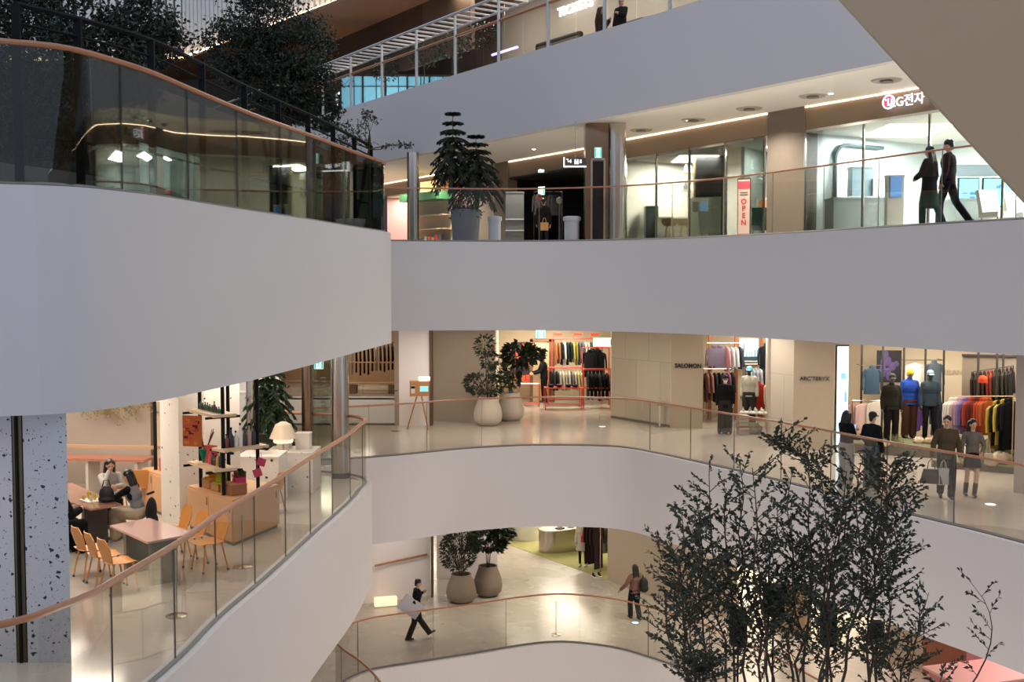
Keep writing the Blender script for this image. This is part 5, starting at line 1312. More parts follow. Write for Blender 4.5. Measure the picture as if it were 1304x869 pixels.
# black metal shelving
def shelf_unit():
    posts = [(-5.09, 19.25), (-5.72, 20.05), (-5.27, 20.3), (-4.6, 19.75)]
    z0 = ZM + .80; r = thing('shelf_unit', 'black metal post shelving with pale planks standing on the oak cabinet', 'shelf', (-5.09, 19.25, z0))
    for x, y in posts: obj('post', MB().box((x + 5.09, y - 19.25, (-1.22 - z0) / 2), (.055, .055, -1.22 - z0)), BLACK, r)
    def plank(a, b, z, wd=.42, ext=.12):
        a, b = Vector((a[0] + 5.09, a[1] - 19.25, z - z0)), Vector((b[0] + 5.09, b[1] - 19.25, z - z0)); d = (b - a).normalized(); n = Vector((-d.y, d.x, 0))
        c = (a + b) / 2 + n * 0
        pk = obj('plank', MB().box(tuple(c), ((b - a).length + .2, wd, .05), math.atan2(d.y, d.x)), mat('plank_pale', (214, 184, 150), rough=.5), r)
        for e in (a, b): obj('bracket', MB().box((e.x, e.y, e.z - .035), (wd + .22, .04, .04), math.atan2(n.y, n.x)), BLACK, pk)
    plank(posts[1], posts[0], -2.32); plank(posts[1], posts[0], -3.28); plank(posts[0], posts[3], -2.93)
    return posts
posts = shelf_unit()
r = thing('shelf_unit', 'black metal post with a pale plank on the far oak cabinet behind the pillar', 'shelf', (-7.15, 21.9, ZM + .8))
obj('post', MB().box((0, 0, 1.25), (.055, .055, 2.5)), BLACK, r); obj('plank', MB().box((.15, 0, 1.42), (.7, .35, .05), -.7), mat('plank_pale', (214, 184, 150)), r)
def bottle(loc, h, rr, c, label, group, gl=.3):
    o = thing('bottle', label, 'bottle', loc, 0, group)
    obj('bottle_body', MB().lathe([(rr, 0), (rr, h * .55), (rr * .4, h * .72), (rr * .35, h * .92)], 12), mat('bot_%d_%d_%d' % c, c, rough=gl), o)
    obj('cap', MB().lathe([(rr * .42, h * .9), (rr * .42, h)], 10), BLACK, o)
    return o
def boxy(name, loc, rz, d, c, label, group=None, lid=None):
    o = thing(name, label, 'box', loc, rz, group)
    obj('box_body', MB().box((0, 0, d[2] / 2), d), cloth(c), o); obj('lid', MB().box((0, 0, d[2]), (d[0] * 1.03, d[1] * 1.03, d[2] * .12)), cloth(lid or c), o)
    return o
A, B_, D_ = Vector((*posts[1], 0)), Vector((*posts[0], 0)), Vector((*posts[3], 0))
for i in range(9):
    p = A.lerp(B_, .06 + i * .1); c = ((40, 90, 66), (60, 44, 36), (50, 60, 60), (30, 110, 76), (96, 60, 46))[i % 5]
    bottle((p.x, p.y - .02, -2.295), random.uniform(.10, .2), .03, c, '%s little bottle on the top shelf plank, %s from the pillar' % (cname(c), ORD[i]), 'little bottles on the top plank')
for i in range(5):
    p = A.lerp(B_, .45 + i * .11); c = ((200, 90, 90), (60, 40, 36), (90, 50, 40), (190, 150, 60), (50, 50, 54))[i]
    bottle((p.x, p.y, -3.255), random.uniform(.16, .30), .04, c, '%s bottle on the lower shelf plank, %s from the green vase' % (cname(c), ORD[i]), 'bottles on the lower plank')
for i in range(7):
    p = B_.lerp(D_, .1 + i * .13); c = ((110, 50, 44), (40, 40, 44), (210, 206, 200), (226, 222, 214), (60, 56, 60), (180, 150, 140), (44, 44, 50))[i]
    bottle((p.x, p.y, -2.905), random.uniform(.2, .42), .045, c, '%s bottle on the plank toward the white counter, %s from the front post' % (cname(c), ORD[i]), 'bottles on the counter-side plank')
v = A.lerp(B_, .22); o = thing('vase', 'green cup-shaped vase with twigs on the lower plank', 'vase', (v.x, v.y, -3.255))
obj('vase_body', MB().lathe([(.05, 0), (.06, .02), (.10, .2), (.11, .24), (.09, .24)], 16), cloth((24, 130, 96)), o); tw = MB()
for i in range(14): a = random.uniform(0, 6.3); tw.tube([(0, 0, .2), (math.cos(a) * .08, math.sin(a) * .08, .36), (math.cos(a) * .16, math.sin(a) * .14, random.uniform(.42, .6))], .007, 4)
obj('twigs', tw, cloth((124, 84, 66)), o)
boxy('gift_bag', tuple(A.lerp(B_, .40) + Vector((0, .08, -3.255))), -.6, (.22, .12, .30), (220, 92, 92), 'coral gift bag on the lower plank behind the bottles')
z0 = ZM + .81
for (t, off, d, c, n, l) in ((.18, .0, (.30, .26, .16), (186, 130, 84), 'carton', 'kraft box with an orange chair model on the oak cabinet'), (.52, .0, (.30, .22, .12), (196, 150, 96), 'carton', 'low kraft box under the lime folder'), (.86, .1, (.42, .3, .17), (190, 128, 86), 'carton', 'wide kraft box beside the pink vase'), (.66, .3, (.16, .16, .34), (150, 84, 48), 'gift_box', 'tall brown box among the goods on the oak cabinet')):
    p = A.lerp(B_, t) + Vector((.12 + off, .06, z0)); boxy(n, tuple(p), -.85, d, c, l)
p = A.lerp(B_, .2) + Vector((.12, .06, z0 + .17)); o = thing('folder', 'orange folder propped on the kraft box near the pillar', 'folder', tuple(p), -.8)
obj('cover', MB().box((0, 0, .11), (.26, .03, .22)), cloth((226, 146, 40)), o); obj('fold', MB().box((.0, -.05, .01), (.26, .1, .02)), cloth((226, 146, 40)), o)
p = A.lerp(B_, .58) + Vector((.12, .06, z0 + .13)); o = thing('folder', 'lime folder propped on the low kraft box', 'folder', tuple(p), -.6)
obj('cover', MB().box((0, 0, .11), (.26, .03, .22)), cloth((188, 200, 60)), o); obj('fold', MB().box((.0, -.05, .01), (.26, .1, .02)), cloth((188, 200, 60)), o)
p = B_.lerp(D_, .45) + Vector((0, .05, z0)); o = thing('vase', 'hot pink vase with a small cactus near the front post', 'vase', tuple(p))
obj('vase_body', MB().lathe([(.06, 0), (.07, .02), (.03, .07), (.11, .17), (.11, .26), (.09, .26)], 16), cloth((226, 74, 122)), o)
g = MB(); [g.ell((random.uniform(-.05, .05), random.uniform(-.05, .05), .32 + random.uniform(0, .06)), (.03, .03, .06), 8, 6) for i in range(9)]; obj('cactus', g, cloth((38, 84, 50)), o)
p = B_.lerp(D_, .25) + Vector((0, .3, z0)); o = thing('vase', 'clear coral glass pitcher behind the pink vase', 'vase', tuple(p)); obj('vase_body', MB().lathe([(.09, 0), (.11, .1), (.07, .22), (.09, .3), (.08, .3)], 16), mat('coral_glass', (230, 104, 92), rough=.1, coat=.5), o); obj('handle', MB().tube([(.08, 0, .08), (.16, 0, .14), (.09, 0, .26)], .012, 6), mat('coral_glass', (230, 104, 92)), o)
p = B_.lerp(A, .1) + Vector((0, .02, -3.255)); 
def flat_print(name, label, c0, loc, rz, w, h, cols, n=12, seed=1):
    random.seed(seed); o = thing(name, label, 'poster', loc, rz); obj('sheet', MB().box((0, 0, 0), (w, .012, h)), cloth(c0), o)
    for j, c in enumerate(cols):
        g = MB(); [g.box((random.uniform(-w * .36, w * .36), -.008 - .002 * j, random.uniform(-h * .4, h * .4)), (w * random.uniform(.08, .26), .003, h * random.uniform(.04, .14))) for i in range(n)]
        obj('print', g, cloth(c), o)
    return o
p = A.lerp(B_, .12); flat_print('poster', 'orange patchwork poster hanging under the top plank by the pillar', (208, 112, 60), (p.x - .12, p.y - .25, -2.66), -.25, .38, .56, ((226, 150, 60), (120, 44, 40), (214, 92, 80)), 9)
for i, (px, py, y) in enumerate(((330, 590, 19.6), (325, 604, 19.5))):
    q = on_y(px, 361, y); o = thing('gift_card', 'pink card hanging on the outer black post, ' + ('upper of two', 'lower of two')[i], 'card', (q.x, y, -(py - HZ) / F * y), 0, None)
    obj('card', MB().box((0, 0, 0), (.15, .02, .14), M=Matrix.Rotation(.3 - .6 * i, 4, 'Y')), cloth((214, 84, 112)), o); obj('string', MB().tube([(0, 0, .07), (.0, 0, .16)], .004, 4), cloth((214, 84, 112)), o)
# far cabinet goods
o = thing('vase', 'green vase with a leafy plant on the plank behind the pillar', 'vase', (-7.05, 21.85, ZM + .8 + 1.445)); obj('vase_body', MB().lathe([(.06, 0), (.12, .16), (.12, .26), (.1, .26)], 16), cloth((24, 130, 96)), o)
g = MB(); [g.ell((random.uniform(-.1, .1), random.uniform(-.1, .1), .32 + random.uniform(0, .14)), (.05, .05, .03), 6, 4) for i in range(30)]; obj('leaves', g, cloth((32, 60, 34)), o)
boxy('gift_box', (-6.85, 21.75, ZM + .8), -.7, (.34, .2, .24), (226, 84, 80), 'coral box on the far oak cabinet')
boxy('gift_box', (-6.6, 21.55, ZM + .8), -.7, (.16, .16, .1), (150, 100, 70), 'little brown box at the pillar end of the far oak cabinet')
# white counter blocks
CT = TERRW
def zq(px, py, y): q = on_y(px, 361, y); return (q.x, y, -(py - HZ) / F * y)
def block(label, px0, px1, pytop, y, dep, m=CT, z0=ZM):
    a, b = on_y(px0, 361, y).x, on_y(px1, 361, y).x; zt = -(pytop - HZ) / F * y
    o = thing('counter', label, 'counter', ((a + b) / 2, y + dep / 2, z0)); obj('counter_body', MB().box((0, 0, (zt - z0 - .04) / 2), (b - a, dep, zt - z0 - .04)), m, o); obj('counter_top', MB().box((0, 0, zt - z0 - .02), (b - a + .02, dep + .02, .04)), m, o); return o
block('long white speckled counter under the mushroom lamp', 334, 396, 578, 23.6, 1.0)
block('lower white speckled counter between the black posts and the lamp', 298, 352, 583, 22.4, .9)
for i, (px0, px1, py, y) in enumerate(((374, 392, 553, 24.2), (350, 366, 563, 24.3))):
    block('white box display on the long counter, ' + ('taller, beside the steel column', 'lower, under the lamp')[i], px0, px1, py, y - .1, .3, mat('box_white', (222, 212, 202)), z0=-(578 - HZ) / F * 23.6)
block('pale grey cabinet behind the counters, left of the potted palm', 286, 310, 500, 27.0, .5, mat('panel_grey', (186, 182, 178)))
o = thing('table_lamp', 'cream mushroom lamp on a slim stem over the white counter', 'lamp', (on_y(358.5, 361, 23.9).x, 23.9, -(578 - HZ) / F * 23.6))
zl = -(559 - HZ) / F * 23.9 - o.location.z
obj('lamp_shade', MB().lathe([(.30, zl), (.29, zl + .02), (.17, zl + .30), (.06, zl + .36), (.05, zl + .36)], 24), mat('lamp_cream', (228, 206, 178), rough=.4), o); obj('stem', MB().tube([(0, 0, 0), (0, 0, zl + .05)], .018, 8), STEEL, o); obj('bulb_ring', MB().lathe([(.2, zl - .10), (.22, zl - .06), (.2, zl)], 20), emis('lamp_glow', (255, 240, 214), .7), o); obj('lamp_base', MB().lathe([(.12, 0), (.12, .02), (.02, .03)], 16), STEEL, o)
boxy('gift_box', zq(331, 563, 22.7), .1, (.2, .18, .14), (44, 44, 34), 'dark green box near the outer black post')
# steel columns and glass screen
steel_column(311, 322.5, 25.2, ZM, -1.25, 'slim steel column behind the black metal shelves')
steel_column(381.5, 396, 26.0, ZM, -1.25, 'bronze-toned steel column right of the potted palm', MST)
steel_column(420, 441, 25.35, ZM, -1.25, 'wide steel column at the tip of the walkway')
q = thing('glass_screen', 'tall glass screen with fine writing between the steel columns', 'screen', (on_y(409, 361, 27.2).x, 27.2, ZM)); obj('pane', MB().box((0, 0, 1.35), (.44, .02, 2.7)), glassm('screen_glass', (214, 220, 214), 1.2), q)
g = MB(); [g.box((random.uniform(0, .1), -.02, 2.2 - i * .1), (.12, .004, .03)) for i in range(12)]; obj('fine_print', g, cloth((120, 120, 110)), q); obj('frame', MB().box((-.23, 0, 1.35), (.03, .04, 2.7)).box((.23, 0, 1.35), (.03, .04, 2.7)).box((0, 0, 2.72), (.49, .04, .05)), STEEL, q)
q = thing('exit_sign', 'green and white exit sign between the steel columns', 'sign', zq(405, 464, 25.6), 0); exit_face(q, .22, .24)
# ================================================================ storey L: clothes shop on green carpet
q = on_z(673, 690, ZL); o = thing('counter', 'round white counter on the green carpet', 'counter', (q.x, q.y + .6, ZL)); obj('drum', MB().lathe([(.62, 0), (.62, .98)], 40), mat('drum_white', (226, 222, 208)), o); obj('drum_top', MB().lathe([(.60, .98), (.63, 1.0), (.63, 1.04)], 40), mat('drum_top', (214, 210, 198), rough=.3), o)
q = on_z(718, 708, ZL); o = thing('counter', 'oval brushed-steel display counter with hats on it', 'counter', (q.x + .25, q.y + 1.1, ZL), .55)
pl_ = []; 
for i in range(32): w_ = 2 * PI * i / 32; c_, s_ = math.cos(w_), math.sin(w_); pl_.append((math.copysign(abs(c_) ** .6, c_) * 1.3, math.copysign(abs(s_) ** .8, s_) * .5))
obj('drum', MB().prism(pl_, 0, .84), STEEL, o, smooth=50); obj('drum_top', MB().prism([(a * 1.02, b * 1.03) for a, b in pl_], .84, .88), mat('steel_pale', (196, 190, 180), rough=.35, metal=.8), o, smooth=50)
hx, hy = q.x, q.y + .7
def hat(loc, c, label, band=None):
    o = thing('hat', label, 'hat', loc, 0, None); obj('crown', MB().lathe([(.11, 0), (.11, .05), (.08, .12), (.02, .14)], 18), cloth(c), o); obj('brim', MB().lathe([(.19, -.005), (.19, .005), (.1, .012)], 22), cloth(band or c), o)
hat((hx - .12, hy - .05, ZL + .89), (228, 222, 208), 'cream hat with black brim at the near end of the steel counter', (26, 24, 26)); hat((hx + .3, hy + .22, ZL + .89), (206, 198, 184), 'cream hat in the middle of the steel counter'); hat((hx + .62, hy + .62, ZL + .89), (30, 28, 30), 'black hat on the steel counter'); hat((hx + .95, hy + .8, ZL + .89), (220, 214, 204), 'white hat at the far end of the steel counter')
q = on_z(742, 722, ZL)
person('mannequin', 'mannequin in a cream coat and white shoes at the end of the pale clothes rail', 'mannequin', (q.x, q.y, ZL), aim((-.3, -1)), 1.78, mk(), top=dict(c=(216, 204, 186), e=.05, hem=.34, flare=.05), bottom=dict(c=(30, 34, 46), e=.0), hair='none', skin=mat('mannequin_pale', (220, 212, 200)), mannequin=True, shoes=(228, 224, 216))
tote('handbag', 'small red bag hanging in front of the cream-coated mannequin', 'bag', (q.x + .03, q.y - .32, ZL + .98), .1, .24, .2, .08, (196, 60, 56), 1.1, .34)
a = (q.x + .35, q.y + 1.0, ZL + 1.62); b = (q.x + 1.3, q.y - .35, ZL + 1.62)
rail('clothes_rail', 'steel rail of white and cream clothes on the green carpet', a, b, floor=ZL)
row(a, b, [(220, 214, 204), (226, 222, 214), (214, 204, 188), (190, 176, 156), (226, 222, 216), (150, 130, 110), (218, 208, 194), (228, 224, 216)], 1.05, 'the steel rail on the green carpet', 'pale clothes on the green-carpet rail', turn=.6)
a = (2.70, 38.9, ZL + 1.75); b = (3.1, 38.2, ZL + 1.75)
rail('clothes_rail', 'rail of long dark brown coats against the beige wall end', a, b, floor=ZL)
row(a, b, [(66, 44, 40), (54, 38, 40), (70, 50, 44), (48, 36, 40)], 1.45, 'the long-coat rail by the beige wall', 'long dark coats by the beige wall', turn=.8, kind='hood')
q = on_z(766, 741, ZL); 
for i in range(2): shoe((2.85 + .2 * i, 37.75 + .1 * i, ZL), .3, (36, 28, 28), 'dark shoe under the long brown coats, ' + ('left' if i == 0 else 'other') + ' of the pair', 'dark shoes under the long coats')
rail('hand_rail', 'wooden rail on the white wall behind the man with the board', (-4.35, 34.45, ZL + 1.25), (-2.75, 35.3, ZL + 1.4), WOOD, legs=False, r=.035)
q = on_z(478, 766, ZL); o = thing('floor_light_patch', 'low glowing box at the foot of the white wall', 'lamp', (-4.0, 34.3, ZL), .3); obj('light_patch', MB().box((0, 0, .14), (.7, .2, .28)), emis('glow_warm', (255, 226, 180), 1.0), o); obj('foot', MB().box((0, 0, .01), (.74, .24, .02)), STEEL, o)  # glowing box added in place of a warm light patch on the floor
# pink kiosk top at the lower right corner
o = thing('kiosk', 'pink-topped kiosk at the lower corner of the atrium', 'kiosk', (11.2, 25.6, ZL), .3); obj('kiosk_top', MB().box((0, 0, 1.0), (2.4, 1.4, .06)), mat('pink_top', (232, 190, 186)), o); obj('kiosk_body', MB().box((0, 0, .485), (2.2, 1.2, .97)), mat('pink_body', (214, 140, 140)), o)
# ================================================================ storey U shops
LW_ = mat('lacquer_white', (232, 230, 222), rough=.3)
def uq(px, y): return (on_y(px, 361, y).x, y, ZU)
def zu(py, y): return (HZ - py) / F * y
# café: wall shelves, counter, stools, chairs, banner
for i, (px0, px1, py, y) in enumerate(((800, 828, 218, 36.4), (802, 836, 233, 36.2), (868, 888, 221, 34.6), (868, 888, 244, 34.6), (812, 860, 217, 36.8))):
    a, b = on_y(px0, 361, y).x, on_y(px1, 361, y).x; o = thing('wall_shelf', 'pale wall shelf with small goods in the café window, ' + ('high by the steel column', 'lower by the steel column', 'high beside the black arch', 'lower beside the black arch', 'long and high at the back')[i], 'shelf', (a, y, zu(py, y)))
    obj('board', MB().box(((b - a) / 2, 0, 0), (b - a, .25, .03)), mat('shelf_tan', (206, 176, 128)), o); obj('bracket', MB().box(((b - a) / 2, .08, -.06), (.03, .1, .1)), STEEL, o)
    for j in range(3):
        c = random.choice([(60, 70, 80), (120, 150, 190), (226, 216, 200), (90, 80, 70)]); x = (b - a) * (.2 + .3 * j); bottle((a + x, y - .02, zu(py, y) + .016), random.uniform(.16, .34), .06, c, '%s jar on a café wall shelf, %s along %s' % (cname(c), ORD[j], ('the high one by the column', 'the low one by the column', 'the high one by the arch', 'the low one by the arch', 'the long back one')[i]), 'jars on the café wall shelves')
def ublock(name, label, cat, px0, px1, pyt, y, dep, m, z0=ZU, pyb=None):
    a, b = on_y(px0, 361, y).x, on_y(px1, 361, y).x; zt = zu(pyt, y); zb = z0 if pyb is None else zu(pyb, y)
    o = thing(name, label, cat, ((a + b) / 2, y + dep / 2, zb)); H = zt - zb
    obj('body', MB().box((0, 0, (H - .05) / 2), (b - a, dep, H - .05)), m, o); obj('top', MB().box((0, 0, H - .025), (b - a + .03, dep + .03, .05)), m, o); return o
ublock('bar_counter', 'white café bar counter with two kiosk screens', 'counter', 837, 881, 277, 33.9, .7, LW_)
ublock('drinks_fridge', 'dark glass-fronted café cabinet beside the white bar', 'cabinet', 822, 838, 263, 34.3, .5, mat('fridge_dark', (60, 74, 72), rough=.15))
for i, (px0, px1, c) in enumerate(((881, 888, (30, 34, 40)), (891, 899, (60, 130, 200)))):
    y = 32.5; o = ublock('order_kiosk', 'white order kiosk on the café floor, ' + ('with a dark screen', 'with a blue screen')[i], 'kiosk', px0 - 2, px1 + 2, 253, y, .12, LW_)
    x0_, x1_ = on_y(px0, 361, y).x - o.location.x, on_y(px1, 361, y).x - o.location.x
    obj('screen', MB().box(((x0_ + x1_) / 2, -.07, zu(264, y) - ZU), (x1_ - x0_, .01, .30)), emis('kiosk_blue', (80, 150, 220), 1.0) if i else mat('screen_off', (30, 32, 38), rough=.2), o)
def stool(px, y, label):
    o = thing('bar_stool', label, 'stool', uq(px, y)); m = mat('stool_tan', (196, 160, 108))
    obj('seat', MB().lathe([(.17, .62), (.24, .70), (.25, .82), (.22, .82), (.14, .68)], 18), m, o)
    for k in range(4): w_ = PI / 4 + k * PI / 2; obj('leg', MB().tube([(.12 * math.cos(w_), .12 * math.sin(w_), .64), (.22 * math.cos(w_), .22 * math.sin(w_), 0)], .014, 6), mat('stool_leg', (190, 170, 90), rough=.3, metal=.6), o)
stool(852, 33.45, 'tan bucket stool at the white café bar, nearer the steel column'); stool(871, 33.35, 'tan bucket stool at the white café bar, nearer the kiosks')
def lounge(px, y, c, label, rz=0):
    o = thing('lounge_chair', label, 'chair', uq(px, y), rz); obj('seat', MB().box((0, 0, .40), (.55, .55, .12)), cloth(c), o); obj('backrest', MB().box((0, .27, .70), (.55, .10, .55), M=Matrix.Rotation(-.25, 4, 'X')), cloth(c), o)
    for x in (-.23, .23):
        for yy in (-.22, .22): obj('leg', MB().tube([(x, yy, .36), (x, yy, 0)], .015, 6), STEEL, o)
lounge(907, 32.0, (66, 78, 86), 'tufted slate chair beside the open banner', .3); lounge(969, 30.3, (40, 76, 66), 'dark green chair next to the taupe pier', -.2)
o = thing('picture', 'white-framed print with an orange drink leaning by the green chair', 'picture', (on_y(971, 361, 30.9).x, 30.95, zu(263, 30.9)), -.15); obj('frame', MB().box((0, 0, 0), (.36, .04, .46)), LW_, o); obj('print', MB().box((0, -.025, 0), (.26, .01, .34)), emis('print_orange', (226, 150, 90), .6), o)
# black arch
y = 33.2; o = thing('arch_panel', 'black wall panel with a darker arched niche in the café', 'panel', (on_y(905, 361, y).x, y + .1, ZU)); w0 = .48; H = zu(190, y) - ZU
obj('panel', MB().box((0, .05, H / 2), (.98, .08, H)), mat('arch_black', (24, 24, 28)), o)
g = MB(); pr = [(-.38, 0), (.38, 0)] + [(.38 * math.cos(t), H * .62 + .38 * math.sin(t)) for t in [PI * i / 12 for i in range(13)]]; n_ = len(pr)
g.add([(a, -.0, b) for a, b in pr] + [(a, -.03, b) for a, b in pr], [tuple(range(n_)), tuple(range(n_, 2 * n_))[::-1]] + [(i, n_ + i, n_ + (i + 1) % n_, (i + 1) % n_) for i in range(n_)]); obj('arched_niche', g, mat('niche_black', (8, 8, 12), rough=.3), o)
obj('wood_edge', MB().box((-.5, 0, H / 2), (.05, .1, H)), mat('shelf_tan', (206, 176, 128)), o)
# OPEN banner
y = 29.15; o = thing('banner', 'tall pink and cream OPEN banner before the grey café wall', 'banner', (on_y(946.5, 361, y).x, y, ZU), -.5); H = zu(229, y) - ZU
obj('panel', MB().box((0, 0, H / 2 + .02), (.36, .03, H)), mat('banner_frame', (60, 36, 36)), o); obj('sheet', MB().box((0, -.02, H / 2 + .02), (.31, .01, H - .08)), mat('banner_cream', (232, 206, 190)), o)
obj('header', MB().box((0, -.028, H - .16), (.31, .008, .20)), mat('banner_pink', (220, 84, 96)), o); obj('footer', MB().box((0, -.028, .12), (.31, .008, .14)), mat('banner_pink', (220, 84, 96)), o); obj('base', MB().box((0, 0, .01), (.4, .25, .02)), BLACK, o)
obj('small_print', MB().box((0, -.028, H - .36), (.20, .006, .03)).box((0, -.028, H - .42), (.22, .006, .03)), mat('print_grey', (110, 100, 96)), o)
g = MB()
for i, ch in enumerate('OPEN'):
    m_ = text_mb(ch, .19, .01, bold=.004); g.add([(v[0], v[1] - .03, v[2] + H - .60 - i * .185) for v in m_.v], m_.f)
obj('lettering', g, mat('banner_red', (206, 62, 56)), o)
# electronics shop
lettering('LG전자', (6.96, 29.0), (9.4, 25.4), 1153.5, 131, .30, 'glowing white shop sign lettering on the taupe bulkhead', emis('sign_glow', (232, 240, 255), 2.4), bold=.0, off=.10, width=1.0, name='shop_sign')
c = on_face((6.96, 29.0), (9.4, 25.4), 1130) + Vector((-.83, -.56, 0)) * .10; zc = (HZ - 132.5) / F * c.y
o = thing('sign_emblem', 'round glowing pink and white emblem beside the shop sign lettering', 'sign', (c.x, c.y, zc), math.atan2(-3.6, 2.44))
def disc(r0, r1, y0, y1, n=28, a0=0, a1=2 * PI):
    g = MB(); pts = [(math.cos(a0 + (a1 - a0) * i / n), math.sin(a0 + (a1 - a0) * i / n)) for i in range(n + 1)]; vs = []
    for (cx_, sz_) in pts: vs += [(cx_ * r0, y0, sz_ * r0), (cx_ * r1, y0, sz_ * r1), (cx_ * r1, y1, sz_ * r1), (cx_ * r0, y1, sz_ * r0)]
    fs = []
    for i in range(n):
        a, b = 4 * i, 4 * i + 4; fs += [(a + k_, b + k_, b + (k_ + 1) % 4, a + (k_ + 1) % 4) for k_ in range(4)]
    return g.add(vs, fs)
obj('disc', disc(0.001, .135, 0, .03), emis('emblem_pink', (216, 70, 110), 1.0), o); obj('ring', disc(.135, .165, -.01, .03), emis('sign_glow', (232, 240, 255), 2.4), o)
obj('symbol', MB().box((0, -.012, 0), (.03, .01, .16)).box((.035, -.012, -.07), (.08, .01, .03)).box((-.06, -.012, .05), (.03, .01, .03)), emis('sign_glow', (232, 240, 255), 2.4), o)
GR = mat('counter_grey', (126, 132, 130), rough=.5, var=.08, vscale=6)
ublock('service_counter', 'grey service counter behind the arch outline in the electronics shop', 'counter', 1060, 1125, 252, 27.6, .8, GR)
ublock('service_counter', 'grey service counter beside the blue wall screens', 'counter', 1215, 1262, 253, 26.0, .8, GR)
ublock('metal_cabinet', 'silver-blue cabinet standing on the grey service counter', 'cabinet', 1083, 1109, 213, 28.0, .4, mat('cab_silver', (150, 172, 182), rough=.2, metal=.3), pyb=250)
ublock('display_box', 'white appliance beside the silver-blue cabinet', 'appliance', 1110, 1121, 228, 27.9, .3, LW_, pyb=250)
y = 26.3; o = ublock('info_kiosk', 'beige floor kiosk with a slanted blue screen', 'kiosk', 1128, 1149, 224, y, .2, mat('kiosk_beige', (196, 186, 174)))
obj('screen', MB().box((0, -.12, zu(239, y) - ZU), (.27, .02, .50)), emis('kiosk_blue2', (96, 140, 200), .9), o)
for i, (px0, px1) in enumerate(((1219, 1243), (1250, 1285))):
    y = 27.2; a, b = on_y(px0, 361, y).x, on_y(px1, 361, y).x; o = thing('display_screen', 'bright cyan wall screen, ' + ('smaller, behind the grey counter', 'larger, beside the white chairs')[i], 'screen', ((a + b) / 2, y, zu(246, y)))
    obj('housing', MB().box((0, .03, 0), (b - a + .05, .06, .72)), BLACK, o); obj('display', MB().box((0, -.01, 0), (b - a, .01, .66)), emis('screen_cyan2', (110, 214, 240), 1.6), o)
    g = MB(); [g.box((random.uniform(-.15, .15), -.02, random.uniform(-.2, .2)), (random.uniform(.05, .16), .004, random.uniform(.02, .08))) for k in range(3)]; obj('lit_picture', g, emis('scr_dark', (50, 90, 170), .6), o)
y = 27.6; o = thing('wall_shelf', 'long grey wall band above the cyan screens', 'shelf', (on_y(1250, 361, y).x, y, zu(218, y))); obj('band', MB().box((0, 0, 0), (2.2, .3, .28)), mat('band_grey', (120, 134, 142)), o); obj('band_edge', MB().box((0, -.16, .13), (2.2, .02, .02)), LW_, o)
for i, px in enumerate((1268, 1300)): lounge(px, 24.6 + .3 * i, (226, 224, 220), 'white chair in the electronics shop, ' + ('nearer the grey counter', 'nearer the escalator edge')[i], .4)
# arch outline
y = 28.9; o = thing('arch_panel', 'dark rounded arch outline on the white electronics shop wall', 'panel', (9.0, 29.05, ZU), .57)
g = MB(); hh = zu(186, y) - ZU; outer = [(-.75, 0)] + [(-.75 + .45 - .45 * math.cos(t), hh - .45 + .45 * math.sin(t)) for t in [PI / 2 * i / 8 for i in range(9)]] + [(1.1, hh)]
for (x0_, z0_), (x1_, z1_) in zip(outer[:-1], outer[1:]):
    d_ = Vector((x1_ - x0_, z1_ - z0_)); g.tube([(x0_, 0, z0_), (x1_, 0, z1_)], .05, 6)
obj('arch_edge', g, mat('arch_slate', (60, 72, 74)), o); obj('inner_panel', MB().box((.2, .05, (hh - .12) / 2), (1.75, .03, hh - .12)), mat('panel_pale', (206, 208, 204)), o)
lettering('gram', (6.6, 29.9), (9.0, 28.0), 1090, 198, .20, 'small glowing lettering inside the arch outline', emis('sign_glow2', (240, 246, 255), 2.5), off=.0)
# black shop: rack silhouettes, person with a paper bag
y = 38.6
for i, px in enumerate((688, 697, 706)):
    hang((on_y(px, 361, y).x, y, zu(246, y)), .3 * i, ((60, 56, 58), (50, 46, 50), (44, 44, 50))[i], .8, 'dark jacket shown in the black shop, %s from the pale shelf' % ORD[i], 'dark jackets in the black shop', 'hood')
rail('clothes_rail', 'black rail of dark jackets in the black shop', (on_y(680, 361, y).x, y, zu(245, y)), (on_y(716, 361, y).x, y, zu(245, y)), floor=ZU)
q = uq(692, 36.6); person('person', 'dim figure in black clothes inside the black shop', 'person', q, aim((0, 1)), 1.7, top=dict(c=(40, 36, 38), e=.03), bottom=dict(c=(40, 40, 46)), hair='short')
tote('paper_bag', 'kraft paper bag carried by the dim figure in the black shop', 'bag', (q[0] + .02, q[1] - .3, ZU + .62), 0, .26, .26, .1, (186, 142, 92), 1.0, .16)
for i, px in enumerate((686.5, 712)):
    o = thing('balloon', 'small pale round ornament on a stick in the black shop, ' + ('pink one', 'grey one')[i], 'ornament', uq(px, 36.3)); obj('ball', MB().ell((0, 0, zu(252 + 4 * i, 36.3) - ZU), (.10, .1, .12)), cloth(((170, 110, 110), (140, 136, 136))[i]), o); obj('stick', MB().tube([(0, 0, 0), (0, 0, zu(254, 36.3) - ZU - .1)], .008, 5), STEEL, o)
o = ublock('display_case', 'grey display shelving just inside the black shop', 'shelf', 644, 667, 245, 37.6, .5, mat('case_grey', (104, 104, 104), rough=.3))
for j in range(3): obj('shelf_edge', MB().box((0, -.27, .3 + j * .38), (.62, .03, .03)), LW_, o)
q = thing('exit_sign', 'upper pale green exit sign in the black shop', 'sign', (on_y(689, 361, 37.8).x, 37.8, zu(219, 37.8)), 0); exit_face(q, .2, .10)
q = thing('exit_sign', 'lower pale green exit sign in the black shop', 'sign', (on_y(689.5, 361, 37.8).x, 37.8, zu(244, 37.8)), 0); exit_face(q, .22, .28)
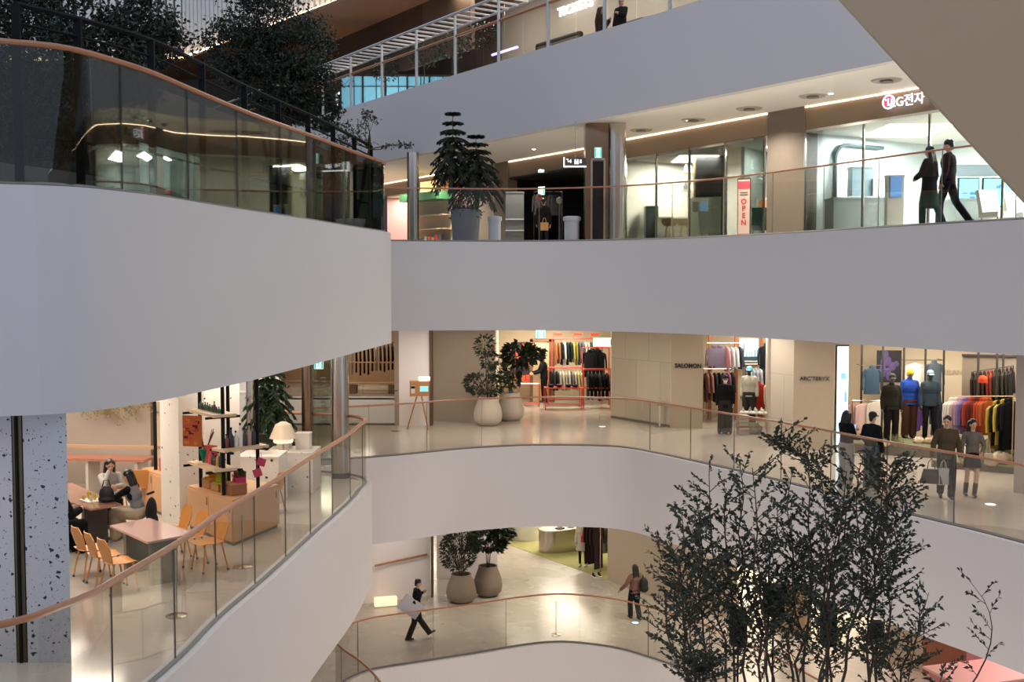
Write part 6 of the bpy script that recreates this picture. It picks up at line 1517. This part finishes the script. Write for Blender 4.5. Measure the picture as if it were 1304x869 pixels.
# round white bins
for i, (px, y, pyt, w_) in enumerate(((630, 31.6, 277, .17), (728, 31.4, 277, .21))):
    o = thing('litter_bin', 'white lidded bin behind the balustrade, ' + ('beside the pine planter', 'beside the lift shaft')[i], 'bin', uq(px, y)); hh = zu(pyt, y) - ZU
    obj('bin_body', MB().lathe([(w_, 0), (w_ * 1.02, hh * .86)], 22), mat('bin_white', (196, 198, 206)), o); obj('lid', MB().lathe([(w_ * 1.2, hh * .86), (w_ * 1.2, hh), (w_ * .8, hh + .02)], 22), mat('bin_white', (196, 198, 206)), o)
# lift sign & hanging sign
q = thing('exit_sign', 'teal exit sign on the mirror-clad lift shaft', 'sign', (on_y(761, 361, 30.9).x, 30.92, zu(196, 30.9)), 0); exit_face(q, .2, .30)
o = thing('hanging_sign', 'white-edged hanging sign with arrow and restroom symbols beside the lift shaft', 'sign', (on_y(732, 361, 30.8).x, 30.8, zu(208, 30.8)), 0)
obj('panel', MB().box((0, 0, 0), (.62, .05, .24)), mat('sign_grey', (74, 70, 66)), o); obj('white_edge', MB().box((-.31, -.01, 0), (.03, .06, .27)).box((0, -.01, -.12), (.62, .06, .035)), emis('edge_white', (250, 250, 246), 1.6), o)
g = text_mb('4', .16, .01); g.v = [(v[0] - .14, v[1] - .035, v[2] + .02) for v in g.v]; g.tube([(-.2, -.03, .0), (-.2, -.03, .08), (-.25, -.03, .08)], .01, 4)
g.ell((.0, -.03, .06), (.02, .01, .02), 8, 6); g.box((.0, -.03, -.01), (.04, .01, .09)); g.ell((.07, -.03, .06), (.02, .01, .02), 8, 6); g.box((.07, -.03, -.01), (.05, .01, .09)); g.box((.15, -.03, .02), (.05, .01, .09)); obj('symbols', g, emis('edge_white', (250, 250, 246), 1.6), o)
obj('rod', MB().tube([(0, 0, .12), (0, 0, 4.5 - zu(208, 30.8))], .007, 5), STEEL, o)
# colourful shop far left
a, b = -4.7, -2.6
o = thing('shop_display', 'far toy-like shop shelf with warm lit boxes and a green canopy', 'shelf', (-3.35, 44.6, ZU), -.9)
obj('back', MB().box((0, .3, 1.1), (2.6, .06, 2.2)), mat('disp_cream', (226, 206, 170)), o); obj('canopy', MB().box((0, -.1, 2.35), (2.7, .9, .3)), mat('disp_green', (60, 110, 70)), o); obj('glow_panel', MB().box((0, .1, 2.75), (1.4, .1, .5)), emis('disp_glow', (255, 206, 130), 1.6), o)
for j in range(3): obj('shelf', MB().box((0, 0, .5 + j * .55), (2.5, .45, .05)), mat('disp_shelf', (214, 190, 160)), o)
for j in range(9):
    c = [(226, 130, 60), (232, 190, 120), (200, 70, 60), (90, 90, 100), (240, 226, 200)][j % 5]; s_ = Matrix.Rotation(-.9, 3, 'Z') @ Vector((-1.0 + .25 * j, -.1, 0))
    boxy('toy_box', (-3.35 + s_.x, 44.6 + s_.y, ZU + .525), -.9, (.18, .16, random.uniform(.15, .3)), c, '%s box on the low shelf of the far bright shop, %s from the steel column' % (cname(c), ORD[j]), 'boxes in the far bright shop')
q = thing('wall_screen', 'violet blue glowing screen far beyond the steel column', 'screen', (on_y(510, 361, 50).x, 50.2, zu(262, 50)), .1); obj('housing', MB().box((0, .05, 0), (1.7, .06, 1.9)), BLACK, q); obj('display', MB().box((0, 0, 0), (1.6, .02, 1.8)), emis('violet_glow', (70, 80, 180), .8), q)
g = MB(); g.box((.1, -.02, 0), (.06, .01, 1.8)); g.ell((-.45, -.02, .3), (.12, .01, .12)); obj('lit_shapes', g, emis('vio_white', (240, 220, 255), 1.6), q)
# the outer wall sign
# ================================================================ storey T
o = thing('shop_sign', 'glowing white TICKETS sign on the grey wall of the top storey', 'sign', (0, 0, 0)); 
Pd = Td; q0 = Vector((*tpt(0, 6.4), 0)); c = on_face((q0.x, q0.y), (q0.x + Td.x * 20, q0.y + Td.y * 20), 731)
zz = (HZ - 13.5) / F * c.y - .05; o.location = (c.x, c.y, zz); o.rotation_euler = (0, 0, math.atan2(Td.y, Td.x))
obj('lettering', text_mb('TICKETS', .46, .05, bold=.012, width=1.25), emis('tickets_glow', (250, 248, 255), 3.0), o)
c0 = on_face((q0.x, q0.y), (q0.x + Td.x * 20, q0.y + Td.y * 20), 692)
def on_twall(px): return on_face((q0.x, q0.y), (q0.x + Td.x * 20, q0.y + Td.y * 20), px)
def tbox(name, label, cat, pxa, pxb, za, zb, m, th=.12, extra=None):
    a, b = on_twall(pxa), on_twall(pxb); c = (a + b) / 2 - Tn * th; o = thing(name, label, cat, (c.x, c.y, za), math.atan2(Td.y, Td.x)); W_ = (b - a).length
    obj('panel', MB().box((0, 0, (zb - za) / 2), (W_, th, zb - za)), m, o); obj('frame', MB().box((-W_ / 2, -.02, (zb - za) / 2), (.08, th + .05, zb - za)).box((W_ / 2, -.02, (zb - za) / 2), (.08, th + .05, zb - za)).box((0, -.02, zb - za), (W_, th + .05, .08)), mat('frame_dark', (40, 38, 36)), o); return o
tbox('ticket_window', 'long ticket window opening under the TICKETS sign', 'window', 688, 742, 6.9, 9.25, mat('ticket_back', (84, 72, 60)))
tbox('ticket_window', 'dark counter opening to the right of the TICKETS sign', 'window', 786, 822, 6.9, 9.05, mat('ticket_back2', (70, 56, 46)))
# cyan night windows behind the far part of the top storey
for i in range(6):
    y = 46.9 + .02 * i; xa, xb = on_y(436 + 28 * i, 361, y).x, on_y(464 + 28 * i, 361, y).x; W_ = xb - xa
    o = thing('night_window', 'glowing pale cyan window pane behind the top balustrade, %s from the big tree' % ORD[i], 'window', ((xa + xb) / 2, y, 6.8), 0)
    obj('lit_pane', MB().box((0, 0, 1.0), (W_ - .06, .05, 1.9)), emis('cyan_window', (112, 178, 206), .75), o); obj('frame', MB().box((-W_ / 2, -.05, 1.0), (.07, .1, 2.0)).box((0, -.05, 1.96), (W_, .1, .08)).box((.1, -.04, 1.0), (.03, .06, 1.9)).box((0, -.04, 1.5), (W_, .05, .03)), mat('frame_dark', (40, 38, 36)), o)
for i, s0 in enumerate((-4.2,)):
    c = Vector((*tpt(s0, 2.2), 0)); o = thing('neon_frame', 'thin white neon bracket standing behind the top balustrade', 'light', (c.x, c.y, 6.8), math.atan2(Td.y, Td.x)); obj('tube', MB().tube([(0, 0, 0), (0, 0, 1.5), (1.3, 0, 1.75)], .05, 6), emis('neon', (240, 246, 255), 2.5), o); obj('foot', MB().box((0, 0, .02), (.2, .2, .04)), STEEL, o)
for i, s0 in enumerate((-1.6, 3.3)):
    c = Vector((*tpt(s0, 5.5), 0)); o = thing('strip_light', 'short violet strip lamp over the top walkway, ' + ('farther one', 'nearer one')[i], 'light', (c.x, c.y, (10.0, 9.15)[i]), math.atan2(Td.y, Td.x)); obj('tube', MB().tube([(0, 0, 0), (1.8, 0, 0)], .05, 6), emis('violet_strip', (200, 190, 255), 2.0), o); obj('hanger', MB().tube([(.9, 0, 0), (.9, 0, 2.5)], .006, 4), STEEL, o)
# ================================================================ plants
LEAFD = mat('leaf_dark', (30, 41, 23), rough=.45, var=.35, vscale=3)
LEAFG = mat('leaf_grey_green', (54, 62, 42), rough=.5, var=.4, vscale=5)
LEAFM = mat('leaf_green', (40, 66, 38), rough=.4, var=.4, vscale=6)
BARK = mat('bark', (74, 58, 46), rough=.8)
BARKL = mat('bark_light', (120, 92, 66), rough=.8)
def leaf(mb, p, d, L, W, fold=.25):
    d = d.normalized(); s = d.cross(Vector((random.uniform(-1, 1), random.uniform(-1, 1), random.uniform(.2, 1)))).normalized(); n = s.cross(d)
    a, b = p + d * L * .45 + s * W / 2 + n * W * fold, p + d * L * .45 - s * W / 2 + n * W * fold
    mb.add([p, a, p + d * L, b], [(0, 1, 2), (0, 2, 3)])
def rv(s=1): return Vector((random.uniform(-s, s), random.uniform(-s, s), random.uniform(-s, s)))
def curve_pts(p, q, bow, n=6):
    p, q = Vector(p), Vector(q); m = (p + q) / 2 + bow
    return [p * (1 - t) ** 2 + m * 2 * t * (1 - t) + q * t * t for t in [i / n for i in range(n + 1)]]
def woody(root, stems, twigs, tl, nleaf, L, W, lm, bm, r0=.02, start=.25, up=.5, flat=.6, tr=.004):
    wood = MB(); lf = MB()
    for st_ in stems:
        n = len(st_); rk = r0 * (.4 if n < 8 else 1); wood.tube(st_, [rk * (1 - .8 * i / (n - 1)) for i in range(n)], 6)
        for k in range(twigs):
            t = start + (1 - start) * (k + random.random()) / twigs; f = t * (n - 1); i = min(n - 2, int(f)); p = st_[i].lerp(st_[i + 1], f - i)
            ax = (st_[i + 1] - st_[i]).normalized(); w = random.uniform(0, 2 * PI)
            d = (Vector((math.cos(w), math.sin(w) * flat, 0)) + ax * up).normalized(); l = tl * random.uniform(.5, 1.2) * (1.15 - .5 * t)
            q = p + d * l + Vector((0, 0, l * .15)); tp = curve_pts(p, q, rv(l * .12), 4)
            wood.tube(tp, [tr, tr * .9, tr * .8, tr * .6, tr * .4], 4, caps=False)
            for j in range(nleaf):
                u = .15 + .85 * (j + random.random()) / nleaf; g = u * 4; i2 = min(3, int(g)); pp = tp[i2].lerp(tp[i2 + 1], g - i2)
                leaf(lf, pp, (d + rv(.9)), L * random.uniform(.7, 1.2), W * random.uniform(.7, 1.2))
    obj('stems', wood, bm, root, smooth=60); obj('foliage', lf, lm, root, smooth=0)
# ---- tall shrub in front, lower right
random.seed(21)
y0 = 10.8
pl_ = thing('planter_tree', 'tall many-stemmed small-leaved shrub rising in the open atrium, crown low in the picture', 'tree', (2.9, y0, -9.0))
def P3(px, py, y): q = on_y(px, py, y); return Vector(q) - Vector((2.9, y0, -9.0))
tops = [(868, 655), (888, 640), (903, 606), (925, 622), (942, 590), (958, 596), (990, 640), (1008, 606), (1028, 578), (1046, 610), (1062, 640), (1078, 600), (1096, 590), (1112, 640), (1128, 600), (1140, 680), (848, 775), (866, 715), (1172, 770), (1010, 690), (960, 680), (1060, 700)]
stems = []
for i, (px, py) in enumerate(tops):
    y = y0 + random.uniform(-.7, .7); bx = 990 + (px - 985) * .72
    base = Vector((random.uniform(-.35, .35), random.uniform(-.3, .3), .35)); mid = P3(bx + random.uniform(-12, 12), 940, y); top = P3(px, py, y)
    lower = curve_pts(base, mid, Vector((0, 0, 0)), 3); upper = curve_pts(mid, top, Vector((random.uniform(-.12, .12) + (px - bx) / 1400 * 3, 0, 0)), 8)
    up2 = [p + Vector((random.uniform(-.05, .05), random.uniform(-.05, .05), 0)) for p in upper[:-1]] + [upper[-1]]
    stems.append(lower[:-1] + smooth_path(up2, 2))
    if i % 2 == 0:
        fk = up2[3]; stems.append([fk] + curve_pts(fk, up2[-1] + Vector((random.choice((-1, 1)) * random.uniform(.25, .5), random.uniform(-.3, .3), -random.uniform(.2, .7))), Vector((random.uniform(-.2, .2), 0, 0)), 5))
stems.append([P3(1075, 690, y0)] + curve_pts(P3(1078, 640, y0), P3(985, 556, y0), Vector((.0, 0, .15)), 5))
stems.append([P3(1060, 700, y0)] + curve_pts(P3(1120, 660, y0), P3(1132, 592, y0), Vector((.12, 0, 0)), 5))
woody(pl_, stems, 34, .42, 12, .055, .033, LEAFG, BARK, r0=.020, start=.38, up=.55, flat=.8, tr=.0045)
obj('planter_box', MB().box((0, 0, .2), (1.6, 1.4, .4)), mat('planter_grey', (120, 118, 116)), pl_)
p2 = thing('planter_tree', 'thin bare-stemmed sapling with a few leafy sprigs right of the tall shrub', 'tree', (4.35, 10.0, -9.0))
def P4(px, py, y): return Vector(on_y(px, py, y)) - Vector((4.35, 10.0, -9.0))
st2 = [curve_pts((0, 0, .3), P4(1225, 900, 10.0), Vector((.1, 0, 0)), 4) + curve_pts(P4(1228, 885, 10.0), P4(1240, 747, 10.0), Vector((.42, 0, .1)), 7),
       curve_pts((.1, 0, .3), P4(1150, 930, 10.1), Vector((0, 0, 0)), 4) + curve_pts(P4(1152, 900, 10.1), P4(1183, 755, 10.1), Vector((-.05, 0, 0)), 7),
       curve_pts((-.1, 0, .3), P4(1190, 930, 9.9), Vector((0, 0, 0)), 4) + curve_pts(P4(1192, 900, 9.9), P4(1205, 850, 9.9), Vector((-.05, 0, 0)), 5)]
woody(p2, st2, 9, .26, 9, .058, .028, LEAFG, BARK, r0=.012, start=.50, up=.7, tr=.003)
obj('planter_box', MB().box((0, 0, .2), (.8, .8, .4)), mat('planter_grey', (120, 118, 116)), p2)
# black lamp heads on slim poles among the stems
for i, (px, py, w_, h_, y) in enumerate(((985, 765, .22, .34, 12.3), (1055, 795, .16, .50, 12.4), (1117, 803, .12, .20, 12.3), (940, 800, .18, .40, 12.5))):
    q = on_y(px, py, y); o = thing('spotlight', 'black box spotlight on a slim pole behind the tall shrub, %s' % ('by its middle stems', 'by its thickest stems', 'smallest, near its outer edge', 'near the walking woman side')[i], 'spotlight', (q.x, y, -9.0))
    zc = q.z + 9.0; obj('pole', MB().tube([(0, 0, 0), (0, 0, zc)], .012, 6), BLACK, o); obj('lamp_head', MB().box((0, 0, zc), (w_, .14, h_)), BLACK, o); obj('yoke', MB().box((0, .09, zc), (w_ * .3, .05, .04)), DSTEEL, o)
# ---- trees on the upper left terrace
def crown_tree(name, label, base, clusters, n, L, W, trunks, lm=LEAFD, bm=BARK):
    o = thing('tree', label, 'tree', base); B0 = Vector(base); wood = MB(); lf = MB()
    for tr_ in trunks:
        pts = [Vector(p) - B0 for p in tr_]; m = len(pts); wood.tube(pts, [.05 * (1 - .6 * i / (m - 1)) for i in range(m)], 7)
    tot = sum(c[1] for c in clusters)
    tips = [Vector(tr_[-1]) - B0 for tr_ in trunks] + [Vector(tr_[-2]) - B0 for tr_ in trunks]
    for (c, wgt, r) in clusters:
        c = Vector(c) - B0; src = min(tips, key=lambda t: (t - c).length)
        sub = []
        for k in range(int(10 * wgt)):
            v = rv(1); v = v / max(1, v.length); q = c + Vector((v.x * r[0], v.y * r[1], v.z * r[2])); sub.append(q)
            wood.tube(curve_pts(src, q, rv(.15), 4), [.014, .011, .008, .005, .003], 4, caps=False)
        for k in range(int(n * wgt / tot)):
            q = random.choice(sub) + Vector((random.gauss(0, 1) * r[0] * .22, random.gauss(0, 1) * r[1] * .3, random.gauss(0, 1) * r[2] * .2))
            leaf(lf, q, Vector((random.uniform(-1, 1), random.uniform(-1, 1), random.uniform(-1.2, .3))), L * random.uniform(.7, 1.25), W * random.uniform(.7, 1.2))
    obj('branches', wood, bm, o, smooth=60); obj('foliage', lf, lm, o, smooth=0); return o
def C3(px, py, y): q = on_y(px, py, y); return (q.x, q.y, q.z)
def tr(px0, px1, py1, y): a = on_y(px0, 361, y); b = on_y(px1, py1, y); return [(a.x, y, ZU), (a.x * .6 + b.x * .4 + .05, y, ZU + (b.z - ZU) * .45), (b.x * .8 + a.x * .2, y, ZU + (b.z - ZU) * .8), tuple(b)]
random.seed(33)
crown_tree('tree', 'big dark leafy tree filling the upper left corner behind the handrail', (C3(60, 361, 17)[0], 17, ZU),
    [(C3(20, 40, 17), 3, (.95, .9, .8)), (C3(90, 20, 17), 2.4, (.8, .8, .6)), (C3(35, 120, 17), 3, (.9, .8, .8)), (C3(110, 110, 17), 2.4, (.7, .7, .6)), (C3(185, 20, 17.5), 1.7, (.6, .6, .45)), (C3(200, 55, 17.5), .9, (.5, .5, .3)), (C3(150, 90, 17), 1.2, (.5, .5, .45)), (C3(-60, 60, 17), 2, (.9, .9, 1.1)), (C3(60, 180, 17), 1.6, (.9, .6, .35))], 21000, .10, .048,
    [tr(40, 30, 60, 17), tr(70, 90, 50, 17.2), tr(10, 0, 80, 16.8), tr(100, 130, 90, 17)])
crown_tree('tree', 'slender tree with a pale trunk showing through the upper glass', (C3(140, 361, 16)[0], 16, ZU),
    [(C3(150, 130, 16), 1.4, (.5, .5, .35)), (C3(120, 150, 16), 1.2, (.5, .4, .3)), (C3(175, 100, 16), 1, (.35, .4, .3))], 1700, .09, .04, [tr(117, 112, 150, 16), tr(150, 146, 150, 16.2)], bm=BARKL)
crown_tree('tree', 'round-crowned dark tree rising above the handrail before the timber soffit', (C3(352, 361, 22.5)[0], 22.5, ZU),
    [(C3(340, 25, 22.5), 2.6, (.95, .8, .55)), (C3(310, 60, 22.5), 2.0, (.7, .7, .5)), (C3(375, 70, 22.5), 2.4, (.75, .7, .6)), (C3(345, 105, 22.5), 2.2, (.75, .7, .5)), (C3(395, 105, 22.5), 1.3, (.45, .5, .45)), (C3(290, 85, 22.5), .8, (.4, .4, .35)), (C3(408, 140, 22.7), 1.0, (.35, .4, .4)), (C3(360, 140, 22.5), .8, (.5, .4, .3))], 17000, .10, .046,
    [tr(345, 340, 60, 22.5), tr(360, 375, 80, 22.6), tr(350, 320, 90, 22.4)])
crown_tree('tree', 'sparse leafy sprays at the corner of the upper walkway, under the white parapet', (C3(446, 361, 24.0)[0], 24.0, ZU),
    [(C3(425, 175, 24), .8, (.4, .4, .3)), (C3(455, 170, 24), .7, (.35, .4, .35)), (C3(468, 158, 24), .4, (.25, .3, .3)), (C3(500, 188, 24), .35, (.35, .3, .12)), (C3(480, 205, 24), .35, (.25, .3, .15)), (C3(440, 195, 24), .6, (.3, .3, .2))], 900, .09, .04, [tr(440, 445, 200, 24), tr(450, 470, 190, 24.1)])
# planter wall along the terrace
inner = [(U_left[i].x - 1.5 + (0 if U_left[i].y > 13 else 0), U_left[i].y + .9) for i in range(4, len(U_left) - 12)]; outer_ = [(x - .1, y + 1.9) for x, y in inner]
o = thing('planter', 'long grey planter trough at the foot of the upper left trees', 'planter', (inner[0][0], inner[0][1], ZU)); L_ = [(x - inner[0][0], y - inner[0][1]) for x, y in inner + outer_[::-1]]
obj('trough', MB().prism(L_, 0, .42), mat('planter_grey2', (126, 120, 124)), o, smooth=30); obj('soil', MB().prism([(x * .99, y * .99 + .02) for x, y in L_], .42, .45), mat('soil', (40, 32, 28)), o, smooth=0)
# black guard rail behind the handrail
pts = []
for (px, py, z) in ((20, 5, 3.25), (99, 24, 3.25), (192, 51, 3.25), (257, 82, 3.22), (311, 109, 3.2), (354, 129, 3.18), (392, 145.6, 3.15), (424, 161, 3.1), (451, 175, 3.05), (472, 186, 3.0)): q = on_z(px, py, z); pts.append(Vector((q.x, q.y, z - ZU)))
base = Vector((pts[0].x, pts[0].y, 0)); o = thing('guard_rail', 'tall black metal guard rail running behind the curved wood handrail', 'railing', (base.x, base.y, ZU))
PP = [p - base for p in pts]
obj('top_rail', MB().tube(smooth_path(PP, 4), .035, 6), BLACK, o); obj('mid_rail', MB().tube([p - Vector((0, 0, .22)) for p in smooth_path(PP, 4)], .018, 5), BLACK, o); obj('low_rail', MB().tube([Vector((p.x, p.y, .62)) for p in smooth_path(PP, 4)], .018, 5), BLACK, o)
for p in PP: obj('post', MB().box((p.x, p.y, p.z / 2), (.09, .06, p.z)), BLACK, o)
# panes added behind the upper left glass, standing in for its reflections
DT = mat('dark_taupe_front', (74, 68, 62), rough=.4)
def w_at(t): return (-8.6 + 3.3 * t, 23 + 20 * t)
wall('wall_left', [w_at(0), w_at(1)], ZU, 3.6, DT, .3); wall('wall_left', [w_at(0), w_at(1)], 3.6, 4.5, BROWN, .4)
wall('wall_left', [(-16, 24), w_at(0)], ZU, 4.5, mat('dark_left', (30, 30, 30)), .3)
mb = MB(); a_, b_ = Vector((*w_at(0), 3.62)), Vector((*w_at(1), 3.62)); mb.tube([a_ + Vector((.12, -.05, 0)), b_ + Vector((.12, -.05, 0))], .02, 4)
def front(px, w_, h_, c, st_, label, name='reflected_window', z=0.1, cat='window'):
    p0_, p1_ = w_at(0), w_at(1); c_ = on_face(p0_, p1_, px); ang = math.atan2(p1_[1] - p0_[1], p1_[0] - p0_[0]); n = Vector((math.sin(ang), -math.cos(ang), 0)) * .06
    o = thing(name, label, cat, (c_.x + n.x, c_.y + n.y, ZU + z), ang); obj('frame', MB().box((0, .01, h_ / 2), (w_ + .1, .05, h_ + .1)), BLACK, o); obj('lit_pane', MB().box((0, -.03, h_ / 2), (w_, .02, h_)), emis('lw_%d_%d_%d' % c, c, st_), o); return o
front(196, 1.4, 1.9, (190, 214, 214), .45, 'slanted bright shop window nearest the big left tree'); o = front(238, 2.0, 1.9, (150, 178, 170), .35, 'teal-lit shop window with a red armchair behind the upper glass')
obj('red_seat', MB().box((.1, -.08, .3), (.6, .06, .5)), cloth((170, 60, 66)), o)
front(388, 3.2, 2.2, (196, 196, 160), .35, 'cream-lit shop window behind the upper glass, below the far handrail'); front(345, 1.0, 2.2, (20, 22, 22), .0, 'dark double door behind the upper glass', 'reflected_door', cat='entrance')
front(478, 1.6, .35, (226, 240, 250), 1.2, 'glowing white sign strip at the end of the upper glass', 'reflected_sign', 2.4, 'sign'); front(478, 1.4, .7, (60, 110, 190), .8, 'glowing blue sign panel under the white sign strip', 'reflected_sign', 1.45, 'sign')
# ---- norfolk pines
def norfolk(o, top, z_low, tiers, rmax, droop=.35, m=LEAFD, x0=(0, 0)):
    wood = MB(); lf = MB(); x, y = x0
    wood.tube([(x, y, .3), (x, y, top)], [.035, .008], 7)
    for k in range(tiers):
        t = k / (tiers - 1); z = top - (top - z_low) * t ** .9; r = rmax * (.22 + .78 * min(1, t * 1.5)); nb = 8
        for b in range(nb):
            w = 2 * PI * (b + .5 * (k % 2)) / nb + random.uniform(-.15, .15); dr = droop * t; pts = []
            for j in range(7):
                u = j / 6; pts.append(Vector((x + math.cos(w) * r * u, y + math.sin(w) * r * u, z + .10 * u * r - dr * 2.0 * r * u * u)))
            wood.tube(pts, .008, 4)
            for j in range(1, 7):
                for q in range(22):
                    pp = pts[j - 1].lerp(pts[j], random.random()); d = (pts[j] - pts[j - 1]).normalized(); s = d.cross(Vector((0, 0, 1))) * random.choice((-1, 1))
                    leaf(lf, pp, d * .5 + s + Vector((0, 0, random.uniform(-.4, .2) - t * .4)), .17 * random.uniform(.6, 1.1), .045)
    obj('trunk', wood, BARK, o); obj('foliage', lf, m, o, smooth=0)
BLACK2 = BLACK
random.seed(8)
def up3(px, y): return (on_y(px, 361, y).x, y, ZU)
o = thing('potted_pine', 'two-trunked tiered pine in a big grey pot behind the upper balustrade', 'potted tree', up3(593, 31.9)); 
norfolk(o, (HZ - 148) / F * 31.9 - ZU, 2.1, 9, .64, .5, x0=(-.36, 0)); norfolk(o, (HZ - 176) / F * 31.9 - ZU, 1.75, 9, .80, .5, x0=(.30, .1))
obj('pot', MB().lathe([(.30, 0), (.38, .1), (.43, .95), (.44, 1.0), (.40, 1.0), (.38, .92)], 26), mat('pot_grey', (112, 114, 120), rough=.6), o)
lf = MB()
for i in range(500): w = random.uniform(0, 6.3); rr = random.uniform(.1, .52); leaf(lf, Vector((math.cos(w) * rr, math.sin(w) * rr, .95 + random.uniform(-.25, .35) * (1 if rr > .4 else .3) + .05)), rv(), .10, .05)
obj('underplanting', lf, LEAFM, o, smooth=0)
o = thing('potted_pine', 'bright green tiered pine between the steel columns by the white counter', 'potted tree', (on_y(346, 361, 25.4).x - .12, 25.5, ZM)); norfolk(o, 3.05, 1.35, 11, .60, .55, m=LEAFM)
obj('pot', MB().lathe([(.30, 0), (.36, .06), (.38, .85), (.34, .9)], 24), mat('pot_olive', (96, 84, 62)), o)
# ---- round clay planters with leafy plants
POT = mat('pot_clay', (138, 122, 106), rough=.8, bump=.15, bscale=14); POT2 = mat('pot_pale', (196, 182, 168), rough=.8, bump=.15, bscale=14)
def big_pot(loc, label, w_, h_, pm, clusters, n, L, W, stems_, tall=1.0, lm=LEAFD, blossoms=0):
    o = thing('potted_plant', label, 'potted plant', loc); R_ = w_ / 2
    obj('pot', MB().lathe([(R_ * .62, 0), (R_ * .92, h_ * .14), (R_, h_ * .36), (R_ * .90, h_ * .62), (R_ * .66, h_ * .93), (R_ * .66, h_), (R_ * .58, h_), (R_ * .56, h_ * .9)], 32), pm, o, smooth=60)
    obj('soil', MB().lathe([(R_ * .57, h_ * .9), (R_ * .3, h_ * .93)], 20), mat('soil', (40, 32, 28)), o)
    wood = MB(); lf = MB()
    for s_ in stems_: wood.tube([(s_[0] * .2, 0, h_ * .9), (s_[0] * .5, s_[1] * .5, h_ * .9 + (s_[2] - h_) * .5), (s_[0], s_[1], s_[2])], [.022, .016, .01], 6)
    tot = sum(c[1] for c in clusters)
    for (c, wg, r) in clusters:
        for k in range(int(n * wg / tot)):
            v = rv(1); v = v / max(.7, v.length); p = Vector(c) + Vector((v.x * r[0], v.y * r[1], v.z * r[2])); leaf(lf, p, Vector((v.x, v.y, random.uniform(-.9, .5))), L * random.uniform(.7, 1.2), W * random.uniform(.7, 1.2), .15)
            if k % 14 == 0: wood.tube([(c[0], c[1], c[2] - r[2]), tuple(p)], .005, 4)
    obj('stems', wood, BARK, o); obj('foliage', lf, lm, o, smooth=0)
    if blossoms:
        b = MB(); [b.ell((blossoms[0] + x, -.1, blossoms[1] + z), (.07, .05, .04), 8, 6) for x, z in ((.12, 0), (.17, -.68))]; obj('blossom', b, mat('blossom', (236, 232, 220)), o)
    return o
random.seed(4)
q = on_z(621, 544, ZM); big_pot((q.x, q.y + .45, ZM), 'round pale planter with a tall flowering shrub, in front of its twin', .93, .92, POT2, [((-.1, 0, 1.35), 3, (.62, .5, .38)), ((.05, 0, 2.1), .7, (.22, .2, .3)), ((-.1, 0, 2.55), .9, (.28, .2, .35)), ((.35, .1, 1.7), .8, (.3, .3, .35))], 950, .15, .065, [(.0, 0, 2.0), (-.1, 0, 2.6), (.25, 0, 1.8)], blossoms=(.1, 2.78))
q = on_z(648, 538, ZM); big_pot((q.x + .05, q.y + .55, ZM), 'round pale planter with a dark rubber plant, behind its twin on the middle floor', .93, .92, POT2, [((.30, 0, 2.2), 3.0, (.52, .45, .36)), ((.75, 0, 2.2), 1.0, (.35, .3, .25)), ((.05, 0, 1.75), .6, (.32, .3, .3)), ((.1, -.1, 1.35), .5, (.15, .2, .3))], 620, .24, .13, [(.0, 0, 2.0), (.15, 0, 2.2), (-.15, 0, 1.9)])
q = on_z(586.5, 772, ZL); big_pot((q.x, q.y + .48, ZL), 'bulging clay planter with a fine-leaved shrub, nearer the striding man', .98, .90, POT, [((-.1, 0, 1.65), 3, (.52, .45, .62)), ((.1, 0, 2.0), 2, (.55, .45, .4))], 1500, .15, .05, [(.0, 0, 2.0), (-.2, 0, 1.9), (.2, 0, 2.1)])
q = on_z(621, 764, ZL); big_pot((q.x, q.y + .52, ZL), 'bulging clay planter with a broad-leaved plant, nearer the green carpet', .95, .98, POT, [((.0, 0, 1.9), 2.2, (.5, .4, .45)), ((.45, 0, 2.1), 1, (.3, .3, .25))], 420, .26, .18, [(.0, 0, 1.8), (.15, 0, 2.0), (-.1, 0, 1.7)])
# greenery along the top storey
random.seed(9)
for i, px in enumerate((441, 492, 540, 575, 614)):
    c = T0.copy(); 
    # a small tree standing 1.6 m behind the straight edge
    p0_, p1_ = (T0 + Tn * 1.7), (T1 + Tn * 1.7); c = on_face((p0_.x, p0_.y), (p1_.x, p1_.y), px)
    o = thing('planter_tree', 'small dark tree behind the top balustrade, %s from the big round-crowned tree' % ORD[i], 'tree', (c.x, c.y, ZT)); wood = MB().tube([(0, 0, 0), (.05, 0, 1.0), (0, 0, 1.9)], [.03, .025, .015], 6); lf = MB()
    for k in range(220): v = rv(1); v /= max(.7, v.length); p = Vector((v.x * .55, v.y * .5, 1.7 + v.z * .45)); leaf(lf, p, rv(), .16, .07)
    obj('trunk', wood, BARK, o); obj('foliage', lf, LEAFD, o, smooth=0); obj('pot', MB().lathe([(.2, 0), (.26, .4), (.22, .4)], 16), mat('pot_grey', (112, 114, 120)), o)

# ---------------------------------------------------------------- keep labels to sixteen words
for o in []:
    l = o.get('label')
    if l and len(l.split()) > 16: print('LONG', o.name, l)
